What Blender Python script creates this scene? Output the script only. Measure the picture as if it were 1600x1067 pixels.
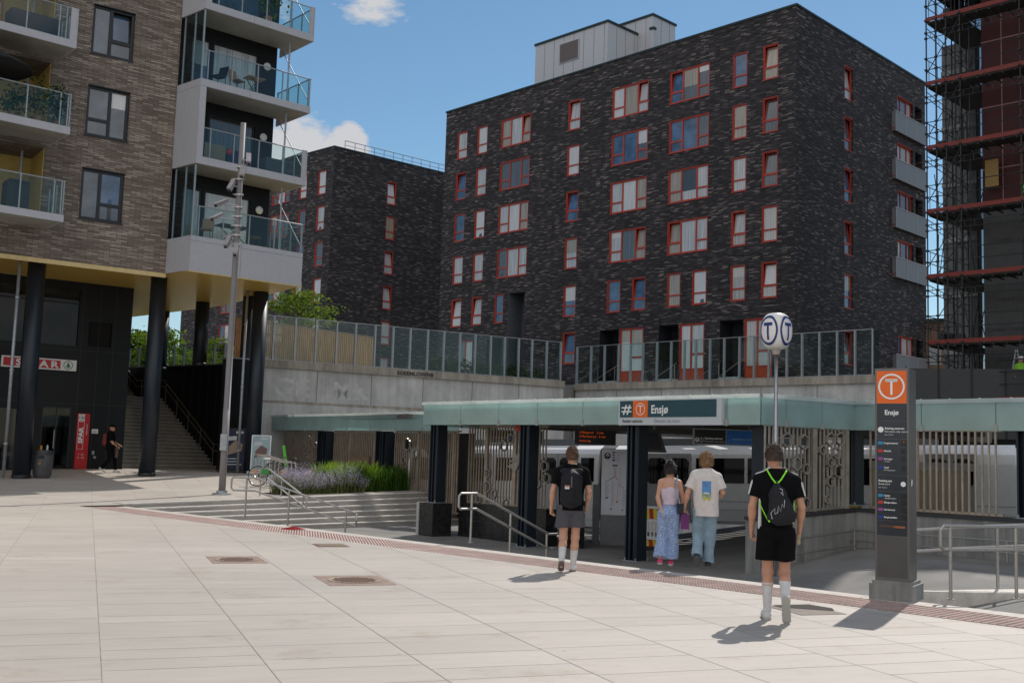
import bpy, bmesh, math, random
import numpy as np
from mathutils import Vector, Matrix
random.seed(7); rng = np.random.default_rng(7)
for _o in list(bpy.data.objects): bpy.data.objects.remove(_o)
SC = bpy.context.scene
COL = SC.collection
rad = math.radians

# ------------------------------------------------------------------ camera
PITCH, ROLL, EYE = rad(5.88), rad(-1.83), 1.66
_X = Vector((1, 0, 0)); _F = Vector((0, math.cos(PITCH), math.sin(PITCH))); _D = Vector((0, math.sin(PITCH), -math.cos(PITCH)))
_X2 = math.cos(ROLL) * _X + math.sin(ROLL) * _D
_D2 = -math.sin(ROLL) * _X + math.cos(ROLL) * _D
cam_data = bpy.data.cameras.new('camera'); cam = bpy.data.objects.new('camera', cam_data); COL.objects.link(cam)
m = Matrix((_X2, -_D2, -_F)).transposed().to_4x4(); m.translation = (0, 0, EYE)
cam.matrix_world = m
cam_data.sensor_width = 36; cam_data.lens = 36 * 1720 / 1600; cam_data.clip_start = .1; cam_data.clip_end = 3000
SC.camera = cam

# ------------------------------------------------------------------ sky, sun, exposure
SUN_EL, SUN_AZ = 46, 27
W = bpy.data.worlds.new('World'); SC.world = W; W.use_nodes = True
nt = W.node_tree; nt.nodes.clear()
def N(nt, typ, **kw):
    n = nt.nodes.new(typ)
    for k, v in kw.items():
        if k in n.inputs.keys(): n.inputs[k].default_value = v
        else: setattr(n, k, v)
    return n
sky = N(nt, 'ShaderNodeTexSky', sky_type='NISHITA', sun_disc=False, sun_elevation=rad(SUN_EL), sun_rotation=rad(SUN_AZ), air_density=1.0, dust_density=.08, ozone_density=1.6)
tc = N(nt, 'ShaderNodeTexCoord')
def cloud(direction, size, thr, scale, zs):
    """one bank of cloud: a noise broken disc round a direction of the sky"""
    dv = Vector(direction).normalized()
    dt = N(nt, 'ShaderNodeVectorMath', operation='DOT_PRODUCT'); nt.links.new(tc.outputs['Generated'], dt.inputs[0]); dt.inputs[1].default_value = dv
    mr = N(nt, 'ShaderNodeMapRange'); mr.inputs['From Min'].default_value = math.cos(size); mr.inputs['From Max'].default_value = math.cos(size * .15)
    nt.links.new(dt.outputs['Value'], mr.inputs['Value'])
    mp = N(nt, 'ShaderNodeMapping'); mp.inputs['Scale'].default_value = (scale, scale, scale * zs); nt.links.new(tc.outputs['Generated'], mp.inputs['Vector'])
    ns = N(nt, 'ShaderNodeTexNoise', Detail=9.0, Roughness=.56, Scale=1.0); nt.links.new(mp.outputs['Vector'], ns.inputs['Vector'])
    ad = N(nt, 'ShaderNodeMath', operation='MULTIPLY_ADD'); nt.links.new(mr.outputs['Result'], ad.inputs[0]); ad.inputs[1].default_value = .5; nt.links.new(ns.outputs['Fac'], ad.inputs[2])
    m2 = N(nt, 'ShaderNodeMapRange'); m2.inputs['From Min'].default_value = thr; m2.inputs['From Max'].default_value = thr + .13
    nt.links.new(ad.outputs['Value'], m2.inputs['Value'])
    m3 = N(nt, 'ShaderNodeMath', operation='MULTIPLY'); nt.links.new(m2.outputs['Result'], m3.inputs[0])
    m4 = N(nt, 'ShaderNodeMapRange'); m4.inputs['From Min'].default_value = 0; m4.inputs['From Max'].default_value = .25; nt.links.new(mr.outputs['Result'], m4.inputs['Value']); nt.links.new(m4.outputs['Result'], m3.inputs[1])
    return m3.outputs['Value']
def ray(x, y):
    return ((x - 800) / 1720 * _X2 + (y - 533.5) / 1720 * _D2 + _F)
masks = [cloud(ray(462, 232), .050, .70, 20, 1.7), cloud(ray(530, 250), .042, .72, 22, 1.9), cloud(ray(590, -22), .058, .84, 16, 3.2), cloud(ray(430, -60), .06, .80, 16, 2.2),
         ]
back = cloud((-.15, -.85, .55), 1.25, .56, 2.6, 1.6)     # unseen bright cloud bank added behind the camera as fill and for window reflections
acc = masks[0]
for mk in masks[1:]:
    mx = N(nt, 'ShaderNodeMath', operation='MAXIMUM'); nt.links.new(acc, mx.inputs[0]); nt.links.new(mk, mx.inputs[1]); acc = mx.outputs['Value']
hsv = N(nt, 'ShaderNodeHueSaturation'); hsv.inputs['Saturation'].default_value = 1.12; hsv.inputs['Hue'].default_value = .490; hsv.inputs['Value'].default_value = 1.08
nt.links.new(sky.outputs['Color'], hsv.inputs['Color'])
mix = N(nt, 'ShaderNodeMix', data_type='RGBA'); nt.links.new(acc, mix.inputs[0]); nt.links.new(hsv.outputs['Color'], mix.inputs[6]); mix.inputs[7].default_value = (6.8, 6.9, 7.2, 1)
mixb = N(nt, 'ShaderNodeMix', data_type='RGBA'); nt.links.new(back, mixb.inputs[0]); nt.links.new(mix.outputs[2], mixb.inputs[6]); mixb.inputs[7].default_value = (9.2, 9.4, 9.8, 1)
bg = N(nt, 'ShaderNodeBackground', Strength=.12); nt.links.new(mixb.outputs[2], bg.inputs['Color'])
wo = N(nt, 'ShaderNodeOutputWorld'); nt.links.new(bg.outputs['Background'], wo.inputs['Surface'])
sd = bpy.data.lights.new('sun', 'SUN'); sd.energy = 4.9; sd.angle = rad(.53); sd.color = (1, .95, .88)
sun = bpy.data.objects.new('sun', sd); COL.objects.link(sun)
sdir = Vector((math.sin(rad(SUN_AZ)) * math.cos(rad(SUN_EL)), math.cos(rad(SUN_AZ)) * math.cos(rad(SUN_EL)), math.sin(rad(SUN_EL))))
sun.rotation_euler = sdir.to_track_quat('Z', 'Y').to_euler(); sun.location = (20, 30, 60)
SC.view_settings.view_transform = 'Standard'; SC.view_settings.look = 'None'; SC.view_settings.gamma = 1; SC.view_settings.exposure = -0.44
SC.view_settings.use_curve_mapping = False
SC.cycles.transparent_max_bounces = 24; SC.cycles.max_bounces = 8; SC.cycles.diffuse_bounces = 4; SC.cycles.glossy_bounces = 3

# ------------------------------------------------------------------ helpers
def zg(Y): return .0016 * max(0, min(Y, 43.5) - 24) ** 2     # the square rises gently at the back
class Fr:
    """local frame: x to the right, y away, z up; az = compass angle of +y seen from above"""
    def __init__(s, o=(0, 0, 0), xdir=None, az=0.0):
        if xdir is None: a = rad(az); xdir = (math.cos(a), -math.sin(a))
        l = math.hypot(xdir[0], xdir[1]); s.x = (xdir[0] / l, xdir[1] / l); s.y = (-s.x[1], s.x[0]); s.o = o
    def __call__(s, p): return (s.o[0] + s.x[0] * p[0] + s.y[0] * p[1], s.o[1] + s.x[1] * p[0] + s.y[1] * p[1], s.o[2] + p[2])
    def sub(s, p, az=0.0):
        o = s(p); c, n = math.cos(rad(az)), math.sin(rad(az))
        return Fr(o, (s.x[0] * c - s.y[0] * n, s.x[1] * c - s.y[1] * n))
ID = Fr()
def tag(o, label=None, cat=None, group=None, kind=None):
    if label: o['label'] = label
    if cat: o['category'] = cat
    if group: o['group'] = group
    if kind: o['kind'] = kind
    return o
def thing(name, label, cat, loc, group=None):
    o = bpy.data.objects.new(name, None); o.empty_display_size = .2; COL.objects.link(o); o.location = loc
    return tag(o, label, cat, group)
def wloc(o):
    p = Vector((0, 0, 0))
    while o: p += Vector(o.location); o = o.parent
    return p
class MB:
    def __init__(s, fr=ID): s.fr = fr; s.v = []; s.f = []; s.mi = []; s.uv = []; s.cur = 0; s.sm = []; s.smooth = False
    def add(s, vs, fs, flip=False):
        b = len(s.v)
        for p in vs: s.v.append(s.fr(p))
        for f in fs:
            q = [vs[i] for i in f]
            if len(q) < 3: continue
            nx = ny = nz = 0.0
            for i in range(len(q)):
                a, c = q[i], q[(i + 1) % len(q)]
                nx += (a[1] - c[1]) * (a[2] + c[2]); ny += (a[2] - c[2]) * (a[0] + c[0]); nz += (a[0] - c[0]) * (a[1] + c[1])
            ax, ay, az_ = abs(nx), abs(ny), abs(nz)
            if az_ >= ax and az_ >= ay: s.uv.append([(t[0], t[1]) for t in q])
            elif ay >= ax: s.uv.append([(t[0], t[2]) for t in q])
            else: s.uv.append([(t[1] + .37, t[2]) for t in q])
            s.f.append([b + i for i in f]); s.mi.append(s.cur); s.sm.append(s.smooth)
        return s
    def box(s, x0, x1, y0, y1, z0, z1):
        v = [(x0, y0, z0), (x1, y0, z0), (x1, y1, z0), (x0, y1, z0), (x0, y0, z1), (x1, y0, z1), (x1, y1, z1), (x0, y1, z1)]
        return s.add(v, [(0, 3, 2, 1), (4, 5, 6, 7), (0, 1, 5, 4), (1, 2, 6, 5), (2, 3, 7, 6), (3, 0, 4, 7)])
    def cbox(s, x, y, z, w, d, h): return s.box(x - w / 2, x + w / 2, y - d / 2, y + d / 2, z, z + h)
    def quad(s, *p): return s.add(list(p), [tuple(range(len(p)))])
    def prism(s, poly, z0, z1):
        n = len(poly); v = [(p[0], p[1], z0) for p in poly] + [(p[0], p[1], z1) for p in poly]
        return s.add(v, [tuple(range(n))[::-1], tuple(range(n, 2 * n))] + [(i, (i + 1) % n, n + (i + 1) % n, n + i) for i in range(n)])
    def xprism(s, poly, y0, y1):      # polygon in x,z extruded along y
        n = len(poly); v = [(p[0], y0, p[1]) for p in poly] + [(p[0], y1, p[1]) for p in poly]
        return s.add(v, [tuple(range(n)), tuple(range(n, 2 * n))[::-1]] + [((i + 1) % n, i, n + i, n + (i + 1) % n) for i in range(n)])
    def yprism(s, poly, x0, x1):      # polygon in y,z extruded along x
        n = len(poly); v = [(x0, p[0], p[1]) for p in poly] + [(x1, p[0], p[1]) for p in poly]
        return s.add(v, [tuple(range(n))[::-1], tuple(range(n, 2 * n))] + [(i, (i + 1) % n, n + (i + 1) % n, n + i) for i in range(n)])
    def tube(s, pts, r, n=8, caps=True):
        pts = [Vector(p) for p in pts]; k = len(pts); R = r if isinstance(r, (list, tuple)) else [r] * k
        rings = []; ref = None
        for i, p in enumerate(pts):
            a = pts[max(i - 1, 0)]; b = pts[min(i + 1, k - 1)]
            d = (b - a)
            if 0 < i < k - 1:
                d1 = (p - a).normalized(); d2 = (b - p).normalized(); d = d1 + d2
                if d.length < 1e-6: d = d1
            d = d.normalized()
            if ref is None:
                ref = Vector((0, 0, 1)) if abs(d.z) < .9 else Vector((1, 0, 0))
            u = ref - d * ref.dot(d)
            if u.length < 1e-4: u = d.orthogonal()
            u.normalize(); ref = u; w = d.cross(u)
            rings.append([tuple(p + R[i] * (math.cos(2 * math.pi * j / n + .39) * u + math.sin(2 * math.pi * j / n + .39) * w)) for j in range(n)])
        v = [q for rg in rings for q in rg]; f = []
        for i in range(k - 1):
            for j in range(n):
                a = i * n + j; b = i * n + (j + 1) % n
                f.append((a, b, b + n, a + n))
        if caps: f.append(tuple(range(n))[::-1]); f.append(tuple(range((k - 1) * n, k * n)))
        return s.add(v, f)
    def bar(s, a, b, w, h=None):      # square bar between two points
        a, b = Vector(a), Vector(b); d = (b - a).normalized(); h = h or w
        ref = Vector((0, 0, 1)) if abs(d.z) < .95 else Vector((0, 1, 0))
        u = d.cross(ref).normalized() * w / 2; t = u.cross(d).normalized() * h / 2
        v = [tuple(a - u - t), tuple(a + u - t), tuple(a + u + t), tuple(a - u + t), tuple(b - u - t), tuple(b + u - t), tuple(b + u + t), tuple(b - u + t)]
        return s.add(v, [(0, 1, 2, 3)[::-1], (4, 5, 6, 7), (0, 1, 5, 4), (1, 2, 6, 5), (2, 3, 7, 6), (3, 0, 4, 7)])
    def lathe(s, prof, c=(0, 0, 0), n=20):
        v = []; f = []
        for r, z in prof:
            for j in range(n): a = 2 * math.pi * j / n; v.append((c[0] + r * math.cos(a), c[1] + r * math.sin(a), c[2] + z))
        for i in range(len(prof) - 1):
            for j in range(n): a = i * n + j; b = i * n + (j + 1) % n; f.append((a, b, b + n, a + n))
        f.append(tuple(range(n))[::-1]); f.append(tuple(range((len(prof) - 1) * n, len(prof) * n)))
        return s.add(v, f)
    def disc(s, x, y, z, r, r2=0.0, n=32, sx=1.0, d=.004):      # disc or ring facing -y
        v = []; f = []
        for j in range(n):
            a = 2 * math.pi * j / n; c, t = math.cos(a), math.sin(a)
            v += [(x + sx * r * c, y, z + r * t), (x + sx * r2 * c, y, z + r2 * t)]
        for j in range(n):
            a, b = 2 * j, 2 * ((j + 1) % n); f.append((a, b, b + 1, a + 1))
        if r2 == 0: v = v[::2]; f = [tuple(range(n))]
        return s.add(v, f)
    def ell(s, c, r, n=12, m=8):
        v = []; f = []
        for i in range(m + 1):
            t = math.pi * i / m
            for j in range(n): a = 2 * math.pi * j / n; v.append((c[0] + r[0] * math.sin(t) * math.cos(a), c[1] + r[1] * math.sin(t) * math.sin(a), c[2] - r[2] * math.cos(t)))
        for i in range(m):
            for j in range(n): a = i * n + j; b = i * n + (j + 1) % n; f.append((a, b, b + n, a + n))
        return s.add(v, f)
    def text(s, body, size, x, y, z, align='LEFT', rotv=False, bold=0.0, sx=1.0, flip=False):
        cu = bpy.data.curves.new('t', 'FONT'); cu.body = body; cu.size = size; cu.align_x = align; cu.offset = bold; cu.resolution_u = 2
        ob = bpy.data.objects.new('t', cu); COL.objects.link(ob)
        dg = bpy.context.evaluated_depsgraph_get(); me = bpy.data.meshes.new_from_object(ob.evaluated_get(dg))
        vs = [(x + sx * v.co.x, y, z + v.co.y) if not rotv else (x - v.co.y, y, z + sx * v.co.x) for v in me.vertices]
        fs = [tuple(p.vertices) for p in me.polygons]
        bpy.data.objects.remove(ob); bpy.data.curves.remove(cu); bpy.data.meshes.remove(me)
        return s.add(vs, fs)
    def build(s, name, mats, parent=None, origin=None, **t):
        me = bpy.data.meshes.new(name)
        if not isinstance(mats, (list, tuple)): mats = [mats]
        if parent is not None: og = wloc(parent)
        elif origin is not None: og = Vector(origin)
        else:
            a = np.array(s.v); og = Vector(((a[:, 0].min() + a[:, 0].max()) / 2, (a[:, 1].min() + a[:, 1].max()) / 2, a[:, 2].min()))
        me.from_pydata([(p[0] - og.x, p[1] - og.y, p[2] - og.z) for p in s.v], [], s.f)
        for mt in mats: me.materials.append(mt)
        uv = me.uv_layers.new(name='UV'); flat = [c for f in s.uv for p in f for c in p]
        uv.data.foreach_set('uv', flat)
        me.polygons.foreach_set('material_index', s.mi); me.polygons.foreach_set('use_smooth', s.sm)
        me.update()
        o = bpy.data.objects.new(name, me); COL.objects.link(o)
        if parent is not None: o.parent = parent
        else: o.location = og
        tag(o, t.get('label'), t.get('cat'), t.get('group'), t.get('kind'))
        return o
def mesh_np(name, V, Fs, mats, parent=None, origin=None, smooth=True, mi=None, **t):
    me = bpy.data.meshes.new(name); V = np.asarray(V, float)
    og = np.array(wloc(parent)) if parent is not None else (np.array(origin) if origin is not None else np.array([V[:, 0].mean(), V[:, 1].mean(), V[:, 2].min()]))
    me.from_pydata((V - og).tolist(), [], Fs.tolist() if hasattr(Fs, 'tolist') else Fs)
    for mt in (mats if isinstance(mats, (list, tuple)) else [mats]): me.materials.append(mt)
    me.polygons.foreach_set('use_smooth', [smooth] * len(me.polygons))
    if mi is not None: me.polygons.foreach_set('material_index', mi)
    me.update(); o = bpy.data.objects.new(name, me); COL.objects.link(o)
    if parent is not None: o.parent = parent
    else: o.location = og.tolist()
    return tag(o, t.get('label'), t.get('cat'), t.get('group'), t.get('kind'))

# ------------------------------------------------------------------ materials
def lin(c): return tuple(((x / 12.92) if x <= .04045 else ((x + .055) / 1.055) ** 2.4) for x in c)
def base(name):
    mt = bpy.data.materials.new(name); mt.use_nodes = True; t = mt.node_tree; b = t.nodes['Principled BSDF']; return mt, t, b
def ramp(t, fac, stops):
    r = t.nodes.new('ShaderNodeValToRGB'); e = r.color_ramp.elements
    while len(e) < len(stops): e.new(.5)
    for i, (p, c) in enumerate(stops): e[i].position = p; e[i].color = (*c, 1) if len(c) == 3 else c
    t.links.new(fac, r.inputs['Fac']); return r.outputs['Color']
def noise(t, scale, detail=4, rough=.55, vec=None, sc3=None):
    n = t.nodes.new('ShaderNodeTexNoise'); n.inputs['Scale'].default_value = scale; n.inputs['Detail'].default_value = detail; n.inputs['Roughness'].default_value = rough
    if vec is None:
        c = t.nodes.new('ShaderNodeTexCoord'); vec = c.outputs['Object']
    if sc3:
        mp = t.nodes.new('ShaderNodeMapping'); mp.inputs['Scale'].default_value = sc3; t.links.new(vec, mp.inputs['Vector']); vec = mp.outputs['Vector']
    t.links.new(vec, n.inputs['Vector']); return n.outputs['Fac']
def bump(t, b, h, strength=.3, dist=.01):
    bp = t.nodes.new('ShaderNodeBump'); bp.inputs['Strength'].default_value = strength; bp.inputs['Distance'].default_value = dist
    t.links.new(h, bp.inputs['Height']); t.links.new(bp.outputs['Normal'], b.inputs['Normal'])
def mul(t, a, b_, fac=1.0, mode='MULTIPLY'):
    x = t.nodes.new('ShaderNodeMix'); x.data_type = 'RGBA'; x.blend_type = mode; x.inputs[0].default_value = fac
    t.links.new(a, x.inputs[6])
    if isinstance(b_, tuple): x.inputs[7].default_value = (*b_, 1)
    else: t.links.new(b_, x.inputs[7])
    return x.outputs[2]
_mc = {}
def M(name, col, rough=.6, metal=0.0, var=.12, vs=6.0, bmp=0.0, bs=60.0, spec=.5, sc3=None, emit=None):
    """plain surface with a little tone variation and fine relief"""
    if name in _mc: return _mc[name]
    mt, t, b = base(name)
    f = noise(t, vs, 5, .6, sc3=sc3)
    c = ramp(t, f, [(.3, tuple(x * (1 - var) for x in col)), (.7, tuple(min(1, x * (1 + var)) for x in col))])
    t.links.new(c, b.inputs['Base Color']); b.inputs['Roughness'].default_value = rough; b.inputs['Metallic'].default_value = metal
    b.inputs['Specular IOR Level'].default_value = spec
    if bmp: bump(t, b, noise(t, bs, 3), bmp, .01)
    if emit: b.inputs['Emission Color'].default_value = (*emit[0], 1); b.inputs['Emission Strength'].default_value = emit[1]
    _mc[name] = mt; return mt
def uvcoord(t): return t.nodes.new('ShaderNodeTexCoord').outputs['UV']
def brick_mat(name, stops, mortar, bw, bh, ms=.008, rough=.85, bmp=.6, off=(.37, 3)):
    mt, t, b = base(name); uv = uvcoord(t)
    br = t.nodes.new('ShaderNodeTexBrick'); t.links.new(uv, br.inputs['Vector'])
    br.inputs['Scale'].default_value = 1; br.inputs['Brick Width'].default_value = bw; br.inputs['Row Height'].default_value = bh; br.inputs['Mortar Size'].default_value = ms
    br.inputs['Color1'].default_value = (0, 0, 0, 1); br.inputs['Color2'].default_value = (1, 1, 1, 1); br.inputs['Mortar'].default_value = (.5, .5, .5, 1)
    br.offset = off[0]; br.offset_frequency = off[1]; br.inputs['Mortar Smooth'].default_value = .3
    c = ramp(t, br.outputs['Color'], stops)
    n = noise(t, .35, 4, .6, vec=uv); c = mul(t, c, ramp(t, n, [(.3, (.75, .75, .75)), (.72, (1.25, 1.25, 1.25))]))
    n2 = noise(t, 14, 3, .6, vec=uv); c = mul(t, c, ramp(t, n2, [(.3, (.82, .82, .82)), (.75, (1.15, 1.15, 1.15))]))
    x = t.nodes.new('ShaderNodeMix'); x.data_type = 'RGBA'; t.links.new(br.outputs['Fac'], x.inputs[0]); t.links.new(c, x.inputs[6]); x.inputs[7].default_value = (*mortar, 1)
    t.links.new(x.outputs[2], b.inputs['Base Color']); b.inputs['Roughness'].default_value = rough
    inv = t.nodes.new('ShaderNodeMath'); inv.operation = 'MULTIPLY_ADD'; inv.inputs[1].default_value = -1; inv.inputs[2].default_value = 1; t.links.new(br.outputs['Fac'], inv.inputs[0])
    ad = t.nodes.new('ShaderNodeMath'); ad.operation = 'ADD'; t.links.new(inv.outputs[0], ad.inputs[0]); t.links.new(n2, ad.inputs[1])
    bump(t, b, ad.outputs[0], bmp, .012); return mt
DARKBRICK = brick_mat('dark_brick', [(0, (.017, .0145, .0165)), (.5, (.037, .031, .034)), (.78, (.060, .050, .053)), (.9, (.105, .088, .086)), (1, (.25, .21, .195))], (.013, .0115, .0125), .36, .062, .006)
TANBRICK = brick_mat('tan_brick', [(0, (.155, .118, .092)), (.45, (.23, .18, .145)), (.8, (.31, .255, .21)), (1, (.42, .36, .30))], (.075, .06, .05), .40, .066, .010, bmp=.4, off=(.5, 2))
def concrete(name, col, stain=.4, streak=True):
    mt, t, b = base(name); oc = t.nodes.new('ShaderNodeTexCoord').outputs['Object']
    a = noise(t, .7, 6, .62, vec=oc); c = ramp(t, a, [(.3, tuple(x * .74 for x in col)), (.7, tuple(x * 1.2 for x in col))])
    if streak:
        s = noise(t, 1, 6, .7, vec=oc, sc3=(3.2, 3.2, .22)); c = mul(t, c, ramp(t, s, [(.38, (1 - stain * .55,) * 3), (.62, (1.08, 1.08, 1.08))]))
    g = noise(t, 30, 4, .7, vec=oc); c = mul(t, c, ramp(t, g, [(.3, (.88, .88, .87)), (.7, (1.08, 1.08, 1.08))]))
    t.links.new(c, b.inputs['Base Color']); b.inputs['Roughness'].default_value = .85; bump(t, b, g, .25, .01); return mt
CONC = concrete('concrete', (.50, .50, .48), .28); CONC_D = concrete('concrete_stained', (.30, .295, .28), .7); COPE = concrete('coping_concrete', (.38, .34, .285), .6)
def schlick(t):
    ge = t.nodes.new('ShaderNodeNewGeometry'); d = t.nodes.new('ShaderNodeVectorMath'); d.operation = 'DOT_PRODUCT'; t.links.new(ge.outputs['Normal'], d.inputs[0]); t.links.new(ge.outputs['Incoming'], d.inputs[1])
    def m(op, a, b_=0.0, c=0.0):
        n = t.nodes.new('ShaderNodeMath'); n.operation = op; t.links.new(a, n.inputs[0]); n.inputs[1].default_value = b_; n.inputs[2].default_value = c; return n.outputs[0]
    return m('MULTIPLY_ADD', m('POWER', m('MULTIPLY_ADD', m('ABSOLUTE', d.outputs['Value']), -1.0, 1.0), 5.0), .7, .02)
def glass(name, tint=(.75, .85, .85), gloss=.14, rough=.03, tr=1.0, sc=.5):
    """clear sheet glass: see-through with a mirror share"""
    mt, t, b = base(name); t.nodes.remove(b); o = t.nodes['Material Output']
    a = t.nodes.new('ShaderNodeBsdfTransparent'); a.inputs['Color'].default_value = (*tint, 1)
    g = t.nodes.new('ShaderNodeBsdfGlossy'); g.inputs['Roughness'].default_value = rough; g.inputs['Color'].default_value = (1, 1, 1, 1)
    x = t.nodes.new('ShaderNodeMixShader'); ad = t.nodes.new('ShaderNodeMath'); ad.operation = 'ADD'; ad.inputs[1].default_value = gloss; ad.use_clamp = True
    ad.inputs[1].default_value = gloss * .12
    t.links.new(schlick(t), ad.inputs[0]); t.links.new(ad.outputs[0], x.inputs[0]); t.links.new(a.outputs[0], x.inputs[1]); t.links.new(g.outputs[0], x.inputs[2])
    t.links.new(x.outputs[0], o.inputs['Surface']); return mt
GLASS = glass('clear_glass', (.86, .93, .92), .06); GLASS_T = glass('tinted_glass', (.55, .68, .70), .10); GLASS_D = glass('dark_glass', (.25, .3, .32), .12)
def frosted(name, col, tr=.35):
    mt, t, b = base(name); t.nodes.remove(b); o = t.nodes['Material Output']
    n = noise(t, 1.2, 3); c = ramp(t, n, [(.3, tuple(x * .9 for x in col)), (.7, tuple(x * 1.1 for x in col))])
    d = t.nodes.new('ShaderNodeBsdfDiffuse'); t.links.new(c, d.inputs['Color']); l = t.nodes.new('ShaderNodeBsdfTranslucent'); t.links.new(c, l.inputs['Color'])
    x = t.nodes.new('ShaderNodeMixShader'); x.inputs[0].default_value = tr; t.links.new(d.outputs[0], x.inputs[1]); t.links.new(l.outputs[0], x.inputs[2])
    g = t.nodes.new('ShaderNodeBsdfGlossy'); g.inputs['Roughness'].default_value = .12
    y = t.nodes.new('ShaderNodeMixShader'); ad = t.nodes.new('ShaderNodeMath'); ad.operation = 'ADD'; ad.inputs[1].default_value = .09; ad.use_clamp = True; t.links.new(schlick(t), ad.inputs[0])
    t.links.new(ad.outputs[0], y.inputs[0]); t.links.new(x.outputs[0], y.inputs[1]); t.links.new(g.outputs[0], y.inputs[2]); t.links.new(y.outputs[0], o.inputs['Surface']); return mt
TEAL = frosted('teal_frosted_glass', (.50, .68, .66), .6)
def pane_mat(name, col, folds=0.0, spec=.7, cl=(1, 1, 1), coat=1.0):
    """window glass over what hangs behind it: curtain folds or a dark room, under a glossy face"""
    mt, t, b = base(name); uv = uvcoord(t)
    if folds:
        f = noise(t, 1, 3, .5, vec=uv, sc3=(14, .5, 1)); c = ramp(t, f, [(.35, tuple(x * (1 - folds) for x in col)), (.65, tuple(x * (1 + folds * .6) for x in col))])
    else:
        f = noise(t, .9, 5, .6, vec=uv); c = ramp(t, f, [(.35, tuple(x * .4 for x in col)), (.7, tuple(x * 1.5 for x in col))])
    t.links.new(c, b.inputs['Base Color']); b.inputs['Roughness'].default_value = .5; b.inputs['Specular IOR Level'].default_value = 0
    b.inputs['Coat Weight'].default_value = coat; b.inputs['Coat Roughness'].default_value = .02; b.inputs['Coat IOR'].default_value = 1.9; b.inputs['Coat Tint'].default_value = (*cl, 1)
    return mt
PANES = [pane_mat('pane_pale_curtain', (.50, .51, .51), .3), pane_mat('pane_white_blind', (.62, .62, .61), .12), pane_mat('pane_dark_room', (.025, .03, .035)),
         pane_mat('pane_blue', (.06, .12, .22)), pane_mat('pane_beige', (.36, .31, .24), .25), pane_mat('pane_grey_room', (.10, .105, .11), .35), pane_mat('pane_blue_grey', (.085, .105, .13))]
RED = M('red_window_paint', (.42, .05, .028), .45, var=.12); BLACKF = M('black_window_frame', (.012, .013, .016), .4); WHITE_MET = M('pale_grey_metal', (.44, .44, .465), .45, .0, .05)
STEEL = M('brushed_steel', (.42, .40, .38), .32, .85, .1, 20); STEEL_D = M('galvanised_steel', (.34, .36, .38), .45, .6, .15, 10); NAVY = M('navy_column_paint', (.008, .014, .023), .42, 0, .2, 3)
BLACKPNL = M('black_cladding', (.0055, .0055, .0065), .45, 0, .15, 2, spec=.3); WHITE = M('white_paint', (.75, .75, .74), .5); BLACK = M('black_plastic', (.012, .012, .013), .5)
def dark(n, c, r=.7): return M(n, c, r)
# ------------------------------------------------------------------ the square: slabs, tactile strip, steps
def paving_mat():
    mt, t, b = base('paving_slabs')
    at = t.nodes.new('ShaderNodeAttribute'); at.attribute_name = 'tone'
    c0 = ramp(t, at.outputs['Fac'], [(0, (.455, .405, .352)), (.35, (.475, .423, .368)), (.7, (.495, .442, .385)), (1, (.52, .465, .408))])
    oc = t.nodes.new('ShaderNodeTexCoord').outputs['Object']
    mp = t.nodes.new('ShaderNodeMapping'); mp.inputs['Rotation'].default_value = (0, 0, rad(-20.8)); t.links.new(oc, mp.inputs['Vector'])
    s = noise(t, 1, 6, .7, vec=mp.outputs['Vector'], sc3=(1.4, 7, 1)); c = mul(t, c0, ramp(t, s, [(.32, (.93, .93, .935)), (.68, (1.05, 1.05, 1.045))]))
    l = noise(t, .16, 5, .6, vec=oc); c = mul(t, c, ramp(t, l, [(.3, (.84, .84, .85)), (.65, (1.06, 1.05, 1.04))]))
    g = noise(t, 90, 3, .8, vec=oc); c = mul(t, c, ramp(t, g, [(.3, (.9, .9, .9)), (.7, (1.07, 1.07, 1.07))]))
    v = t.nodes.new('ShaderNodeTexVoronoi'); v.inputs['Scale'].default_value = 1.6; t.links.new(oc, v.inputs['Vector'])
    c = mul(t, c, ramp(t, v.outputs['Distance'], [(0, (.30, .28, .26)), (.022, (.5, .48, .45)), (.04, (1, 1, 1))]), .8)
    st = noise(t, .9, 6, .75, vec=oc); c = mul(t, c, ramp(t, st, [(.56, (1, 1, 1)), (.70, (.82, .77, .71))]))
    t.links.new(c, b.inputs['Base Color']); b.inputs['Roughness'].default_value = .62; bump(t, b, g, .2, .006); return mt
PAVE = paving_mat(); JOINT = M('paving_joint', (.36, .285, .24), .9, var=.25)
S2 = math.sqrt(.5)
STR0 = Vector((-5.71, 23.11)); SD = Vector((.7071, -.7071)); SN = Vector((.7071, .7071))     # strip near edge; direction to the right; away
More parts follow.
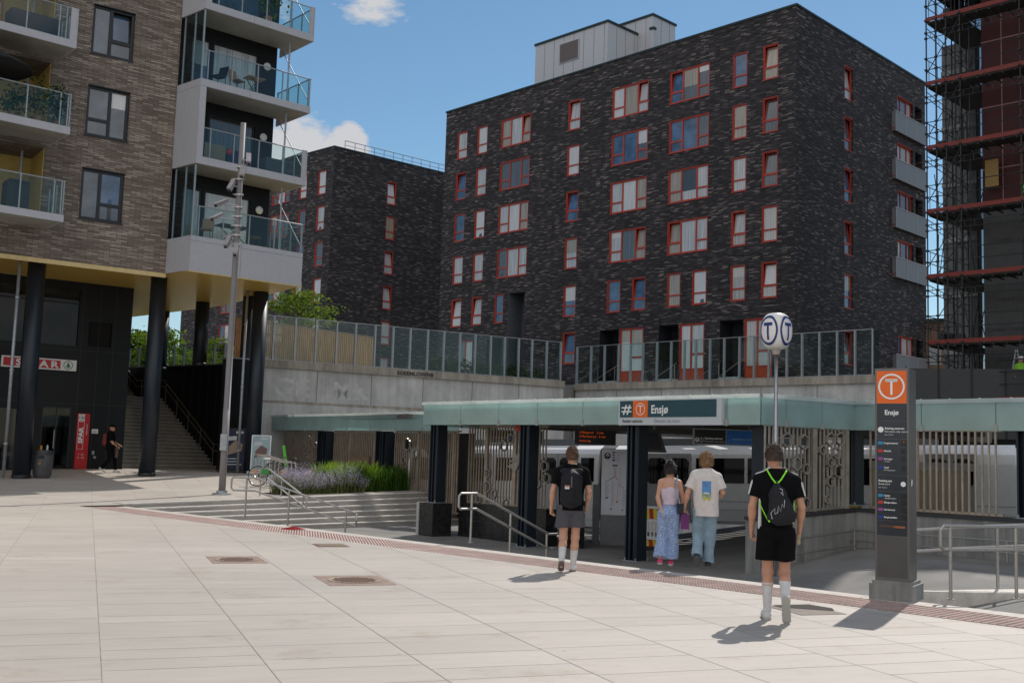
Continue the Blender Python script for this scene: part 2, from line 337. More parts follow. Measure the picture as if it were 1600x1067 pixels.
def slabs(clips, name, drop, y0, y1, x0, x1, seed):
    r = random.Random(seed); bm = bmesh.new(); lay = bm.faces.layers.float.new('tone')
    a = rad(-20.8); ex = Vector((math.cos(a), -math.sin(a))); ey = Vector((-ex.y, ex.x)); J = .004
    k = int((x0 - .2) / 1.19)
    while .2 + 1.19 * k < x1:
        xa = .2 + 1.19 * k; y = y0 + r.random() * .8
        while y < y1:
            h = r.choice((.42, .55, .86, .86, .62)); tone = min(1, max(0, r.gauss(.5, .22)))
            P4 = [ex * u + ey * v for u, v in ((xa + J, y + J), (xa + 1.19 - J, y + J), (xa + 1.19 - J, y + h - J), (xa + J, y + h - J))]
            if all((c[2] * (p.dot(c[1]) - c[0].dot(c[1])) < -1.5) for c in clips[:1] for p in P4): y += h; continue
            f = bm.faces.new([bm.verts.new((p.x, p.y, 0)) for p in P4]); f[lay] = tone; y += h
        k += 1
    for o, n, sg in clips:      # keep the side where sg * (p-o).n > 0
        bmesh.ops.bisect_plane(bm, geom=bm.verts[:] + bm.edges[:] + bm.faces[:], dist=1e-5, plane_co=(o.x, o.y, 0), plane_no=(n.x * -sg, n.y * -sg, 0), clear_outer=True)
    for v in bm.verts: v.co.z = zg(v.co.y) - drop
    return bm, lay
# the three clip lines: near side of the strip; far side, left of the steps
NEAR = (STR0, SN, -1)
FAR0 = STR0 + SN * 1.28; STAIR0 = Vector((-8.0, 32.18)); SU = Vector((math.sin(rad(42)), math.cos(rad(42)))); SV = Vector((SU.y, -SU.x))
def joinbm(bms, name, mt, kind):
    V = []; F = []; T = []
    for bm, lay in bms:
        b0 = len(V); bm.verts.index_update()
        for v in bm.verts: V.append(tuple(v.co))
        for f in bm.faces: F.append([b0 + v.index for v in f.verts]); T.append(f[lay])
        bm.free()
    me = bpy.data.meshes.new(name); me.from_pydata(V, [], F); me.materials.append(mt)
    at = me.attributes.new('tone', 'FLOAT', 'FACE'); at.data.foreach_set('value', T); me.update()
    o = bpy.data.objects.new(name, me); COL.objects.link(o); o['kind'] = kind; return o
A_ = slabs([NEAR], 'a', 0, -12, 36, -34, 30, 1)
B_ = slabs([(FAR0, SN, 1), (STAIR0, SV, -1)], 'b', 0, 18, 66, -34, 19, 2)
TIP = STR0 + SD * -7.3
C_ = slabs([(STR0, SN, 1), (FAR0, SN, -1), (TIP, SD, -1)], 'c', 0, 10, 60, -34, 12, 3)
joinbm([A_, B_, C_], 'plaza_paving', PAVE, 'structure')
def sheet(poly, z, name, mt, holes=None):
    pass
# the bed under the slabs (seen only in the joints), as two sheets cut on the same lines
def bedgrid(clips, x0, x1, y0, y1):
    bm = bmesh.new(); lay = bm.faces.layers.float.new('tone'); st = 1.0
    nx = int((x1 - x0) / st); ny = int((y1 - y0) / st); g = [[bm.verts.new((x0 + i * st, y0 + j * st, 0)) for j in range(ny + 1)] for i in range(nx + 1)]
    for i in range(nx):
        for j in range(ny): bm.faces.new((g[i][j], g[i + 1][j], g[i + 1][j + 1], g[i][j + 1]))
    for o, n, sg in clips:
        bmesh.ops.bisect_plane(bm, geom=bm.verts[:] + bm.edges[:] + bm.faces[:], dist=1e-5, plane_co=(o.x, o.y, 0), plane_no=(n.x * -sg, n.y * -sg, 0), clear_outer=True)
    for v in bm.verts: v.co.z = zg(v.co.y) - .003
    return bm, lay
joinbm([bedgrid([NEAR], -34, 26, -14, 40), bedgrid([(FAR0, SN, 1), (STAIR0, SV, -1)], -46, -2, 18, 66), bedgrid([(STR0, SN, 1), (FAR0, SN, -1), (TIP, SD, -1)], -46, -2, 18, 66)], 'plaza_bed', JOINT, 'structure')
# strip frame: x along the strip (to the right), y away
SF = Fr((STR0.x, STR0.y, 0), (SD.x, SD.y))
LEN0, LEN1 = -7.3, 32.0
iron = M('cast_iron_strip', (.41, .285, .245), .55, .25, .22, 3); iron_d = M('strip_gaps', (.075, .045, .036), .8); sand = M('pale_step_border', (.50, .45, .40), .7, var=.12)
mb = MB(SF); mb.box(LEN0, LEN1, .04, .93, -.03, -.004)
for i in range(int((LEN1 - LEN0) / .09)):
    x = LEN0 + i * .09
    if x > 19: continue
    mb.cur = 0
    for j in range(14):
        y = .06 + j * .062 + (.031 if i % 2 else 0) * 0
        c, h = (x + .045, y + .03), .004
        a, b = .033, .0215
        mb.add([(c[0] - a, c[1] - b, -.004), (c[0] + a, c[1] - b, -.004), (c[0] + a, c[1] + b, -.004), (c[0] - a, c[1] + b, -.004), (c[0] - a * .7, c[1] - b * .6, .006), (c[0] + a * .7, c[1] - b * .6, .006), (c[0] + a * .7, c[1] + b * .6, .006), (c[0] - a * .7, c[1] + b * .6, .006)],
               [(4, 5, 6, 7), (0, 1, 5, 4), (1, 2, 6, 5), (2, 3, 7, 6), (3, 0, 4, 7)])
mb.mi = [1 if i < 6 else 0 for i in range(len(mb.f))]
mb.build('tactile_strip', [iron, iron_d], kind='structure', origin=(-5.7, 23.1, 0))
mb = MB(SF)
for i in range(24):
    x = LEN0 + 1.6 * i; mb.box(x + .004, x + 1.596, .94, 1.275, -.14, .0)
mb.build('step_border', sand, kind='structure')
mb = MB(SF)
for i in range(24):
    x = LEN0 + 1.6 * i; mb.box(x + .003, x + 1.597, -.045, .032, -.05, .001)
mb.build('strip_kerb', sand, kind='structure')
# lower concourse floor and ramp (grid, follows flz)
FLZ = -.62
def flz(x, y):
    return max(FLZ, min(-.03, FLZ + .19 * (x - 4.3) - .02 * max(0, y - 27)))
floorm = concrete('concourse_floor', (.20, .19, .178), .3, False)
V = []; F = []; xs = np.arange(-12, 26.1, .5); ys = np.arange(6, 46.1, .5)
vid = {}
bm = bmesh.new()
for i, x in enumerate(xs):
    for j, y in enumerate(ys): vid[i, j] = bm.verts.new((x, y, flz(x, y)))
for i in range(len(xs) - 1):
    for j in range(len(ys) - 1):
        bm.faces.new((vid[i, j], vid[i + 1, j], vid[i + 1, j + 1], vid[i, j + 1]))
c0 = STR0 + SN * 1.30
bmesh.ops.bisect_plane(bm, geom=bm.verts[:] + bm.edges[:] + bm.faces[:], dist=1e-5, plane_co=(c0.x, c0.y, 0), plane_no=(-SN.x, -SN.y, 0), clear_outer=True)
PLT = Vector((.9, 37.7)); PLD = Vector((.91, -.414)); PLN = Vector((.414, .91))
bmesh.ops.bisect_plane(bm, geom=bm.verts[:] + bm.edges[:] + bm.faces[:], dist=1e-5, plane_co=(PLT.x - PLN.x * 1.45, PLT.y - PLN.y * 1.45, 0), plane_no=(PLN.x, PLN.y, 0), clear_outer=True)
bmesh.ops.bisect_plane(bm, geom=bm.verts[:] + bm.edges[:] + bm.faces[:], dist=1e-5, plane_co=(STAIR0.x, STAIR0.y, 0), plane_no=(-SV.x, -SV.y, 0), clear_outer=True)
V = [tuple(v.co) for v in bm.verts]; bm.verts.index_update(); F = [[v.index for v in f.verts] for f in bm.faces]; bm.free()
mesh_np('concourse_floor', V, F, floorm, smooth=False, kind='structure', origin=(0, 0, 0))
# platform edge: pale coping and drop
PF = Fr((PLT.x, PLT.y, 0), (PLD.x, PLD.y))
mb = MB(PF); mb.box(-7, 18, -1.95, -1.46, FLZ - .35, FLZ + .012); mb.build('platform_edge', M('platform_coping', (.55, .54, .50), .7), kind='structure')
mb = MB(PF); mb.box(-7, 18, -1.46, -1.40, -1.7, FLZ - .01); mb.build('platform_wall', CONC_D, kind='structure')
# flight of steps on the left, descending away from the planter edge
STF = Fr((STAIR0.x, STAIR0.y, 0), (SU.x, SU.y))        # x along the steps (away), y to the left
stepm = concrete('step_stone', (.42, .39, .355), .35, False)
# frame x runs up-right (az 42); its y axis points left-back, so going down is -y
mb = MB(STF); n = 6; xa, xb = -4.2, 9.6
for k in range(n):
    zt0 = [zg((STF((x, 0, 0)))[1]) for x in (xa, xb)]
    f = k / n
    z = [t + (FLZ - t) * f for t in zt0]; ya, yb = -.34 * k, -.34 * (k + 1)
    if k == 0: ya = .3
    v = []
    for x, zz in ((xa, z[0]), (xb, z[1])):
        v += [(x, ya, zz), (x, yb, zz), (x, yb, FLZ - .4), (x, ya, FLZ - .4)]
    mb.add(v, [(0, 1, 5, 4), (1, 2, 6, 5), (0, 4, 7, 3), (0, 3, 2, 1), (4, 5, 6, 7)])
steps = mb.build('station_steps', stepm, kind='structure')
bmm = bmesh.new(); bmm.from_mesh(steps.data); og = steps.location
bmesh.ops.bisect_plane(bmm, geom=bmm.verts[:] + bmm.edges[:] + bmm.faces[:], dist=1e-5, plane_co=(FAR0.x - og.x, FAR0.y - og.y, 0), plane_no=(-SN.x, -SN.y, 0), clear_outer=True)
bmm.to_mesh(steps.data); bmm.free()
# pale worn nosings of that flight
mb = MB(STF)
for k in range(n):
    zt0 = [zg((STF((x, 0, 0)))[1]) for x in (xa, xb)]; f = k / n; z = [t + (FLZ - t) * f + .003 for t in zt0]; yb = -.34 * (k + 1)
    mb.add([(xa, yb + .12, z[0]), (xa, yb - .012, z[0]), (xb, yb - .012, z[1]), (xb, yb + .12, z[1]), (xa, yb - .012, z[0] - .035), (xb, yb - .012, z[1] - .035)], [(0, 1, 2, 3), (1, 4, 5, 2)])
nos = mb.build('step_nosing', M('worn_nosing', (.62, .57, .51), .75, var=.2), kind='structure')
bmm = bmesh.new(); bmm.from_mesh(nos.data); og = nos.location
bmesh.ops.bisect_plane(bmm, geom=bmm.verts[:] + bmm.edges[:] + bmm.faces[:], dist=1e-5, plane_co=(FAR0.x - og.x, FAR0.y - og.y, 0), plane_no=(-SN.x, -SN.y, 0), clear_outer=True)
bmm.to_mesh(nos.data); bmm.free()
# front steps under the border, facing the station
mb = MB(SF)
for k in range(1, 5):
    mb.box(.5, 13.2, 1.28 + .33 * (k - 1), 1.28 + .33 * k, FLZ - .3, FLZ * k / 5)
mb.build('front_steps', stepm, kind='structure')
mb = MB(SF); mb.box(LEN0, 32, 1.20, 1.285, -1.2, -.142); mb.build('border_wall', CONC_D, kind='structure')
# far ground: one sheet to the horizon, below the tracks
mb = MB(); mb.quad((-900, -400, -1.75), (900, -400, -1.75), (900, 1500, -1.75), (-900, 1500, -1.75)); mb.build('ground', M('ballast_ground', (.13, .12, .11), .95, var=.3, vs=1.5, bmp=.5, bs=20), kind='structure')
# the square goes on behind the camera
mb = MB(); mb.quad((-80, -60, -.012), (60, -60, -.012), (60, -8, -.012), (-80, -8, -.012)); mb.build('back_paving', M('back_paving', (.5, .46, .42), .7), kind='structure')
# right-hand strip of plaza beyond the ramp
# ------------------------------------------------------------------ manholes
def manhole(cx, cy, w, d, label, round_=True):
    fr = Fr((cx, cy, 0), az=-20.8)
    t = thing('manhole_cover', label, 'manhole cover', (cx, cy, 0), 'manhole covers in the paving')
    rust = M('rusty_iron', (.20, .125, .095), .7, .3, .3, 12, .3, 80)
    MB(fr).box(-w / 2, w / 2, -d / 2, d / 2, -.02, .003).build('frame', M('manhole_surround', (.27, .19, .15), .8, var=.25), t)
    m_ = MB(fr); pr = [(min(w, d) * .40, .004), (min(w, d) * .40, .010), (min(w, d) * .36, .010), (min(w, d) * .355, .006), (.01, .006)]
    m_.lathe(pr, n=40)
    m_.build('rim', M('manhole_rim', (.33, .25, .18), .6, .2), t)
    m_ = MB(fr); R0 = min(w, d) * .34; g = R0 / 6
    for i in range(-6, 7):
        for j in range(-6, 7):
            if math.hypot(i * g, j * g) < R0 - g * .3: m_.box(i * g - g * .33, i * g + g * .33, j * g - g * .33, j * g + g * .33, .006, .013)
    m_.build('lid', rust, t)
manhole(-3.95, 16.45, .78, 1.05, 'smaller rusty manhole cover, further from the camera and left of the other')
manhole(-1.92, 14.35, .86, 1.05, 'larger rusty manhole cover, the one nearer to the camera')
t = thing('drain_grate', 'small rusty drain grate in the paving below the strip', 'drain', (-3.03, 19.38, 0)); fr = Fr((-3.03, 19.38, 0), az=-20.8)
MB(fr).box(-.28, .28, -.28, .28, -.02, .004).build('frame', M('rusty_iron', (.2, .125, .095)), t)
m_ = MB(fr)
for i in range(7): m_.box(-.24, .24, -.24 + i * .075, -.20 + i * .075, .004, .012)
m_.build('grille', M('manhole_rim', (.33, .25, .18)), t)
# broken slab patch
fr = Fr((3.5, 12.85, 0), az=-20.8)
t = thing('broken_paving_hatch', 'sunken square paving patch with a broken dark edge near the black-clad walker', 'paving hatch', (3.5, 12.85, 0))
m_ = MB(fr); m_.box(-.34, .26, -.34, .36, -.004, .005); m_.build('patch', concrete('patch_mortar', (.24, .20, .17), .3, False), t)
m_ = MB(fr); m_.add([(-.22, .24, .0085), (.26, -.12, .0085), (.38, .08, .0085), (.30, .42, .0085), (-.22, .42, .0085)], [(0, 1, 2, 3, 4)]); m_.build('gap', M('hole_black', (.03, .022, .018), .9), t)
MB(Fr((-4.33, 22.75, 0), az=20)).add([(-.28, -.05, .012), (.05, -.09, .012), (.30, -.02, .03), (.22, .06, .035), (-.05, .05, .06), (-.30, .04, .02), (0, 0, .075)], [(0, 1, 6), (1, 2, 6), (2, 3, 6), (3, 4, 6), (4, 5, 6), (5, 0, 6)]).build('crushed_can', M('red_scrap', (.35, .02, .02), .4), label='crushed red scrap lying on the brown tactile strip', cat='litter')
# ------------------------------------------------------------------ walls with openings and windows
def wall_holes(mb, s0, s1, z0, z1, holes, rev=.14, y=0.0):
    """face sheet at depth y with rectangular openings and their reveals (frame: x along, y into the wall)"""
    S = sorted({s0, s1, *[min(max(h[0], s0), s1) for h in holes], *[min(max(h[1], s0), s1) for h in holes]}); Z = sorted({z0, z1, *[h[2] for h in holes], *[h[3] for h in holes]})
    for i in range(len(S) - 1):
        for j in range(len(Z) - 1):
            a, b, c, d = S[i], S[i + 1], Z[j], Z[j + 1]; mx, mz = (a + b) / 2, (c + d) / 2
            if b - a < 1e-6 or d - c < 1e-6: continue
            if any(h[0] < mx < h[1] and h[2] < mz < h[3] for h in holes): continue
            mb.quad((a, y, c), (b, y, c), (b, y, d), (a, y, d))
    for h in holes:
        a, b, c, d = h[:4]; r = h[4] if len(h) > 4 else rev
        mb.quad((a, y, c), (a, y, d), (a, y + r, d), (a, y + r, c)); mb.quad((b, y, d), (b, y, c), (b, y + r, c), (b, y + r, d))
        mb.quad((a, y, d), (b, y, d), (b, y + r, d), (a, y + r, d)); mb.quad((b, y, c), (a, y, c), (a, y + r, c), (b, y + r, c))
wrand = random.Random(11)
def window(fr, x0, x1, z0, z1, kind, fm, parent, panes, dep=.10, ft=.075, tilt=(), split=.66, sill=True):
    """one window: frame with mullions as a part, all its panes as one sub-part"""
    f = MB(fr); p = MB(fr); W_ = x1 - x0; H_ = z1 - z0; ya, yb = dep - .05, dep + .03
    f.box(x0, x0 + ft, ya, yb, z0, z1); f.box(x1 - ft, x1, ya, yb, z0, z1); f.box(x0 + ft, x1 - ft, ya, yb, z1 - ft, z1); f.box(x0 + ft, x1 - ft, ya, yb, z0, z0 + ft)
    # painted reveal lining on the hinge side, as on these deep metal-lined openings
    f.box(x0 + .002, x0 + .03, .002, ya, z0, z1); f.box(x0 + .03, x1 - .002, .002, ya, z1 - .03, z1 - .002)
    if sill: f.box(x0 - .03, x1 + .01, -.035, ya, z0 - .03, z0 + .012)
    if kind == 'n': cols = [(x0 + ft, x1 - ft, 1)]
    elif kind == 't': a, b = x0 + W_ * .31, x0 + W_ * .69; cols = [(x0 + ft, a, 1), (a + ft, b, 0), (b + ft, x1 - ft, 1)]
    elif kind == 'w': a = x0 + W_ * .45; cols = [(x0 + ft, a - ft / 2, 0), (a + ft / 2, x1 - ft, 1)]
    elif kind == 'v': a = x0 + W_ * .55; cols = [(x0 + ft, a - ft / 2, 1), (a + ft / 2, x1 - ft, 0)]
    elif kind == 'd': cols = [(x0 + ft, x1 - ft, 2)]
    else: cols = [(x0 + ft, x1 - ft, 0)]
    for i, (a, b, k) in enumerate(cols):
        if i: f.box(a - ft, a, ya, yb, z0 + ft, z1 - ft)
        zm = z1 - H_ * split if k == 1 else z0 + ft
        zm = z0 + H_ * (1 - split) if k == 1 else z0 + ft
        if k == 1: f.box(a, b, ya, yb, zm - ft * .5, zm + ft * .5)
        pi = panes[i % len(panes)]
        if k == 1:
            p.cur = panes[(i + 1) % len(panes)] if len(panes) > 1 and i % 2 else pi
            p.quad((a, dep, z0 + ft), (b, dep, z0 + ft), (b, dep, zm - ft * .5), (a, dep, zm - ft * .5)); zb = zm + ft * .5
        else: zb = z0 + ft
        p.cur = pi; zt = z1 - ft
        if i in tilt:
            th = .16 * (zt - zb) / 1.3
            e = .05
            # sash tipped inwards at the top, dark gap round it
            p.cur = 2; p.quad((a, dep + .3, zb), (b, dep + .3, zb), (b, dep + .3, zt), (a, dep + .3, zt))
            p.cur = pi; p.quad((a + e, dep + .03, zb + e), (b - e, dep + .03, zb + e), (b - e, dep + .03 + th, zt - e), (a + e, dep + .03 + th, zt - e))
            for (u, v) in (((a, zb), (a, zt)), ((b, zb), (b, zt)), ((a, zb), (b, zb)), ((a, zt), (b, zt))):
                g = lambda q: (q[0] + (e / 2 if q[0] == a else -e / 2), dep + .02 + th * (q[1] - zb) / (zt - zb), q[1] + (e / 2 if q[1] == zb else -e / 2))
                f.bar(g(u), g(v), e, .04)
        else: p.quad((a, dep, zb), (b, dep, zb), (b, dep, zt), (a, dep, zt))
        if i not in tilt and wrand.random() < .30:      # a blind drawn part of the way, or something standing on the sill
            q = wrand.random(); zz = zt - (zt - zb) * wrand.uniform(.25, .75); p.cur = wrand.choice((1, 4, 1, 2))
            if q < .6: p.quad((a + .01, dep - .004, zz), (b - .01, dep - .004, zz), (b - .01, dep - .004, zt), (a + .01, dep - .004, zt))
            else:
                u = a + (b - a) * wrand.uniform(.1, .5); p.cur = 2; p.quad((u, dep - .004, z0 + ft), (u + (b - a) * .35, dep - .004, z0 + ft), (u + (b - a) * .3, dep - .004, z0 + ft + .25), (u + .02, dep - .004, z0 + ft + .2))
    o = f.build('window', fm, parent); p.build('pane', PANES, o); return o
CAP = M('roof_edge_metal', (.03, .045, .045), .45, .5)
IN_DARK = M('room_dark', (.012, .012, .013), .9)
# ------------------------------------------------------------------ the tall dark brick block
TA, TC, TB = (-5.54, 81.91), (15.49, 60.0), (27.34, 72.15); TZ = 27.45; TG = 5.0
tower = thing('apartment_block', 'tall dark brick apartment block with rows of red framed windows and a grey roof box', 'building', (TC[0], TC[1], TG))
FL = Fr((TA[0], TA[1], 0), (TC[0] - TA[0], TC[1] - TA[1])); FRr = Fr((TC[0], TC[1], 0), (TB[0] - TC[0], TB[1] - TC[1]))
ZT = [25.60, 22.48, 19.33, 16.14, 12.94]; WH = 2.05
r = random.Random(3)
holesL = []; winL = []
for i, zt in enumerate(ZT):
    cols = [('n', 1.40, 2.50), ('n', 3.65, 4.72)]
    if i < 4: cols += [('t', 6.2, 9.2), ('t', 16.75, 19.75), ('t', 21.45, 24.45)]
    else: cols += [('n', 6.1, 6.98), ('n', 16.66, 17.76), ('n', 18.72, 19.8), ('n', 21.5, 22.5), ('n', 23.38, 24.42)]
    cols += [('n', 12.82, 13.92), ('n', 26.12, 27.12), ('n', 28.2, 29.22)]
    for k, a, b in cols: winL.append((k, a, b, zt - WH, zt))
winL += [('n', 12.85, 13.95, 7.75, 9.82), ('g', 2.35, 3.9, TG + .4, 9.82), ('e', 17.78, 19.72, TG + 1.3, 9.78), ('e', 22.5, 24.32, TG + 1.3, 9.78), ('e', 27.1, 28.95, TG + 1.3, 9.78)]
for k, a, b, c, d in winL: holesL.append((a, b, c, d))
recess = [(7.5, 9.15, TG, 12.9), (16.1, 17.7, TG, 9.78), (20.9, 22.42, TG, 9.8), (25.4, 27.02, TG, 9.8), (5.4, 7.0, TG, 9.8)]
wm = MB(FL); wall_holes(wm, 0, 30.37, TG, TZ, holesL + [(*q, 1.3) for q in recess])
wm2 = MB(FRr)
holesR = []; winR = []
for zt in ZT + [9.6]: winR.append(('n', 5.68, 6.76, zt - WH, zt)); holesR.append((5.68, 6.76, zt - WH, zt))
balR = []
for i, zt in enumerate(ZT + [9.98]):
    if i == 4: continue
    zf = zt - 2.35
    winR.append(('t', 12.75, 15.1, zf + .1, zt - .02)); holesR.append((12.75, 15.1, zf + .1, zt - .02)); balR.append(zf)
    holesR.append((15.4, 16.45, zf + .1, zt - .05, 1.1))
LR = math.hypot(TB[0] - TC[0], TB[1] - TC[1])
wall_holes(wm2, 0, LR, TG, TZ, holesR)
wm.sm += wm2.sm; b0 = len(wm.v); wm.v += wm2.v; wm.f += [[b0 + q for q in f] for f in wm2.f]; wm.mi += wm2.mi; wm.uv += wm2.uv
# rear sides and roof of the block
q3 = (TA[0] + TB[0] - TC[0], TA[1] + TB[1] - TC[1])
for a, b in ((TB, q3), (q3, TA)):
    wb = MB(Fr((a[0], a[1], 0), (b[0] - a[0], b[1] - a[1]))); wb.quad((0, 0, TG), (math.dist(a, b), 0, TG), (math.dist(a, b), 0, TZ), (0, 0, TZ))
    b0 = len(wm.v); wm.v += wb.v; wm.f += [[b0 + q for q in f] for f in wb.f]; wm.mi += wb.mi; wm.uv += wb.uv; wm.sm += wb.sm
wallT = wm.build('wall', DARKBRICK, tower)
rf = MB(); rf.prism([TA, TC, TB, q3], TZ - .35, TZ - .3); rf.build('roof', CAP, tower)
pp = MB()
for a, b in ((TA, TC), (TC, TB), (TB, q3), (q3, TA)):
    f_ = Fr((a[0], a[1], 0), (b[0] - a[0], b[1] - a[1])); pq = MB(f_); pq.box(-.06, math.dist(a, b) + .06, -.06, .35, TZ + .002, TZ + .12)
    b0 = len(pp.v); pp.v += pq.v; pp.f += [[b0 + q for q in f] for f in pq.f]; pp.mi += pq.mi; pp.uv += pq.uv; pp.sm += pq.sm
pp.build('roof_edge', CAP, tower)
for j, (k, a, b, c, d) in enumerate(winL):
    row = min(range(5), key=lambda q: abs(ZT[q] - d))
    if k == 'n':
        pn = [r.choice([0, 0, 1, 5, 3, 4]), r.choice([0, 1, 5])]; window(FL, a, b, c, d, 'n', RED, tower, pn, tilt=(0,) if r.random() < .4 else (), ft=.09)
    elif k == 't':
        pn = [r.choice([0, 0, 1, 5, 4]) for _ in range(3)]
        if a == 21.45 and row in (0, 1): pn = [3, 5 if row == 0 else 3, 5]
        if 16 < a < 17 and row == 1: pn = [3, 3, 5]
        window(FL, a, b, c, d, 't', RED, tower, pn, tilt=(r.choice([0, 2]),) if r.random() < .45 else (), ft=.10)
    elif k == 'g': window(FL, a, b, c, d, 'w', RED, tower, [5, 0], ft=.10, sill=False)
    else:
        o = window(FL, a, b, 7.0, d, 'w', RED, tower, [1, 0], ft=.11, sill=False)
        MB(FL).box(a, b, .06, .12, c - .9, 6.998).build('door_panel', M('orange_red_panel', (.50, .07, .025), .5), tower)
for j, (k, a, b, c, d) in enumerate(winR):
    window(FRr, a, b, c, d, k, RED, tower, [r.choice([3, 5, 0]), r.choice([5, 2]), r.choice([5, 0])], tilt=(0,) if (k == 'n' and r.random() < .4) else (), ft=.10, dep=.16 if k == 'n' else .2)
RECM = M('recess_panel', (.10, .11, .125), .6)
for a, b, c, d in recess:
    m_ = MB(FL); m_.quad((a, 1.3, c), (b, 1.3, c), (b, 1.3, d), (a, 1.3, d)); m_.box(a, a + .02, .005, 1.29, c, d - .01); m_.box(b - .02, b, .005, 1.29, c, d - .01)
    dr = m_.build('entrance_recess', RECM if d > 12 else M('recess_dark', (.022, .024, .03), .6), tower)
    if d < 12: MB(FL).box(a + .45, b - .35, 1.22, 1.28, TG + .9, TG + 3.0).build('door', M('entrance_door', (.02, .022, .028), .35), tower)
mesh_panel = M('perforated_balcony_metal', (.24, .24, .25), .55, .3, .1, 30)
for zf in balR:
    m_ = MB(FRr); m_.box(11.95, 16.6, -.20, -.003, zf - .12, zf + .02); sl = m_.build('balcony', M('balcony_slab', (.25, .08, .06), .6), tower)
    m_ = MB(FRr)
    for i in range(3): m_.box(12.0 + i * 1.52, 13.49 + i * 1.52, -.25, -.225, zf - .22, zf + 1.05)
    m_.box(11.97, 12.0, -.22, -.004, zf - .22, zf + 1.05); m_.box(16.56, 16.59, -.22, -.004, zf - .22, zf + 1.05)
    m_.build('balcony_panel', mesh_panel, sl)
    m_ = MB(FRr); m_.box(11.94, 16.62, -.28, -.20, zf + 1.052, zf + 1.09)
    for i in range(4): m_.box(11.98 + i * 1.52, 12.02 + i * 1.52, -.262, -.252, zf - .2, zf + 1.05)
    m_.build('balcony_rail', WHITE_MET, sl)
# plant on the third balcony
# roof box (lift and plant room)
RB = M('roof_box_cladding', (.52, .52, .54), .5, .1, .05)
def boxwalls(fr, x0, x1, y0, y1, z0, z1, step, mats, parent, name):
    m_ = MB(fr); m_.box(x0, x1, y0, y1, z0, z1)
    m_.build(name, mats[0], parent)
    m_ = MB(fr); x = x0 + step
    while x < x1 - .1: m_.box(x - .012, x + .012, y0 - .012, y0 - .002, z0, z1); x += step
    y = y0 + step
    while y < y1 - .1: m_.box(x1 + .002, x1 + .012, y - .012, y + .012, z0, z1); y += step
    m_.build('panel_joint', M('joint_grey', (.16, .165, .175), .6), parent)
    m_ = MB(fr); m_.box(x0 - .08, x1 + .08, y0 - .08, y1 + .08, z1 + .002, z1 + .16); m_.build('roof_edge', CAP, parent)
PHF = Fr((1.05, 78.15, 0), (4.86, -4.96))
boxwalls(PHF, 0, 6.95, 0, 3.2, TZ - .3, 31.5, .95, [RB], tower, 'roof_box')
boxwalls(PHF, 8.3, 8.32 + 2.9 - 2.9 + .2, 3.0, 3.2, TZ - .3, 31.5, 9, [RB], tower, 'roof_box_fin')
boxwalls(PHF, 3.9, 8.3, 3.22, 5.8, TZ - .3, 32.6, .95, [RB], tower, 'stair_head')
m_ = MB(PHF); m_.box(2.45, 4.35, -.06, -.014, 29.55, 31.0); lo = m_.build('louvre_frame', WHITE_MET, tower)
m_ = MB(PHF)
for i in range(16): m_.box(2.53, 4.27, -.085, -.062, 29.62 + i * .085, 29.67 + i * .085)
m_.build('louvre', M('louvre_brown', (.13, .09, .085), .6), lo)
# entrance steps with rails seen through the fence
for i, s in enumerate((17.0, 21.7, 26.3)):
    m_ = MB(FL)
    for k in range(7): m_.box(s - .75, s + .75, -.3 * (7 - k), .0 - .0, TG + .3 + .17 * k, TG + .3 + .17 * (k + 1))
    m_.build('entrance_steps', CONC, tower)
    m_ = MB(FL)
    for x in (s - .7, s + .7): m_.tube([(x, -2.3, TG + 1.3), (x, -.1, TG + 2.45)], .025, 6); m_.tube([(x, -2.3, TG + .3), (x, -2.3, TG + 1.3)], .025, 6); m_.tube([(x, -.3, TG + 1.3), (x, -.3, TG + 2.3)], .025, 6)
    m_.build('step_rail', STEEL, tower)
# ------------------------------------------------------------------ second dark block behind
B0, B1, B2 = (-15.36, 90.0), (-32.0, 105.5), (-2.0, 101.7)
b0_ = thing('apartment_block', 'lower dark brick block behind, seen between the balconies and the tall block', 'building', (B0[0], B0[1], TG))
GL = Fr((B1[0], B1[1], 0), (B0[0] - B1[0], B0[1] - B1[1])); GR = Fr((B0[0], B0[1], 0), (B2[0] - B0[0], B2[1] - B0[1])); LL = math.dist(B0, B1); BZ = 26.8
wm = MB(GL); hl = []; wl = []
for zt in (25.0, 21.95, 18.9, 15.8, 12.7, 9.6):
    for k, a, b in (('n', LL - 2.0, LL - .95), ('n', LL - 4.6, LL - 3.6), ('t', LL - 8.6, LL - 6.0), ('n', LL - 11.5, LL - 10.4), ('t', LL - 16, LL - 13.4)): hl.append((a, b, zt - 2.05, zt)); wl.append((k, a, b, zt - 2.05, zt))
wall_holes(wm, 0, LL, TG, BZ, hl)
w2_ = MB(GR); hr = []; wr = []; LR2 = math.dist(B0, B2)
for zt in (24.92, 21.85, 18.8, 15.75, 12.7, 9.6): hr.append((5.5, 6.45, zt - 2.0, zt)); wr.append(('n', 5.5, 6.45, zt - 2.0, zt))
wall_holes(w2_, 0, LR2, TG, BZ, hr)
c3 = (B1[0] + B2[0] - B0[0], B1[1] + B2[1] - B0[1])
def merge(a, *bs):
    for b in bs:
        k = len(a.v); a.v += b.v; a.f += [[k + q for q in f] for f in b.f]; a.mi += b.mi; a.uv += b.uv; a.sm += b.sm
    return a
def backs(pts, z0, z1):
    out = MB()
    for a, b in zip(pts, pts[1:]):
        w_ = MB(Fr((a[0], a[1], 0), (b[0] - a[0], b[1] - a[1]))); w_.quad((0, 0, z0), (math.dist(a, b), 0, z0), (math.dist(a, b), 0, z1), (0, 0, z1)); merge(out, w_)
    return out
merge(wm, w2_, backs([B2, c3, B1], TG, BZ)); wm.build('wall', DARKBRICK, b0_)
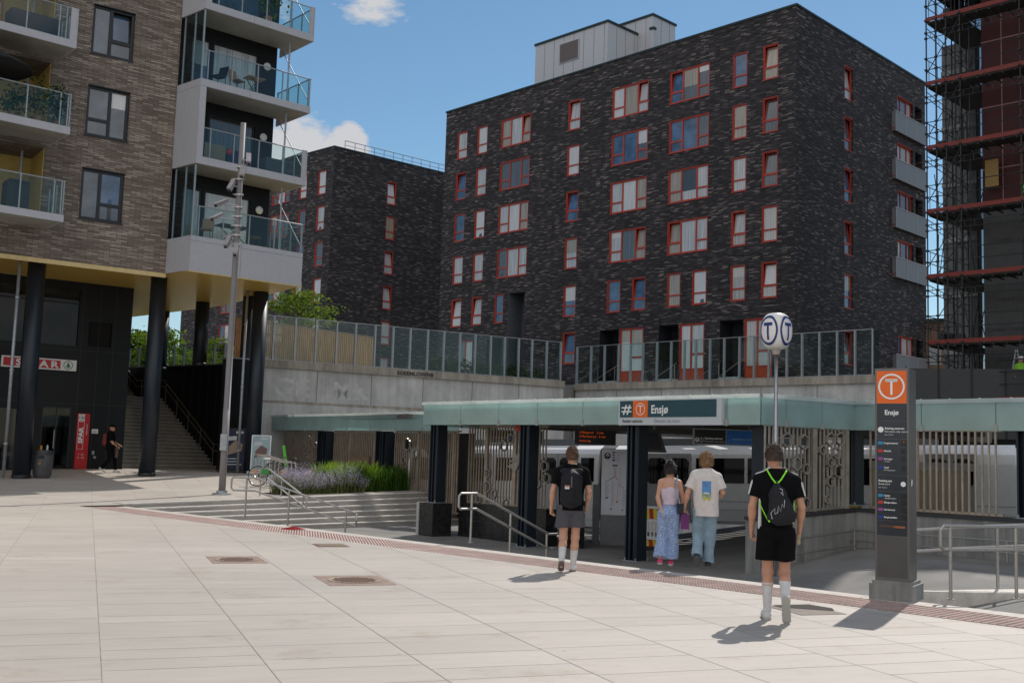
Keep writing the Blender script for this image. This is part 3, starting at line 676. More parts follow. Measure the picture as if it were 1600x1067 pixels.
MB().prism([B1, B0, B2, c3], BZ - .35, BZ - .3).build('roof', CAP, b0_)
m_ = MB(GR); m_.box(-.05, LR2, -.06, .35, BZ + .002, BZ + .1); m2 = MB(GL); m2.box(0, LL + .05, -.06, .35, BZ + .002, BZ + .1); merge(m_, m2).build('roof_edge', CAP, b0_)
m_ = MB(GR)
for i in range(14): m_.box(1.2 + i, 1.24 + i, .3, .34, BZ + .1, BZ + .85)
m_.box(1.2, LR2, .3, .34, BZ + .82, BZ + .87); m_.box(1.2, LR2, .3, .34, BZ + .45, BZ + .48); m_.build('roof_railing', STEEL_D, b0_)
for k, a, b, c, d in wl: window(GL, a, b, c, d, k, RED, b0_, [r.choice([0, 1, 5, 3]), r.choice([0, 5])], ft=.09)
for k, a, b, c, d in wr: window(GR, a, b, c, d, k, RED, b0_, [r.choice([0, 1, 4]), r.choice([0, 3])], ft=.09, tilt=(0,) if r.random() < .3 else ())
# ------------------------------------------------------------------ terrace deck, its walls and glass fences
WL0, WL1 = (-10.41, 45.79), (2.62, 53.25); WR0, WR1 = (3.19, 55.24), (14.63, 43.91); T0 = 5.3
deckm = concrete('terrace_paving', (.26, .25, .235), .3, False)
d2 = Vector((-.8, .6)); R0 = Vector((-13.0, 49.4)); RT = R0 + d2 * 7.9
poly = [(RT.x, RT.y + .3), (R0.x, R0.y + .3), (-12.3, 48.3), (-10.2, 46.3), (2.5, 53.6), (3.3, 55.6), (14.8, 44.3), (24, 53), (60, 80), (70, 150), (-70, 150), (-60, 80), (-30, 62)]
MB().prism(poly, -1.7, TG + .12).build('terrace', deckm, kind='structure')
def retaining(a, b, ztop, name, label):
    f_ = Fr((a[0], a[1], 0), (b[0] - a[0], b[1] - a[1])); L_ = math.dist(a, b)
    t = thing(name, label, 'wall', (a[0], a[1], -1.7))
    m_ = MB(f_); x = 0
    m_.box(0, L_, .1, .5, 3.62, ztop - .31); m_.build('wall', CONC, t)
    m_ = MB(f_); m_.box(0, L_, .0, .5, -1.7, 3.5); m_.build('lower_wall', CONC, t)
    m_ = MB(f_); m_.box(0, L_, .04, .5, 3.5, 3.62); m_.build('ledge', COPE, t)
    m_ = MB(f_); k = int(L_ / 2.4)
    for i in range(k): m_.box(i * L_ / k + .004, (i + 1) * L_ / k - .004, -.02, .52, ztop - .31, ztop)
    m_.build('coping', COPE, t)
    m_ = MB(f_)
    for i in range(1, k): m_.box(i * L_ / k - .012, i * L_ / k + .012, .094, .0995, 3.64, ztop - .33)
    m_.build('shutter_joint', M('conc_joint', (.10, .1, .095), .9), t)
    return t, f_, L_
wt, WLF, LWL = retaining(WL0, WL1, 5.3, 'retaining_wall', 'long grey concrete retaining wall behind the station, left of the inner corner')
m_ = MB(WLF); m_.text('SGEEMLOWNB', .235, 6.15, -.026, 5.05, sx=1.15, bold=.012); m_.build('graffiti', M('spray_black', (.04, .04, .04), .8), wt)
m_ = MB(WLF); m_.text('GE', 1.05, .5, .096, 3.85, sx=1.3, bold=.03); m_.text('MK', 1.0, 3.2, .096, 3.85, sx=1.2, bold=.03); m_.build('faded_graffiti', M('faded_spray', (.475, .475, .455), .85, var=.2, vs=3), wt)
wt2, WRF, LWR = retaining(WR0, WR1, 5.3, 'retaining_wall', 'weathered concrete retaining wall under the right-hand glass fence')
MB(WRF).box(-2.4, -.001, .15, .5, -1.7, 5.28).build('return_wall', CONC_D, wt2)
def glass_fence(fr, posts, z0, h, label, pw=.07, L0=None, L1=None, group=None, zf=None):
    t = thing('glass_fence', label, 'fence', fr((posts[0], .2, z0)), 'glass fences on the terrace')
    zf = zf or (lambda s: z0); pm = MB(fr)
    for s in posts:
        MB(fr).box(s - pw / 2, s + pw / 2, .12, .24, zf(s) - .05, zf(s) + h).build('post', STEEL_D, t)
    for a, b in zip(posts, posts[1:]):
        g = MB(fr); g.add([(a + pw / 2, .17, zf(a) + .06), (b - pw / 2, .17, zf(b) + .06), (b - pw / 2, .17, zf(b) + h - .04), (a + pw / 2, .17, zf(a) + h - .04),
                           (a + pw / 2, .185, zf(a) + .06), (b - pw / 2, .185, zf(b) + .06), (b - pw / 2, .185, zf(b) + h - .04), (a + pw / 2, .185, zf(a) + h - .04)], [(0, 1, 2, 3), (7, 6, 5, 4), (3, 2, 6, 7)])
        g.build('pane', GLASS, t)
    a, b = posts[0], posts[-1]
    MB(fr).bar((a, .18, zf(a) + h - .01), (b, .18, zf(b) + h - .01), .04, .03).build('top_rail', STEEL_D, t); MB(fr).bar((a, .18, zf(a) + .04), (b, .18, zf(b) + .04), .03, .03).build('bottom_rail', STEEL_D, t); return t
PL = [-.45, .5, 1.45, 2.37, 3.31, 4.19, 5.11, 5.98, 6.82, 7.69, 8.51, 9.33, 10.13, 10.96, 11.71, 12.48, 13.22, 14.05, 14.85]
glass_fence(WLF, PL, 5.3, 1.9, 'glass fence with grey posts on the long wall left of the inner corner')
PR = [0, .93, 1.8, 2.69, 3.44, 4.18, 5.02, 5.84, 6.6, 7.24, 8.01, 8.77, 9.57, 10.32, 11.06, 11.94, 12.67, 13.48, 14.29, 15.09, 15.86]
glass_fence(WRF, PR, 5.3, 1.9, 'tall glass fence with grey posts on the weathered wall at right')
MB(WRF).box(15.9, 16.1, .14, .2, 5.32, 7.18).build('end_pane', GLASS_T, wt2)
# slatted timber screen behind the left part of the fence
t = thing('timber_screen', 'brown slatted timber screen standing behind the glass fence', 'screen', WLF((2.3, .6, 5.1)))
wood = M('slat_wood', (.62, .33, .16), .7, 0, .3, 2, sc3=(9, 9, .6)); m_ = MB(WLF)
x = -1.0
while x < 5.25:
    top = 6.98 - .055 * (x + 1); m_.box(x, x + .062, .55, .58, 5.12, top); x += .085
m_.build('slats', wood, t)
m_ = MB(WLF); m_.box(-1.0, 5.3, .6, .64, 5.5, 5.58); m_.box(-1.0, 5.3, .6, .64, 6.4, 6.48)
for x in (-.95, 1.1, 3.1, 5.2): m_.box(x, x + .08, .645, .72, 5.12, 6.7)
m_.build('batten', M('batten_wood', (.16, .09, .05), .8), t)
MB(WLF).add([(-1.05, .53, 6.99), (5.3, .53, 6.64), (5.3, .66, 6.64), (-1.05, .66, 6.99), (-1.05, .53, 7.04), (5.3, .53, 6.69), (5.3, .66, 6.69), (-1.05, .66, 7.04)], [(0, 3, 2, 1), (4, 5, 6, 7), (0, 1, 5, 4), (1, 2, 6, 5), (2, 3, 7, 6), (3, 0, 4, 7)]).build('cap_rail', M('cap_wood', (.42, .27, .16), .7), t)
# ------------------------------------------------------------------ stairs to the terrace beside the shop, dark cladding wall
DW = Fr((R0.x, R0.y, 0), (-.8, .6))          # x up the stairs; y axis points (-.6,-.8): towards the shop
zb = zg(R0.y); stw = M('terrace_stair_stone', (.20, .18, .155), .85, 0, .2, 2, .3)
m_ = MB(DW); n1 = 20; ZL = 3.78; run = 4.4 / n1
for k in range(n1):
    m_.box(run * k, run * (k + 1) + .02, .0, 5.2, zb - .6, zb + (ZL - zb) * (k + 1) / n1 - .0)
m_.box(4.42, 6.3, .0, 5.2, zb - .6, ZL)
for k in range(9): m_.box(6.3 + .2 * k, 6.5 + .2 * k, 0, 5.2, zb, ZL + (5.12 - ZL) * (k + 1) / 9)
m_.build('terrace_stairs', stw, kind='structure')
m_ = MB(DW)
for k in range(n1): z = zb + (ZL - zb) * (k + 1) / n1; m_.box(run * k - .012, run * k + .06, .0, 5.2, z - .03, z + .004)
m_.build('stair_nosing', M('nosing_pale', (.36, .33, .28), .8, var=.25), kind='structure')
t = thing('stair_side_wall', 'black panelled wall along the right side of the terrace stairs', 'wall', DW((0, 0, zb)))
m_ = MB(DW); m_.box(-.6, 7.8, -.3, -.02, zb - .1, 5.24); m_.build('panel_wall', BLACKPNL, t)
m_ = MB(DW)
for i in range(14): m_.box(-.3 + .6 * i - .008, -.3 + .6 * i + .008, -.019, -.008, zb, 5.24)
m_.build('panel_seam', M('seam', (.035, .035, .037), .5), t)
m_ = MB(DW); m_.box(-.62, 7.8, -.36, .0, 5.245, 5.3); m_.build('cap', M('dark_cap', (.03, .03, .032), .5), t)
posts = [.12, .84, 1.62, 2.33, 3.09, 3.82, 4.47, 5.15, 5.88, 6.61, 7.4]
DF = Fr(DW((0, -.4, 0)), (-.8, .6)); glass_fence(DF, posts, 5.3, .98, 'low glass fence above the terrace stairs, behind the columns', .05)
def rail_path(fr, P_, y, post_x, zfun, label, mt=STEEL, r_=.022, low=.28, parent=None, name='handrail', base=None, grp=None):
    t = thing(name, label, 'handrail', fr((P_[0][0], y, (base or P_[0][1] - .9))), grp)
    m_ = MB(fr); m_.tube([(x, y, z) for x, z in P_], r_, 8); m_.build('rail', mt, t)
    m_ = MB(fr); m_.tube([(x, y, z - low) for x, z in P_], r_, 8); m_.build('rail', mt, t)
    for x in post_x:
        zt = np.interp(x, [p[0] for p in P_], [p[1] for p in P_]); m_ = MB(fr); m_.tube([(x, y, zfun(x)), (x, y, zt - .01)], r_ * .9, 6); m_.build('post', mt, t)
    return t
sf = lambda x: zb + (ZL - zb) * min(1, max(0, x / 4.4)) if x < 6.3 else ZL + (x - 6.3) / 1.8 * 1.35
rail_path(DW, [(-.3, zb + 1.1), (0, zb + 1.1), (3.9, ZL + .85), (6.0, ZL + .85), (7.95, 5.95)], .22, [.0, .95, 1.9, 2.8, 3.7, 4.6, 5.6, 6.6, 7.5], sf, 'steel double handrail against the black wall of the terrace stairs', M('dull_brass_steel', (.30, .26, .21), .4, .8))
# ------------------------------------------------------------------ the tan brick building on columns, at left
SOF = 7.9
BF = Fr((-17.44, 36.86, 0), (4.59, 3.31)); VF = Fr((-11.70, 39.17, 0), (3.46, 3.05))
lb = thing('residential_building', 'tan brick apartment building on black columns with white balconies and a shop below', 'building', (-17.4, 42, zg(42)))
gold = M('gold_soffit', (.50, .36, .13), .35, .55, .1, 4, sc3=(1, 1, 1)); goldm, gt, gb = base('gold_soffit_slats')
wv = gt.nodes.new('ShaderNodeTexWave'); wv.inputs['Scale'].default_value = 2.2; wv.inputs['Distortion'].default_value = .3; wv.bands_direction = 'X'
mp = gt.nodes.new('ShaderNodeMapping'); mp.inputs['Rotation'].default_value = (0, 0, rad(40)); gt.links.new(gt.nodes.new('ShaderNodeTexCoord').outputs['Object'], mp.inputs['Vector']); gt.links.new(mp.outputs['Vector'], wv.inputs['Vector'])
gt.links.new(ramp(gt, wv.outputs['Fac'], [(0, (.50, .31, .07)), (.1, (.82, .54, .12)), (1, (.90, .62, .16))]), gb.inputs['Base Color']); gb.inputs['Metallic'].default_value = .25; gb.inputs['Roughness'].default_value = .3
gold_edge = M('gold_edge', (.62, .47, .22), .45, .3)
wm = MB(BF)
hs = [(2.45, 3.96, z - 1.86, z) for z in (20.4, 17.38, 14.38, 11.35)]
log = [(-6.5, 1.17, z, z + 2.72) for z in (9.05, 12.1, 15.12, 18.1)]
wall_holes(wm, -14, 5.65, SOF + .0, 24, hs + [(*q, 1.9) for q in log], rev=.2)
CRN = BF((5.65, 0, 0)); E1 = VF((4.0, 1.75, 0)); E2 = VF((4.0 - 2.2, 9.0, 0)); LF_ = BF((-14, 0, 0)); LB_ = BF((-14, 16, 0))
wm.build('wall', TANBRICK, lb)
m_ = MB()
sp = [BF((-14, 0, 0)), BF((5.65, 0, 0)), VF((0, 0, 0)), VF((4.62, 0, 0)), (-12.45, 48.1), (-13.7, 49.6), (-20, 55.4), (-32, 58), BF((-14, 14, 0))]
m_.add([(p[0], p[1], SOF - .02) for p in sp][::-1], [tuple(range(len(sp)))]); m_.build('soffit', goldm, lb)
m_ = MB(BF); m_.box(-14, 5.66, -.04, .02, SOF - .16, SOF - .001); m_.build('soffit_edge', gold_edge, lb)
m_ = MB(VF); m_.box(-.02, 4.64, -.01, .05, SOF - .05, SOF + .0); m_.box(-.02, .03, .05, 1.5, SOF - .05, SOF + .0); m_.build('soffit_edge', gold_edge, lb)
bw = MB()
def vwall(a, b, z0, z1, m=bw): w_ = MB(Fr((a[0], a[1], 0), (b[0] - a[0], b[1] - a[1]))); w_.quad((0, 0, z0), (math.dist(a[:2], b[:2]), 0, z0), (math.dist(a[:2], b[:2]), 0, z1), (0, 0, z1)); merge(m, w_)
vwall(VF((-.2, 1.5, 0)), VF((-.2, 1.75, 0)), SOF, 24)
vwall(E1, E2, SOF, 24); vwall(E2, (-20, 55.4), SOF, 24); vwall((-20, 55.4), (-32, 58), SOF, 24); vwall((-32, 58), BF((-14, 0, 0)), SOF, 24)
bw.build('rear_wall', DARKBRICK, lb)
m_ = MB(VF); hb = []
for zf in (9.2, 12.15, 15.05, 18.0): hb += [(.35, 1.15, zf + .05, zf + 2.15), (1.25, 3.2, zf + .05, zf + 2.15)]
pts_in = MB(VF); wall_holes(pts_in, -.2, 4.0, SOF + .1, 24, hb, y=1.75, rev=.12); pts_in.build('balcony_wall', BLACKPNL, lb)
roofp = [(p[0], p[1], 24) for p in (BF((-14, 0, 0)), BF((5.65, 0, 0)), E1, E2, (-20, 55.4), (-32, 58))]
MB().add(roofp, [tuple(range(6))]).build('roof', CAP, lb)
VI = Fr(VF((0, 1.75, 0)), VF.x)
for i, zf in enumerate((9.2, 12.15, 15.05, 18.0)):
    window(VI, .35, 1.15, zf + .05, zf + 2.15, 'd', BLACKF, lb, [(0, 3, 3, 2)[i]], sill=False, ft=.07)
    window(VI, 1.25, 3.2, zf + .05, zf + 2.15, 'd', BLACKF, lb, [(1, 5, 0, 2)[i]], sill=False, ft=.07)
    MB(VF).ell((3.55, 1.68, zf + 1.75), (.16, .07, .16), 20, 10).build('wall_lamp', M('opal_lamp', (.7, .7, .68), .4), lb)
for i, (a, b, c, d) in enumerate(hs): window(BF, a, b, c, d, 'v' if i == 2 else 'w', BLACKF, lb, [(3, 3), (6, 3), (6, 6), (6, 3)][i], dep=.16, ft=.11, tilt=(1,) if i == 1 else ())
lumber = M('yellow_loggia_panel', (.50, .36, .10), .5, var=.15); orangew = M('orange_window_wood', (.42, .15, .03), .5)
for i, (a, b, c, d) in enumerate(log):
    m_ = MB(BF); m_.quad((a, 1.9, c), (b, 1.9, c), (b, 1.9, d), (a, 1.9, d)); m_.box(b - .03, b - .005, .01, 1.89, c, d - .01); m_.build('loggia_wall', lumber, lb)
    LFW = Fr(BF((0, 1.8, 0)), BF.x); window(LFW, -1.6, -.2, c + .02, c + 2.2, 'w', orangew, lb, [3, 0], sill=False, dep=.06); window(LFW, -5.2, -2.2, c + .02, c + 2.2, 't', orangew, lb, [5, 3, 0], sill=False, dep=.06)
    MB(BF).tube([(.62, .9, c), (.62, .9, d)], .05, 8).build('downpipe', STEEL_D, lb)
bal_m = WHITE_MET; under = concrete('balcony_underside', (.34, .325, .29), .2, False)
def guard(fr, p0, p1, z0, z1, parent, posts, out=True):
    """glass guard between two plan points"""
    a, b = Vector(p0), Vector(p1); L_ = (b - a).length; g = Fr(fr((a.x, a.y, 0)), (fr((b.x, b.y, 0))[0] - fr((a.x, a.y, 0))[0], fr((b.x, b.y, 0))[1] - fr((a.x, a.y, 0))[1]))
    m_ = MB(g); m_.box(0, L_, .045, .055, z0 + .02, z1 - .03); pn = m_.build('glass_guard', GLASS, parent)
    m_ = MB(g); m_.tube([(0, .05, z1), (L_, .05, z1)], .024, 8)
    for q in posts: m_.box(q * L_ - .02, q * L_ + .02, .03, .075, z0, z1)
    m_.build('guard_rail', STEEL_D, pn)
def sidep(m_, z0, z1, t_=.06): m_.prism([(0, .062), (t_, .062), (t_ - .19, 1.53), (-.21, 1.53)], z0, z1)
# right-hand stack
for i, (zb_, zt_, rail, full) in enumerate(((7.9, 9.18, 10.3, 0), (11.85, 12.13, 13.23, 1), (14.76, 15.03, 16.15, 0), (17.68, 17.96, 19.05, 1))):
    x1 = 4.62 if i != 1 else 4.6
    m_ = MB(VF); m_.box(0, x1, .0, .06, zb_, zt_); sidep(m_, zb_, zt_); m_.box(x1 - .06, x1, .062, 2.6, zb_, zt_); o = m_.build('balcony', bal_m, lb)
    m_ = MB(VF); m_.box(.062, x1 - .062, .062, 1.74, zb_ + .015, zt_ - .03)
    if i: m_.build('balcony_slab', under, o)
    else:
        m_.build('balcony_slab', goldm, o)
    m_ = MB(VF); m_.box(2.0, 2.012, -.004, -.001, zb_ + .02, zt_ - .02); m_.box(0, x1, -.004, -.001, zt_ - .19, zt_ - .18) if i == 0 else None; m_.build('panel_joint', M('joint_grey', (.16, .165, .175)), o)
    pr = (.06, .27, .5, .73, .98) if i % 2 == 0 else (.07, .3, .55, .8)
    guard(VF, (0 if not full else .25, 0), (x1 if not full else x1 - .22, 0), zt_, rail, o, pr)
    guard(VF, (x1, 0), (x1, 2.6), zt_, rail, o, (.02, .35, .65, .98))
    if full:
        m_ = MB(VF); sidep(m_, zt_ + .002, zt_ + 2.62); m_.box(0, .25, .0, .06, zt_ + .002, zt_ + 2.62 if i == 1 else zt_ + 2.62); m_.build('side_panel', bal_m, o)
        m_ = MB(VF); m_.box(x1 - .22, x1, .0, .06, zt_ + .002, rail + .02); m_.build('end_fin', bal_m, o)
    else:
        m_ = MB(VF); m_.prism([(.03, .05), (.045, .05), (-.14, 1.48), (-.155, 1.48)], zt_ + .02, zt_ + 2.6); g = m_.build('side_glass', GLASS_T, o)
        m_ = MB(VF)
        for y in (.05, .62, 1.3): m_.box(.01 - y * .125, .07 - y * .125, y - .025, y + .025, zt_, zt_ + 2.62)
        m_.build('side_post', STEEL_D, g)
    m_ = MB(VF); m_.tube([(3.85, .5, zt_), (3.85, .5, zt_ + 2.6)], .035, 8); m_.build('thin_column', STEEL_D, o)
    m_ = MB(VF); m_.tube([(4.1, 1.6, zt_ + 2.6), (4.62, .2, zt_ + .3)], .018, 6); m_.build('wind_brace', STEEL_D, o)
# far-left stack, projecting 1.5 m from the brick
NF = Fr(VF((-4.52, 0, 0)), VF.x)    # x=0 is the right end of these balconies
for i, (zb_, zt_, rail, fin) in enumerate(((8.9, 9.14, 10.29, 0), (11.89, 12.15, 13.27, 0), (14.88, 15.14, 16.25, 1), (17.9, 18.15, 19.3, 0))):
    m_ = MB(NF); m_.box(-8, 0, .0, .06, zb_, zt_); m_.box(-.06, 0, .062, 1.45, zb_, zt_); o = m_.build('balcony', bal_m, lb)
    m_ = MB(NF); m_.box(-8, -.062, .062, 1.75, zb_ + .015, zt_ - .03); m_.build('balcony_slab', under, o)
    guard(NF, (-8, 0), (-.25 if fin else 0, 0), zt_, rail, o, (.66, .82, .955, .985))
    guard(NF, (0, 0), (0, 1.45), zt_, rail, o, (.02, .5, .98))
    if fin: MB(NF).box(-.24, 0, 0, .06, zt_ + .002, rail + .02).build('end_fin', bal_m, o)
# columns
colr = .30; cols = [((-13.32, 40.95), zg(41), 'black column under the brick corner, in front of the terrace stairs'), ((-16.78, 38.3), zg(38.3), 'black column in front of the red shop sign, nearest the camera'),
        ((-10.2, 44.1), zg(44), 'black column under the right end of the white balcony block'), ((-10.98, 45.6), zg(45), 'black column just behind the one under the balcony block, rising from a black box'), ((-13.6, 47.9), 5.1, 'slim black column rising from the terrace behind the lamp post side'), ((-19.2, 54.3), 5.1, 'furthest black column, standing on the terrace beside the trees'), ((-16.5, 51.6), 5.1, 'black column on the terrace half hidden behind the corner column')]
for (x, y), z0, lab in cols:
    t = thing('column', lab, 'column', (x, y, z0), 'round black columns carrying the brick building')
    m_ = MB(); m_.smooth = True; m_.lathe([(colr, 0), (colr, SOF - .03 - z0)], (x, y, z0), 28); m_.build('shaft', NAVY, t)
    m_ = MB(); m_.lathe([(colr + .015, 0), (colr + .015, .1), (colr, .12)], (x, y, z0 + .002), 28); m_.build('base_ring', BLACKF, t)
t = thing('service_cabinet', 'tall black box at the foot of the rear column, beside the posters', 'cabinet', (-11.4, 45.0, zg(45)))
m_ = MB(Fr((-11.35, 45.3, 0), az=-40)); m_.box(-.45, .35, -.5, .3, zg(45), 5.2); m_.build('body', BLACKPNL, t); m_ = MB(Fr((-11.35, 45.3, 0), az=-40)); m_.box(-.5, .4, -.55, .35, 5.2, 5.26); m_.build('lid', STEEL_D, t)
for (x, y), lab in (((-17.05, 37.55), 'thin pale downpipe left of the nearest black column'), ((-10.65, 43.7), 'thin pale downpipe beside the column under the balcony end')):
    t = thing('downpipe', lab, 'pipe', (x, y, zg(y)), 'pale downpipes beside the columns')
    m_ = MB(); m_.smooth = True; m_.tube([(x, y, zg(y) + .05), (x, y, SOF - .03)], .055, 10); m_.build('pipe', STEEL_D, t)
    m_ = MB()
    for z in (1.5, 4.0, 6.5): m_.lathe([(.075, -.03), (.075, .03)], (x, y, z), 12)
    m_.build('bracket', STEEL_D, t)
# ------------------------------------------------------------------ shop front
SH = Fr((-17.5, 42.6, 0), (.8, .6)); sz = zg(42.6)
shop = thing('shop', 'black shop front recessed under the brick building with red and white signs', 'shop', (-17.5, 42.6, sz))
m_ = MB(SH); hh = [(-9, .60, 5.35, 7.55), (-.5, .58, sz, 2.95), (-5.5, -1.35, sz, 2.8), (1.0, 1.9, 5.4, 6.35)]
wall_holes(m_, -11, 2.66, sz - .2, SOF - .025, hh, rev=.12); m_.quad((2.66, 0, sz - .2), (2.66, 14, sz - .2), (2.66, 14, SOF - .025), (2.66, 0, SOF - .025)); m_.build('wall', BLACKPNL, shop)
m_ = MB(SH); m_.box(1.0, 1.9, .1, .3, 5.4, 6.35); m_.build('vent_recess', M('vent_black', (.004, .004, .004), .9), shop)
gm = pane_mat('shop_glass', (.02, .022, .022), coat=.22); im = M('shop_interior', (.03, .028, .025), .8)
m_ = MB(SH); m_.quad((-9, .1, 5.35), (.6, .1, 5.35), (.6, .1, 7.55), (-9, .1, 7.55)); g = m_.build('upper_window', gm, shop)
m_ = MB(SH)
for x in (-6.8, -4.6, -2.55, -.9): m_.box(x - .035, x + .035, .03, .098, 5.35, 7.55)
m_.box(-9, .6, .03, .098, 7.0, 7.07); m_.build('mullion', BLACKF, g)
m_ = MB(SH); m_.box(-.5, .58, .9, .95, sz, 2.95); m_.box(-5.5, -1.35, .9, .95, sz, 2.8); m_.build('interior', im, shop)
m_ = MB(SH); m_.box(-.46, .02, .06, .075, sz + .05, 2.9); m_.box(.06, .54, .06, .075, sz + .05, 2.9); d = m_.build('door', GLASS_D, shop)
m_ = MB(SH)
for x in (-.5, .02, .54): m_.box(x, x + .04, .03, .1, sz, 2.95)
m_.box(-.5, .58, .03, .1, 2.9, 2.95); m_.build('door_frame', BLACKF, d)
m_ = MB(SH); m_.tube([(-.02, -.02, sz + .8), (-.02, -.02, sz + 1.5)], .015, 6); m_.build('handle', STEEL, d)
m_ = MB(SH); m_.quad((-5.5, .08, sz), (-1.35, .08, sz), (-1.35, .08, 2.8), (-5.5, .08, 2.8)); g = m_.build('display_window', GLASS_D, shop)
m_ = MB(SH)
for x in (-4.2, -2.9, -1.7, -1.36): m_.box(x - .03, x + .03, .03, .078, sz, 2.8)
m_.build('window_frame', BLACKF, g)
r = random.Random(9)
shelf = [M('shelf_white', (.55, .55, .52)), M('shelf_teal', (.05, .18, .2)), M('shelf_orange', (.5, .2, .03))]
for k in range(3):
    m_ = MB(SH)
    for i in range(9):
        x = r.uniform(-.45, .5) if i % 2 else r.uniform(-3.4, -1.5); z = r.uniform(sz + .1, 2.5); m_.box(x, x + r.uniform(.05, .22), .8, .88, z, z + r.uniform(.02, .12))
    m_.build('shelf_goods', shelf[k], shop)
redm = M('sign_red', (.46, .008, .012), .4, var=.05); wm_ = M('sign_white', (.72, .72, .70), .45, var=.04); grn = M('sign_green', (.01, .16, .07), .45)
def fir(mb, x, y, z, R_, rot=False):
    def T(u, v): return (x + (u if not rot else -v) * R_, y, z + (v if not rot else u) * R_)
    mb.add([T(*p) for p in ((0, .62), (.2, .3), (.1, .3), (.36, -.02), (.2, -.02), (.52, -.38), (.09, -.38), (.09, -.6), (-.09, -.6), (-.09, -.38), (-.52, -.38), (-.2, -.02), (-.36, -.02), (-.1, .3), (-.2, .3))],
           [(0, 1, 14), (1, 2, 13, 14), (2, 3, 12, 13), (3, 4, 11, 12), (4, 5, 10, 11), (5, 6, 9, 10), (6, 7, 8, 9)])
t = thing('shop_sign', 'long red and white shop sign reading SPAR, on the black wall above the door', 'sign', SH((-.8, -.1, 4.37)))
m_ = MB(SH); m_.box(-2.12, .6, -.12, -.005, 4.36, 4.78); m_.build('sign_box', wm_, t)
m_ = MB(SH); m_.box(-2.06, 0.0, -.128, -.121, 4.41, 4.73); m_.build('red_field', redm, t)
m_ = MB(SH)
for c, x in (('S', -1.62), ('P', -1.18), ('A', -.76), ('R', -.36)): m_.text(c, .34, x, -.131, 4.45, sx=1.35, bold=.012)
m_.build('lettering', wm_, t)
m_ = MB(SH); m_.disc(.29, -.125, 4.57, .175, .15, sx=1); fir(m_, .29, -.126, 4.57, .2); m_.build('emblem', grn, t)
t = thing('shop_sign', 'upright red sign with vertical white SPAR lettering beside the shop door', 'sign', SH((1.03, -.1, .59)))
m_ = MB(SH); m_.box(.79, 1.26, -.1, -.005, .60, 2.74); m_.build('sign_box', redm, t)
m_ = MB(SH); m_.box(.83, 1.06, -.108, -.101, 2.44, 2.71); m_.box(.83, .84, -.108, -.101, 1.35, 2.42); m_.box(1.05, 1.06, -.108, -.101, 1.35, 2.42); m_.box(.84, 1.05, -.108, -.101, 1.35, 1.36); m_.box(.84, 1.05, -.108, -.101, 2.41, 2.42)
m_.text('SPAR', .21, 1.02, -.11, 1.58, rotv=True, sx=1.3, bold=.01); m_.text('Valkommen!', .085, 1.19, -.11, 1.9, rotv=True); m_.text('7 - 23', .085, .90, -.11, 1.12); m_.text('(9 - 20)', .085, .87, -.11, 1.0); m_.build('lettering', wm_, t)
m_ = MB(SH); m_.disc(.945, -.112, 2.575, .105, .088); fir(m_, .945, -.113, 2.575, .11, True); m_.build('emblem', grn, t)
t = thing('notice_plate', 'small white notice plate on the black wall right of the upright red sign', 'notice', SH((1.5, -.02, 1.98)))
MB(SH).box(1.38, 1.62, -.03, -.005, 1.98, 2.15).build('plate', wm_, t); m_ = MB(SH)
for z in (2.09, 2.05, 2.02): m_.box(1.41, 1.57, -.034, -.031, z - .006, z + .006)
m_.build('print', M('print_grey', (.15, .15, .15)), t)
t = thing('wall_socket_box', 'small grey outlet box low on the black wall, above the pavement', 'outlet box', SH((1.55, -.02, 1.05)))
MB(SH).box(1.5, 1.6, -.06, -.005, 1.0, 1.1).build('box', STEEL, t); MB(SH).box(1.44, 1.53, -.05, -.005, 1.15, 1.3).build('cover', STEEL_D, t)
# seams of the black cladding
m_ = MB(SH)
for x in (.75, 1.4, 2.0): m_.box(x - .006, x + .006, -.004, -.001, sz, 7.8)
for z in (3.1, 5.2): m_.box(-11, 2.66, -.004, -.001, z - .006, z + .006)
m_.build('cladding_seam', M('seam', (.035, .035, .037), .5), shop)
# ------------------------------------------------------------------ bin
bx, by = -16.25, 38.75
t = thing('litter_bin', 'round grey litter bin beside the nearest black column', 'bin', (bx, by, zg(by)))
m_ = MB(); m_.smooth = True; m_.lathe([(.25, 0), (.26, .06), (.31, .12), (.32, .85), (.31, .92)], (bx, by, zg(by)), 28); m_.build('body', M('bin_grey', (.10, .10, .105), .5, .2), t)
m_ = MB(); m_.lathe([(.33, .80), (.33, .87), (.30, .95), (.1, .97)], (bx, by, zg(by)), 28); m_.build('lid', M('bin_dark', (.04, .04, .042), .5), t)
m_ = MB(); m_.box(bx - .16, bx + .16, by - .335, by - .3, zg(by) + .68, zg(by) + .78); m_.build('slot', BLACK, t)
m_ = MB(Fr((bx, by - .325, 0))); m_.disc(.03, -.01, zg(by) + .5, .045, .02, 16); m_.build('sticker', M('orange_sticker', (.5, .22, .04)), t)
m_ = MB(); m_.tube([(bx - .1, by, zg(by) + .95), (bx - .1, by, zg(by) + 1.12)], [.045, .04], 8); tag(m_.build('orange_cup', M('orange_cup', (.6, .22, .02)), label='orange cup standing on top of the grey litter bin', cat='cup'))
m_ = MB(); m_.tube([(bx + .12, by, zg(by) + .96), (bx + .12, by, zg(by) + 1.1), (bx + .12, by, zg(by) + 1.15)], [.035, .035, .012], 8); tag(m_.build('plastic_bottle', M('pale_bottle', (.5, .55, .55), .2), label='small pale bottle standing on top of the grey litter bin', cat='bottle'))
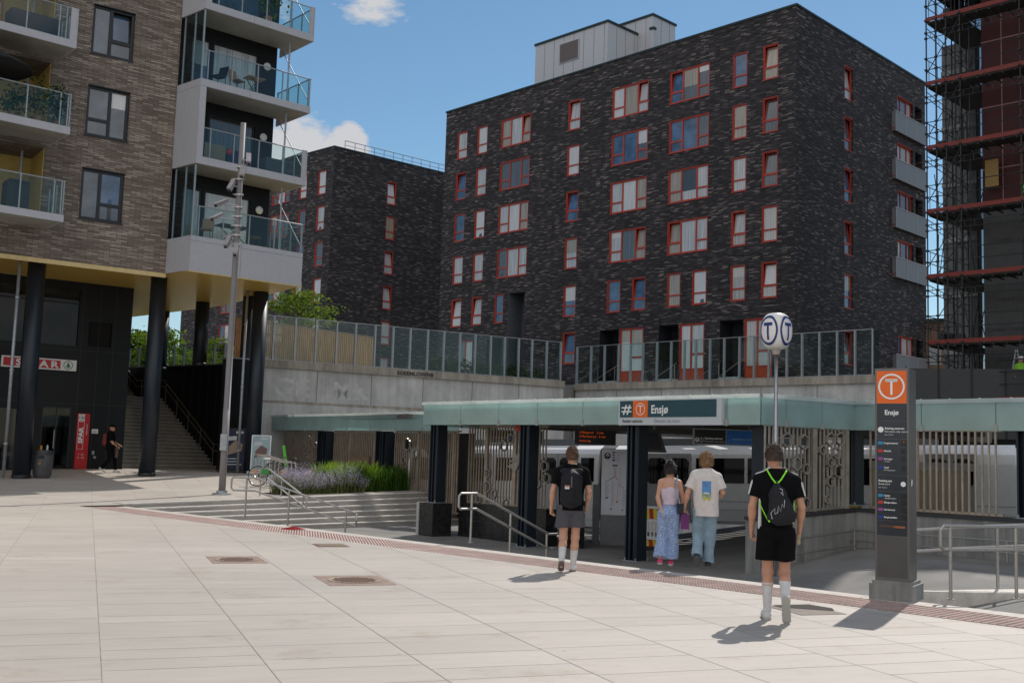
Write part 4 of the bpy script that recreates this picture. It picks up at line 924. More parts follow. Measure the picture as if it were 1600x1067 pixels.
# ------------------------------------------------------------------ lamp post with cameras
lx, ly = -8.8, 34.3; lz = zg(ly)
t = thing('camera_mast', 'tall tapering steel mast carrying a cluster of surveillance cameras', 'mast', (lx, ly, lz))
m_ = MB(); m_.smooth = True; m_.lathe([(.108, .02), (.105, 2.6), (.101, 2.6), (.096, 5.2), (.090, 8.3), (.085, 11.75)], (lx, ly, lz), 20); m_.build('pole', M('mast_grey', (.215, .20, .20), .6, 0, .05, spec=.3), t)
m_ = MB(); m_.lathe([(.30, 0), (.30, .03), (.17, .05), (.165, .12)], (lx, ly, lz), 24); m_.build('base_plate', STEEL_D, t)
m_ = MB(Fr((lx, ly, lz))); m_.box(-.10, .10, -.175, -.12, 1.35, 1.85); m_.build('hatch', STEEL_D, t)
camw = M('camera_white', (.33, .30, .305), .5)
CZ = [(10.5, .30, -10, 'r'), (10.1, .12, 10, 'r'), (9.65, -.20, 8, 'l'), (9.05, -.50, 55, 'l'), (8.6, -.62, 62, 'l'), (7.85, -.22, 12, 'l'), (7.6, .05, 5, 'r')]
for i, (z, dx, yaw, sd_) in enumerate(CZ):
    c = thing('surveillance_camera', ('white camera at the top of the mast, pointing right', 'second white camera from the top of the mast', 'third white camera down, left of the mast', 'upper long camera reaching out left from the mast', 'lower long camera reaching out left from the mast', 'small camera low on the left of the mast', 'lowest camera, in front of the mast')[i], 'security camera', (lx + dx, ly - .2, lz + z), 'cameras on the mast')
    f_ = Fr((lx + dx, ly - .22, lz + z), az=-yaw if sd_ == 'l' else 35 * (1 if i == 0 else .3))
    dn = .22 if sd_ == 'r' else .15
    m_ = MB(f_); L2 = .28 if i in (3, 4) else .24
    if sd_ == 'l' and i in (3, 4):
        m_.bar((.24, 0, .16), (-.28, -.1, -.12), .115, .10)
        m_.build('housing', camw, c); m_ = MB(f_); m_.bar((.26, 0, .23), (-.36, -.12, -.08), .15, .02); m_.build('sun_hood', camw, c); m_ = MB(f_); m_.bar((-.285, -.1, -.122), (-.30, -.11, -.13), .09, .08); m_.build('lens', BLACK, c)
    else:
        sx = .14 if i == 0 else (-.05 if sd_ == 'l' else .03)
        m_.bar((-sx, .1, .16), (sx, -.12, -.18), .12, .11); m_.build('housing', camw, c); m_ = MB(f_); m_.bar((-sx, .1, .26), (sx * 1.3, -.17, -.12), .15, .02); m_.build('sun_hood', camw, c); m_ = MB(f_); m_.bar((sx, -.12, -.18), (sx * 1.1, -.135, -.2), .09, .08); m_.build('lens', BLACK, c)
    m_ = MB(); m_.tube([(lx, ly - .05, lz + z), (lx + dx, ly - .2, lz + z + .02)], .03, 6); m_.build('arm', STEEL_D, c)
for z in (10.3, 9.9, 9.4, 9.0, 8.7, 8.4, 8.1, 7.8): m_ = MB(); m_.lathe([(.10, -.03), (.125, -.03), (.125, .03), (.10, .03)], (lx, ly, lz + z), 12); m_.box(lx - .17, lx + .17, ly - .13, ly - .10, lz + z - .015, lz + z + .015); m_.build('clamp', STEEL, t)
# ------------------------------------------------------------------ metro station: canopy, columns, screens
CB, CT = 2.42, 2.97
P0, P1, P2, P3 = (-2.38, 30.8), (5.04, 22.1), (7.40, 23.62), (14.2, 15.5)
Q0, Q1 = (-11.2, 47.8), (-1.6, 35.2)        # left-hand canopy edge, further back
def seg(a, b): return Fr((a[0], a[1], 0), (b[0] - a[0], b[1] - a[1])), math.dist(a, b)
can = thing('station_canopy', 'flat station canopy edged with teal frosted glass panels', 'canopy', (P1[0], P1[1], CB))
EDGEG = frosted('edge_glass', (.75, .78, .76), .7); trim = M('canopy_trim', (.42, .42, .40), .5, .4)
def fascia(a, b, joints, zb_, zt_, zl=None):
    f, L_ = seg(a, b); js = [0] + joints + [L_]
    for u, v in zip(js, js[1:]):
        MB(f).box(u + .008, v - .008, -.03, .0, zb_, zt_).build('glass_panel', TEAL, can)
    for u in js[1:-1]: MB(f).box(u - .035, u + .035, -.05, .04, zb_ - .02, zb_ + .12).build('panel_clip', M('clip_steel', (.38, .38, .36), .5, .4), can)
    m_ = MB(f)
    for u in js[1:-1]: m_.box(u - .007, u + .007, -.012, .03, zb_ + .13, zt_ - .01)
    m_.build('panel_joint', BLACKF, can)
    m_ = MB(f); m_.box(-.02, L_ + .02, -.085, -.07, zt_ - .01, zt_ + .075); m_.build('edge_trim', EDGEG, can)
    m_ = MB(f); k = int(L_ / .62)
    for i in range(k): m_.ell((.3 + i * .62, -.02, zt_ + .075), (.024, .02, .018), 8, 5)
    m_.build('roof_light_stud', M('stud_pale', (.7, .7, .66), .3), can)
f1, L1 = seg(P0, P1); fascia(P0, P1, [1.68, 3.27, 4.75, 6.35, 7.6, 10.6], CB, CT)
f2, L2 = seg(P1, P2); fascia(P1, P2, [.68, 1.75], CB, CT)
f3, L3 = seg(P2, P3); fascia(P2, P3, [1.55, 3.1, 4.7, 6.3, 7.9, 9.4], CB, CT)
f4, L4 = seg(Q0, Q1); fascia(Q0, Q1, [1.7 + 1.72 * i for i in range(8)], CB - .05, CT - .05)
f5, L5 = seg((P0[0] + .03, P0[1] + .02), (Q1[0] + .2, Q1[1] - .1)); fascia((P0[0] + 1.9, P0[1] + 3.6), P0, [2.0], CB, CT)
ceil = M('station_ceiling', (.09, .085, .08), .7, 0, .3, 3)
m_ = MB(); pl = [P0, P1, P2, P3, (17.0, 20.0), (15.2, 28.6), (-3.5, 37.4), (-9.0, 46.0), Q0, Q1, (P0[0] + 1.9, P0[1] + 3.6)]
m_.prism([(p[0] * .999 + .05, p[1] + .06) for p in pl], CT - .18, CT - .03); m_.build('roof_slab', ceil, can)
m_ = MB(f1)
for i in range(26):
    y = .5 + .42 * i; m_.box(.4, 10.6, y, y + .07, CT - .42, CT - .19)
for i in range(5): m_.box(1 + 2.3 * i, 1.12 + 2.3 * i, .3, 12, CT - .55, CT - .2)
m_.build('ceiling_slat', M('ceiling_slats', (.20, .19, .17), .6), can)
def hcol(x, y, ang, z0, label, plinth=False, ztop=CB, w=.36, d=.32):
    t = thing('station_column', label, 'column', (x, y, z0), 'navy steel columns of the station')
    f_ = Fr((x, y, 0), az=ang); zb_ = z0 + (.9 if plinth else 0)
    m_ = MB(f_); m_.box(-w / 2, -w / 2 + .035, -d / 2, d / 2, zb_, ztop); m_.box(w / 2 - .035, w / 2, -d / 2, d / 2, zb_, ztop); m_.box(-w / 2 + .035, w / 2 - .035, -.02, .02, zb_, ztop)
    m_.box(-w / 2 + .036, -.10, .02, .10, zb_, ztop - .01); m_.box(.05, .12, -.14, -.02, zb_, ztop - .01); m_.box(-.12, -.06, -.12, -.02, zb_, ztop - .01)
    m_.box(-w / 2, w / 2, -.2, -.19, zb_ + .001, ztop) if False else None
    m_.build('shaft', NAVY, t)
    m_ = MB(f_); m_.box(-w / 2 - .03, w / 2 + .03, -d / 2 - .03, d / 2 + .03, zb_, zb_ + .02)
    for i in (-1, 1):
        for j in (-1, 1): m_.lathe([(.018, .0), (.018, .055)], (i * w / 2 * .9, -d / 2 - .012 + (j + 1) * .2, zb_ + .02), 6)
    m_.build('base_plate', STEEL_D, t)
    return t, f_
FAZ = math.degrees(math.atan2(-(P1[1] - P0[1]), P1[0] - P0[0]))     # angle of the front line
def onf(u, y): p = f1((u, y, 0)); return p[0], p[1]
for u, y, lab, pl_ in ((.24, .35, 'leftmost navy station column, standing on a granite and concrete plinth', True), (4.05, .35, 'navy station column right of the first bar screen', False), (7.77, .35, 'navy station column left of the couple', False)):
    x, y_ = onf(u, y); z0 = flz(x, y_); t, f_ = hcol(x, y_, FAZ, z0, lab, pl_)
    if pl_:
        MB(f_).box(-.32, .30, -.33, .32, z0 - .1, z0 + .899).build('plinth', M('black_granite', (.022, .022, .023), .22, 0, .5, 8), t)
        MB(f_).box(-.42, -.322, -.36, .34, z0 - .1, z0 + .899).build('plinth_end', CONC, t)
hcol(5.27, 22.85, math.degrees(math.atan2(-(P2[1] - P1[1]), P2[0] - P1[0])) , flz(5.3, 22.9), 'navy station column under the canopy corner behind the black-clad walker')
x, y_ = onf(9.2, 5.2); hcol(x, y_, FAZ, flz(x, y_), 'navy station column deeper inside, under the blue hanging sign')
hcol(7.45, 23.95, FAZ, flz(7.4, 23.9) + .85, 'navy station column at the inner corner of the bar screens', ztop=CB)
hcol(9.95, 20.95, FAZ, flz(9.9, 21) + .8, 'rightmost navy station column, between bar screens', ztop=CB, w=.5)
for u, lab in ((1.4, 'far left navy column under the left canopy'), (6.15, 'middle navy column under the left canopy'), (10.62, 'navy column under the left canopy nearest the plinth')):
    p = f4((u, .4, 0)); hcol(p[0], p[1], math.degrees(math.atan2(-(Q1[1] - Q0[1]), Q1[0] - Q0[0])), -.3, lab, ztop=CB - .06, w=.72)
# bar screens
bronze = M('bronze_bars', (.40, .32, .25), .42, .45, .2, 4); bronze_l = M('pale_bars', (.38, .34, .295), .4, .5, .2, 4)
def hexring(mb, x, z, R_, y, dp=.08, t=.02, sx=.98):
    o = [(x + sx * R_ * math.sin(math.pi / 3 * k), z + R_ * math.cos(math.pi / 3 * k)) for k in range(6)]; i = [(x + sx * (R_ - t * 1.4) * math.sin(math.pi / 3 * k), z + (R_ - t * 1.4) * math.cos(math.pi / 3 * k)) for k in range(6)]
    v = [(a, y, b) for a, b in o] + [(a, y, b) for a, b in i] + [(a, y + dp, b) for a, b in o] + [(a, y + dp, b) for a, b in i]; f = []
    for k in range(6):
        n = (k + 1) % 6; f += [(k, n, 6 + n, 6 + k), (12 + n, 12 + k, 18 + k, 18 + n), (n, k, 12 + k, 12 + n), (6 + k, 6 + n, 18 + n, 18 + k)]
    mb.add(v, f)
def barscreen(fr, x0, x1, z0, z1, label, hexes, mt=bronze, pitch=.118, wide=(), y=0, bw_=.032):
    t = thing('bar_screen', label, 'screen', fr(((x0 + x1) / 2, y, z0(x0) if callable(z0) else z0)), 'steel bar screens of the station')
    zf = z0 if callable(z0) else (lambda q: z0)
    m_ = MB(fr); x = x0
    while x < x1 - bw_:
        cut = sorted([(hz - hr * max(0, 1 - abs(x + bw_ / 2 - hx) / (hr * 1.0)) ** .5, hz + hr * max(0, 1 - abs(x + bw_ / 2 - hx) / (hr * 1.0)) ** .5) for hx, hz, hr in hexes if abs(x + bw_ / 2 - hx) < hr * 1.0])
        z = zf(x)
        for a, b in cut:
            if a > z: m_.box(x, x + bw_, y, y + .035, z, a)
            z = max(z, b)
        if z < z1: m_.box(x, x + bw_, y, y + .035, z, z1)
        x += pitch
    m_.build('bars', mt, t)
    m_ = MB(fr)
    for x in wide: m_.box(x, x + .1, y - .02, y + .06, zf(x), z1)
    m_.bar((x0, y + .03, zf(x0) + .03), (x1, y + .03, zf(x1) + .03), .06, .05); m_.box(x0, x1, y + .0, y + .06, z1, z1 + .05)
    m_.build('frame', mt, t)
    if hexes:
        for hx, hz, hr in hexes: m_ = MB(fr); hexring(m_, hx, hz, hr, y - .05); m_.build('hexagon_ring', bronze_l, t)
    return t
r = random.Random(4)
# screen A, set back behind the first bay, with black granite dwarf wall
gran = M('black_granite', (.022, .022, .023))
z0A = .30
A_hex = [(1.55, 1.15, .13), (1.56, .78, .17), (1.2, .42, .12), (1.86, .6, .12), (2.35, .36, .13), (3.35, 1.25, .16), (3.6, .95, .14), (3.85, 1.4, .15), (3.95, 1.1, .14), (2.2, 1.9, .16), (2.5, 2.1, .14), (3.3, 2.1, .15)]
barscreen(f1, .65, 3.95, z0A, CB - .02, 'bronze bar screen above the black granite wall, first bay of the station', A_hex, wide=(1.4, 2.6, 3.45), y=1.1)
t = thing('granite_wall', 'low black granite wall under the first bar screen, inside the station', 'wall', f1((2.5, 1.1, FLZ)))
m_ = MB(f1); m_.box(.5, 4.1, .95, 1.35, FLZ - .05, .28); m_.build('wall', gran, t)
m_ = MB(f1); m_.box(.9, 4.1, .942, .948, -.17, -.155); m_.box(2.4, 2.415, .942, .948, FLZ, .28); m_.build('slab_joint', M('seam', (.035, .035, .037)), t)
m_ = MB(f1); m_.box(.88, 4.12, .93, 1.37, .282, .31); m_.build('cap', M('dark_cap', (.03, .03, .032)), t)
t = thing('granite_block', 'square black block standing just right of the second station column', 'block', f1((4.9, 1.4, FLZ)))
m_ = MB(f1); m_.box(4.5, 4.85, 1.2, 1.6, FLZ, .50); m_.build('block', gran, t); m_ = MB(f1); m_.box(4.46, 4.9, 1.16, 1.64, .502, .56); m_.build('top', M('dark_cap', (.03, .03, .032)), t)
# art crane leaf shape on screen A
m_ = MB(Fr(f1((3.0, 1.0, 0)), f1.x))
for a, b, c in (((-.5, 1.45), (.35, 1.95), (.2, 1.6)), ((-.1, 1.25), (.3, 1.7), (.05, 1.15)), ((-.55, 1.35), (.1, 1.62), (-.2, 1.25))): m_.add([(a[0], 0, a[1]), (b[0], -.06, b[1]), (c[0], .02, c[1])], [(0, 1, 2)])
tag(m_.build('metal_wing', bronze_l), 'folded metal wing shape fixed to the first bar screen', 'ornament')
# screen B along P1-P2 on concrete wall
wB = lambda x: .05 + .075 * x
B_hex = [(a, b + .12, c * .74) for a, b, c in [(.72, 2.02, .22), (1.22, 2.0, .22), (1.0, 1.55, .2), (1.28, 1.45, .16), (1.08, 1.1, .17), (1.28, .75, .18), (1.02, .62, .13), (2.02, 2.08, .2), (1.78, 1.85, .15), (2.2, 1.8, .17), (2.32, 2.1, .2), (2.02, 1.6, .15), (2.28, 1.42, .22), (2.02, 1.2, .17), (1.93, .83, .14)]]
barscreen(f2, .12, L2 - .22, lambda x: .60 + .065 * x, CB - .02, 'bar screen with hexagon rings on the concrete wall behind the black-clad walker', B_hex, bronze_l, .115, (1.5, L2 - .3))
cw = thing('ramp_wall', 'stained concrete wall below the hexagon bar screen, turning the inner corner of the ramp', 'wall', (P2[0], P2[1], -.7))
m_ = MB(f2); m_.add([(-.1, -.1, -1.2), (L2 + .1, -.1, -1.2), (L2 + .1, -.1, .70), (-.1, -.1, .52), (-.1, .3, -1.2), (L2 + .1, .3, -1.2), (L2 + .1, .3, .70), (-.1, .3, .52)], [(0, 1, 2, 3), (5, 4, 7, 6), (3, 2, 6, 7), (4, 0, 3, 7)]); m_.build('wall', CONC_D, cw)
m_ = MB(f2); m_.add([(-.14, -.13, .523), (L2 - .1, -.13, .703), (L2 - .1, -.13, .77), (-.14, -.13, .59), (-.14, .3, .523), (L2, .3, .703), (L2, .3, .77), (-.14, .3, .59)], [(0, 1, 2, 3), (3, 2, 6, 7), (4, 0, 3, 7)]); m_.build('dark_cap', M('dark_cap', (.03, .03, .032)), cw)
m_ = MB(f3); m_.box(-.05, L3, -.1, .3, -1.2, .70); m_.build('wall', CONC_D, cw)
m_ = MB(f3); m_.box(-.1, L3, -.13, .3, .702, .77); m_.build('dark_cap', M('dark_cap', (.03, .03, .032)), cw)
barscreen(f3, .35, 3.2, .78, CB - .02, 'plain bar screen behind the orange topped pillar', [], bronze, .135, (1.35,))
barscreen(f3, 3.85, 9.5, .78, CB - .02, 'plain bar screen at the right edge of the picture, past the navy column', [], bronze, .135, ())
# left screens
def lz0(u): return -.25
for (a, b, lab, hx) in ((-.6, .95, 'bar screen at the far left end, behind the tilted posters', []), (1.9, 5.7, 'bar screen with small hexagons left of the brown plate', [(3.3, 1.95, .13), (3.9, 1.1, .13), (4.1, 1.85, .12), (4.4, 1.5, .13), (4.6, 2.05, .12), (5.2, 1.8, .14), (5.3, 1.1, .17), (4.7, 1.0, .10)]), (6.65, 10.1, 'bar screen carrying the brown plate above the flower bed', []), (11.15, 15.2, 'bar screen with large hexagons above the steps', [(12.0, 1.9, .24), (12.6, 1.6, .16), (11.8, 1.35, .14), (12.3, .4, .12)])):
    barscreen(f4, a, b, -.3, CB - .07, lab, hx, bronze, .13, ((a + b) / 2 - .5, b - .4) if b > 4 else (b - .3,), y=.5, bw_=.05)
p = thing('brown_plate', 'rectangular brown metal plate fixed on the bars above the flower bed', 'plate', f4((9.0, .4, .9)))
m_ = MB(f4); m_.box(8.1, 9.55, .40, .47, .86, 1.44); m_.build('plate', M('rust_plate', (.20, .13, .09), .6, .2, .3, 6), p); m_ = MB(f4)
for x in (8.15, 9.5):
    for z in (.9, 1.4): m_.lathe([(.02, 0), (.02, .02)], (x, .39, z), 6)
m_.build('bolt', STEEL_D, p)
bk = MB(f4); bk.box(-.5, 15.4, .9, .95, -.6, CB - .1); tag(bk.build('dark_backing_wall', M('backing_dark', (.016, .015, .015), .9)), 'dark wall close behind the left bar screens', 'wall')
# ------------------------------------------------------------------ name sign on the canopy
petrol = M('petrol_sign', (.012, .055, .075), .35, 0, .05); orange = M('orange_sign', (.80, .135, .008), .45, 0, .04); pale = M('pale_sign', (.52, .54, .55), .45, 0, .03); letw = M('sign_letter_white', (.80, .80, .78), .5, 0, .03); letg = M('sign_letter_grey', (.13, .14, .15), .5)
def temblem(m_, x, y, z, R_, w=.13, ratio=1.0, n=48):
    m_.disc(x, y, z, R_, R_ * (1 - w), n, ratio)
    th = R_ * .14; m_.box(x - R_ * .46 * ratio, x + R_ * .46 * ratio, y - .003, y + .002, z + R_ * .42, z + R_ * .58); m_.box(x - th * .6 * ratio, x + th * .6 * ratio, y - .003, y + .002, z - R_ * .65, z + R_ * .42)
sg = thing('station_name_sign', 'wide petrol and orange station sign reading Ensjø fixed on the canopy edge', 'sign', f1((8.9, -.1, CB)))
u0, u1 = 7.62, 10.55; zb_ = CB - .01
m_ = MB(f1); m_.box(u0, u1, -.14, -.04, zb_, CT + .0); m_.build('sign_box', pale, sg)
k = (u1 - u0) / 135.0; X = lambda px: u0 + (px - 1010.5) * k
xs = lambda zx: u0 + (u1 - u0) * (zx - 88) / (1158 - 88)
Zs = lambda zy: zb_ + (CT - zb_) * (415 - zy) / (415 - 95)
m_ = MB(f1); m_.box(xs(105), xs(1110), -.146, -.141, Zs(318), Zs(108)); m_.build('petrol_field', petrol, sg)
m_ = MB(f1); m_.box(xs(253), xs(415), -.151, -.147, Zs(318), Zs(108)); m_.build('orange_field', orange, sg)
m_ = MB(f1); m_.text('Ensjø', .25, xs(450), -.154, Zs(268), sx=.92, bold=.006)
temblem(m_, xs(336), -.154, Zs(215), .135, .12, 1.0)
for a, b in (((150, 285), (180, 160)), ((190, 285), (220, 160))): m_.bar((xs(a[0]), -.153, Zs(a[1])), (xs(b[0]), -.153, Zs(b[1])), .012, .035)
for zz in (195, 245): m_.box(xs(128), xs(236), -.156, -.150, Zs(zz + 9), Zs(zz - 9))
m_.build('lettering', letw, sg)
m_ = MB(f1); m_.text('Retning sentrum', .098, xs(135), -.147, Zs(382), sx=.93, bold=.0035); m_.build('lettering_bold', letg, sg)
m_ = MB(f1); m_.text('Direction city centre', .098, xs(482), -.147, Zs(382), sx=.90); m_.build('lettering_thin', M('sign_letter_mid', (.22, .23, .24), .5), sg)
# hanging signs inside
signblk = M('sign_black', (.012, .012, .013), .35); blue = M('sign_blue', (.02, .19, .62), .4)
def hang(fr, x0, x1, xm, z0, z1, label):
    t = thing('hanging_sign', label, 'sign', fr(((x0 + x1) / 2, 0, z0)), 'hanging signs inside the station')
    m_ = MB(fr); m_.box(x0 - .03, x1 + .03, .0, .12, z0 - .025, z1 + .025); m_.build('sign_box', M('sign_edge', (.45, .45, .44), .5), t)
    m_ = MB(fr); m_.box(x0, xm - .01, -.006, -.001, z0, z1); m_.build('black_field', signblk, t); m_ = MB(fr); m_.box(xm + .01, x1, -.006, -.001, z0, z1); m_.build('blue_field', blue, t)
    m_ = MB(fr); h = z1 - z0; w = xm - x0
    m_.disc(x0 + w * .08, -.01, z0 + h * .27, h * .17, 0, 24); temblem(m_, x0 + w * .22, -.01, z0 + h * .27, h * .17, .14)
    m_.text('Retning sentrum', h * .19, x0 + w * .32, -.01, z0 + h * .33, bold=.003); m_.text('Direction city centre', h * .17, x0 + w * .32, -.01, z0 + h * .12)
    m_.build('lettering', letw, t)
    m_ = MB(fr); m_.text('Gyldig billett kreves ved ferd', h * .15, xm + w * .17, -.01, z0 + h * .33, bold=.003, sx=.9); m_.text('+ valid ticket is required on board', h * .12, xm + w * .17, -.01, z0 + h * .12, sx=.85); m_.text('i', h * .4, xm + w * .07, -.01, z0 + h * .12)
    m_.build('lettering_blue', M('pale_blue_letter', (.3, .5, .75), .5), t)
    m_ = MB(fr); m_.tube([(x0 + .2, .06, z1), (x0 + .2, .06, CT - .2)], .015, 6); m_.tube([(x1 - .2, .06, z1), (x1 - .2, .06, CT - .2)], .015, 6); m_.build('hanger', STEEL_D, t)
    m_ = MB(fr); cx, cz = x0 + w * .08, z0 + h * .27; m_.bar((cx, -.014, cz - h * .1), (cx, -.014, cz + h * .1), .004, .02); m_.bar((cx - h * .07, -.014, cz + .02), (cx, -.014, cz + h * .1), .004, .016); m_.bar((cx + h * .07, -.014, cz + .02), (cx, -.014, cz + h * .1), .004, .016); m_.build('arrow', signblk, t)
HF = Fr((4.37, 26.0, 0), (1.5, .0)); hang(HF, 0, 1.5, .74, 2.07, 2.40, 'black and blue hanging sign above the couple, nearer the camera')
HF2 = Fr((-.58, 31.0, 0), (1, 0)); hang(HF2, 0, 1.5, .63, 2.02, 2.33, 'black and blue hanging sign partly hidden by the second station column')
t = thing('departure_display', 'dark hanging departure display with orange glowing text', 'display', (2.45, 31, 2.09))
f_ = Fr((1.95, 31.0, 0), (1, 0)); MB(f_).box(-.1, 1.05, 0, .22, 2.02, 2.44).build('case', signblk, t)
m_ = MB(f_); m_.text('2 Ellingsrud    2 min', .085, .02, -.006, 2.33); m_.text('3 Mortensrud   5 min', .085, .02, -.006, 2.22); m_.text('neste tog', .085, .02, -.006, 2.10)
m_.build('glowing_text', M('led_orange', (.8, .15, .01), .5, emit=((1, .12, .01), .45)), t); MB(f_).tube([(.5, .1, 2.44), (.5, .1, CT - .2)], .025, 8).build('hanger', STEEL_D, t)
t = thing('hanging_monitor', 'dark hanging monitor seen from the side right of the third front column', 'monitor', (3.5, 27, 1.86))
f_ = Fr((3.38, 27.0, 0), (1, .0)); m_ = MB(f_); m_.xprism([(0, 1.84), (.48, 1.84), (.30, 2.38), (0, 2.38)], 0, .5); m_.build('case', M('monitor_case', (.05, .048, .05), .5), t); m_ = MB(f_); m_.xprism([(.03, 1.90), (.38, 1.90), (.25, 2.32), (.03, 2.32)], -.008, -.002); m_.build('screen', BLACK, t)
MB(f_).tube([(.2, .2, 2.38), (.2, .2, CT - .2)], .03, 8).build('hanger', STEEL_D, t)
# line map board
t = thing('line_map_board', 'tall white metro line map board on a grey base beside the third column', 'map board', (2.85, 29.5, FLZ))
f_ = Fr((2.49, 29.45, 0), (1, -.02)); w_, zb_, zs_, zt_ = .66, FLZ, .17, 1.90
MB(f_).box(0, w_, 0, .12, zb_, zt_).build('board', M('board_grey', (.20, .20, .205), .4, .3), t); MB(f_).box(.0, w_, -.006, -.001, zs_, zt_).build('map_face', M('map_white', (.80, .80, .84), .4, var=.03), t)
MX = lambda zx: w_ * (zx - 165) / (468 - 165); MZ = lambda zy: zt_ - (zt_ - zs_) * (zy - 102) / (940 - 102)
m_ = MB(f_); m_.disc(MX(232), -.009, MZ(190), .088, 0, 32); m_.box(MX(295), MX(362), -.009, -.007, MZ(318), MZ(302)); m_.build('black_disc', signblk, t)
m_ = MB(f_); m_.bar((MX(232), -.012, MZ(235)), (MX(232), -.012, MZ(150)), .004, .028); m_.bar((MX(212), -.0125, MZ(195)), (MX(232), -.0125, MZ(155)), .004, .022); m_.bar((MX(252), -.0125, MZ(195)), (MX(232), -.0125, MZ(155)), .004, .022); m_.build('arrow', letw, t)
cb, cr, cp, cv = M('line_blue', (.08, .22, .55)), M('line_red', (.7, .12, .08)), M('line_purple', (.35, .22, .55)), M('line_navy', (.04, .07, .4))
def ln(cols, pts, w=.012):
    m_ = MB(f_)
    for a, b in zip(pts, pts[1:]): m_.bar((MX(a[0]), -.010, MZ(a[1])), (MX(b[0]), -.010, MZ(b[1])), .003, w)
    return m_.build('map_line', cols, t)
ln(cb, [(318, 330), (318, 455), (292, 478), (292, 850)]); ln(cv, [(324, 455), (216, 522), (216, 760)]); ln(cr, [(340, 330), (340, 465), (366, 490), (366, 560), (358, 770)], .016); ln(cp, [(330, 330), (330, 460)]); ln(cp, [(372, 555), (432, 590), (430, 860)], .012)
m_ = MB(f_)
for i in range(14): m_.box(MX(376), MX(398 + (i * 7) % 14), -.010, -.008, MZ(345 + i * 26), MZ(342 + i * 26)); m_.box(MX(300), MX(322 + (i * 5) % 14), -.010, -.008, MZ(520 + i * 22), MZ(517 + i * 22)); m_.box(MX(224), MX(246 + (i * 9) % 22), -.010, -.008, MZ(545 + i * 14), MZ(542 + i * 14)); m_.box(MX(438), MX(460), -.010, -.008, MZ(620 + i * 16), MZ(617 + i * 16))
for i, z in enumerate((145, 175, 208, 242)): m_.text(('1 Frognerseteren', '2 Østerås', '3 Kolsås', '4 Vestli')[i], .035, MX(335), -.010, MZ(z + 6))
m_.build('station_names', letg, t)
for c_, z in ((cb, 145), (cr, 175), (cp, 208), (cv, 242)): MB(f_).box(MX(290), MX(326), -.011, -.008, MZ(z + 10), MZ(z - 10)).build('line_tag', c_, t)
for c_, x, z in ((cv, 236, 725), (cb, 288, 865), (cr, 360, 772), (cp, 427, 875)): MB(f_).box(MX(x - 12), MX(x + 12), -.011, -.008, MZ(z + 9), MZ(z - 9)).build('line_tag', c_, t)
MB(f_).box(-.2, -.03, -.05, .3, FLZ, .95).build('side_cabinet', M('cabinet_grey', (.10, .105, .11), .4, .4), t)
# barrier board
t = thing('works_barrier', 'white plastic works barrier with red and yellow stripes, left of the woman', 'barrier', (3.85, 28.3, FLZ))
f_ = Fr((3.55, 28.4, 0), (1, -.15)); m_ = MB(f_)
for x0, x1 in ((.0, .05), (.58, .63)): m_.box(x0, x1, -.02, .02, FLZ + .06, .48)
for i in range(5): m_.box(.11 + i * .09, .155 + i * .09, -.02, .02, -.30, .1)
m_.box(0, .63, -.025, .025, .08, .15); m_.box(0, .63, -.025, .025, -.36, -.28); m_.box(0, .63, -.025, .025, .42, .48); m_.box(0, .63, -.024, .024, FLZ + .06, FLZ + .12); m_.build('frame', WHITE, t)
yl, rd = M('reflex_yellow', (.75, .62, .03), .5), M('reflex_red', (.5, .02, .03), .5)
for z0, z1 in ((.16, .41), (-.53, -.38)):
    for i in range(6):
        m_ = MB(f_); a = .0 + i * .105; m_.add([(a, -.026, z0), (a + .105, -.026, z0), (a + .105 - .02, -.026, z1), (a - .02 if i else 0, -.026, z1), (a, .026, z0), (a + .105, .026, z0), (a + .085, .026, z1), (a - .02 if i else 0, .026, z1)], [(0, 1, 2, 3), (5, 4, 7, 6), (3, 2, 6, 7)]); m_.build('stripe', yl if i % 2 == 0 else rd, t)
m_ = MB(f_); m_.box(-.05, .68, -.22, .22, FLZ, FLZ + .09); m_.build('foot', BLACK, t)
m_ = MB(); m_.box(.15, .40, 28.35, 28.5, 2.28, 2.42); tag(m_.build('alarm_box', M('alarm_red', (.6, .02, .02), .4)), 'small red alarm box at the top of the second station column', 'alarm')
m_ = MB(Fr((2.8, 30.2, 0))); 
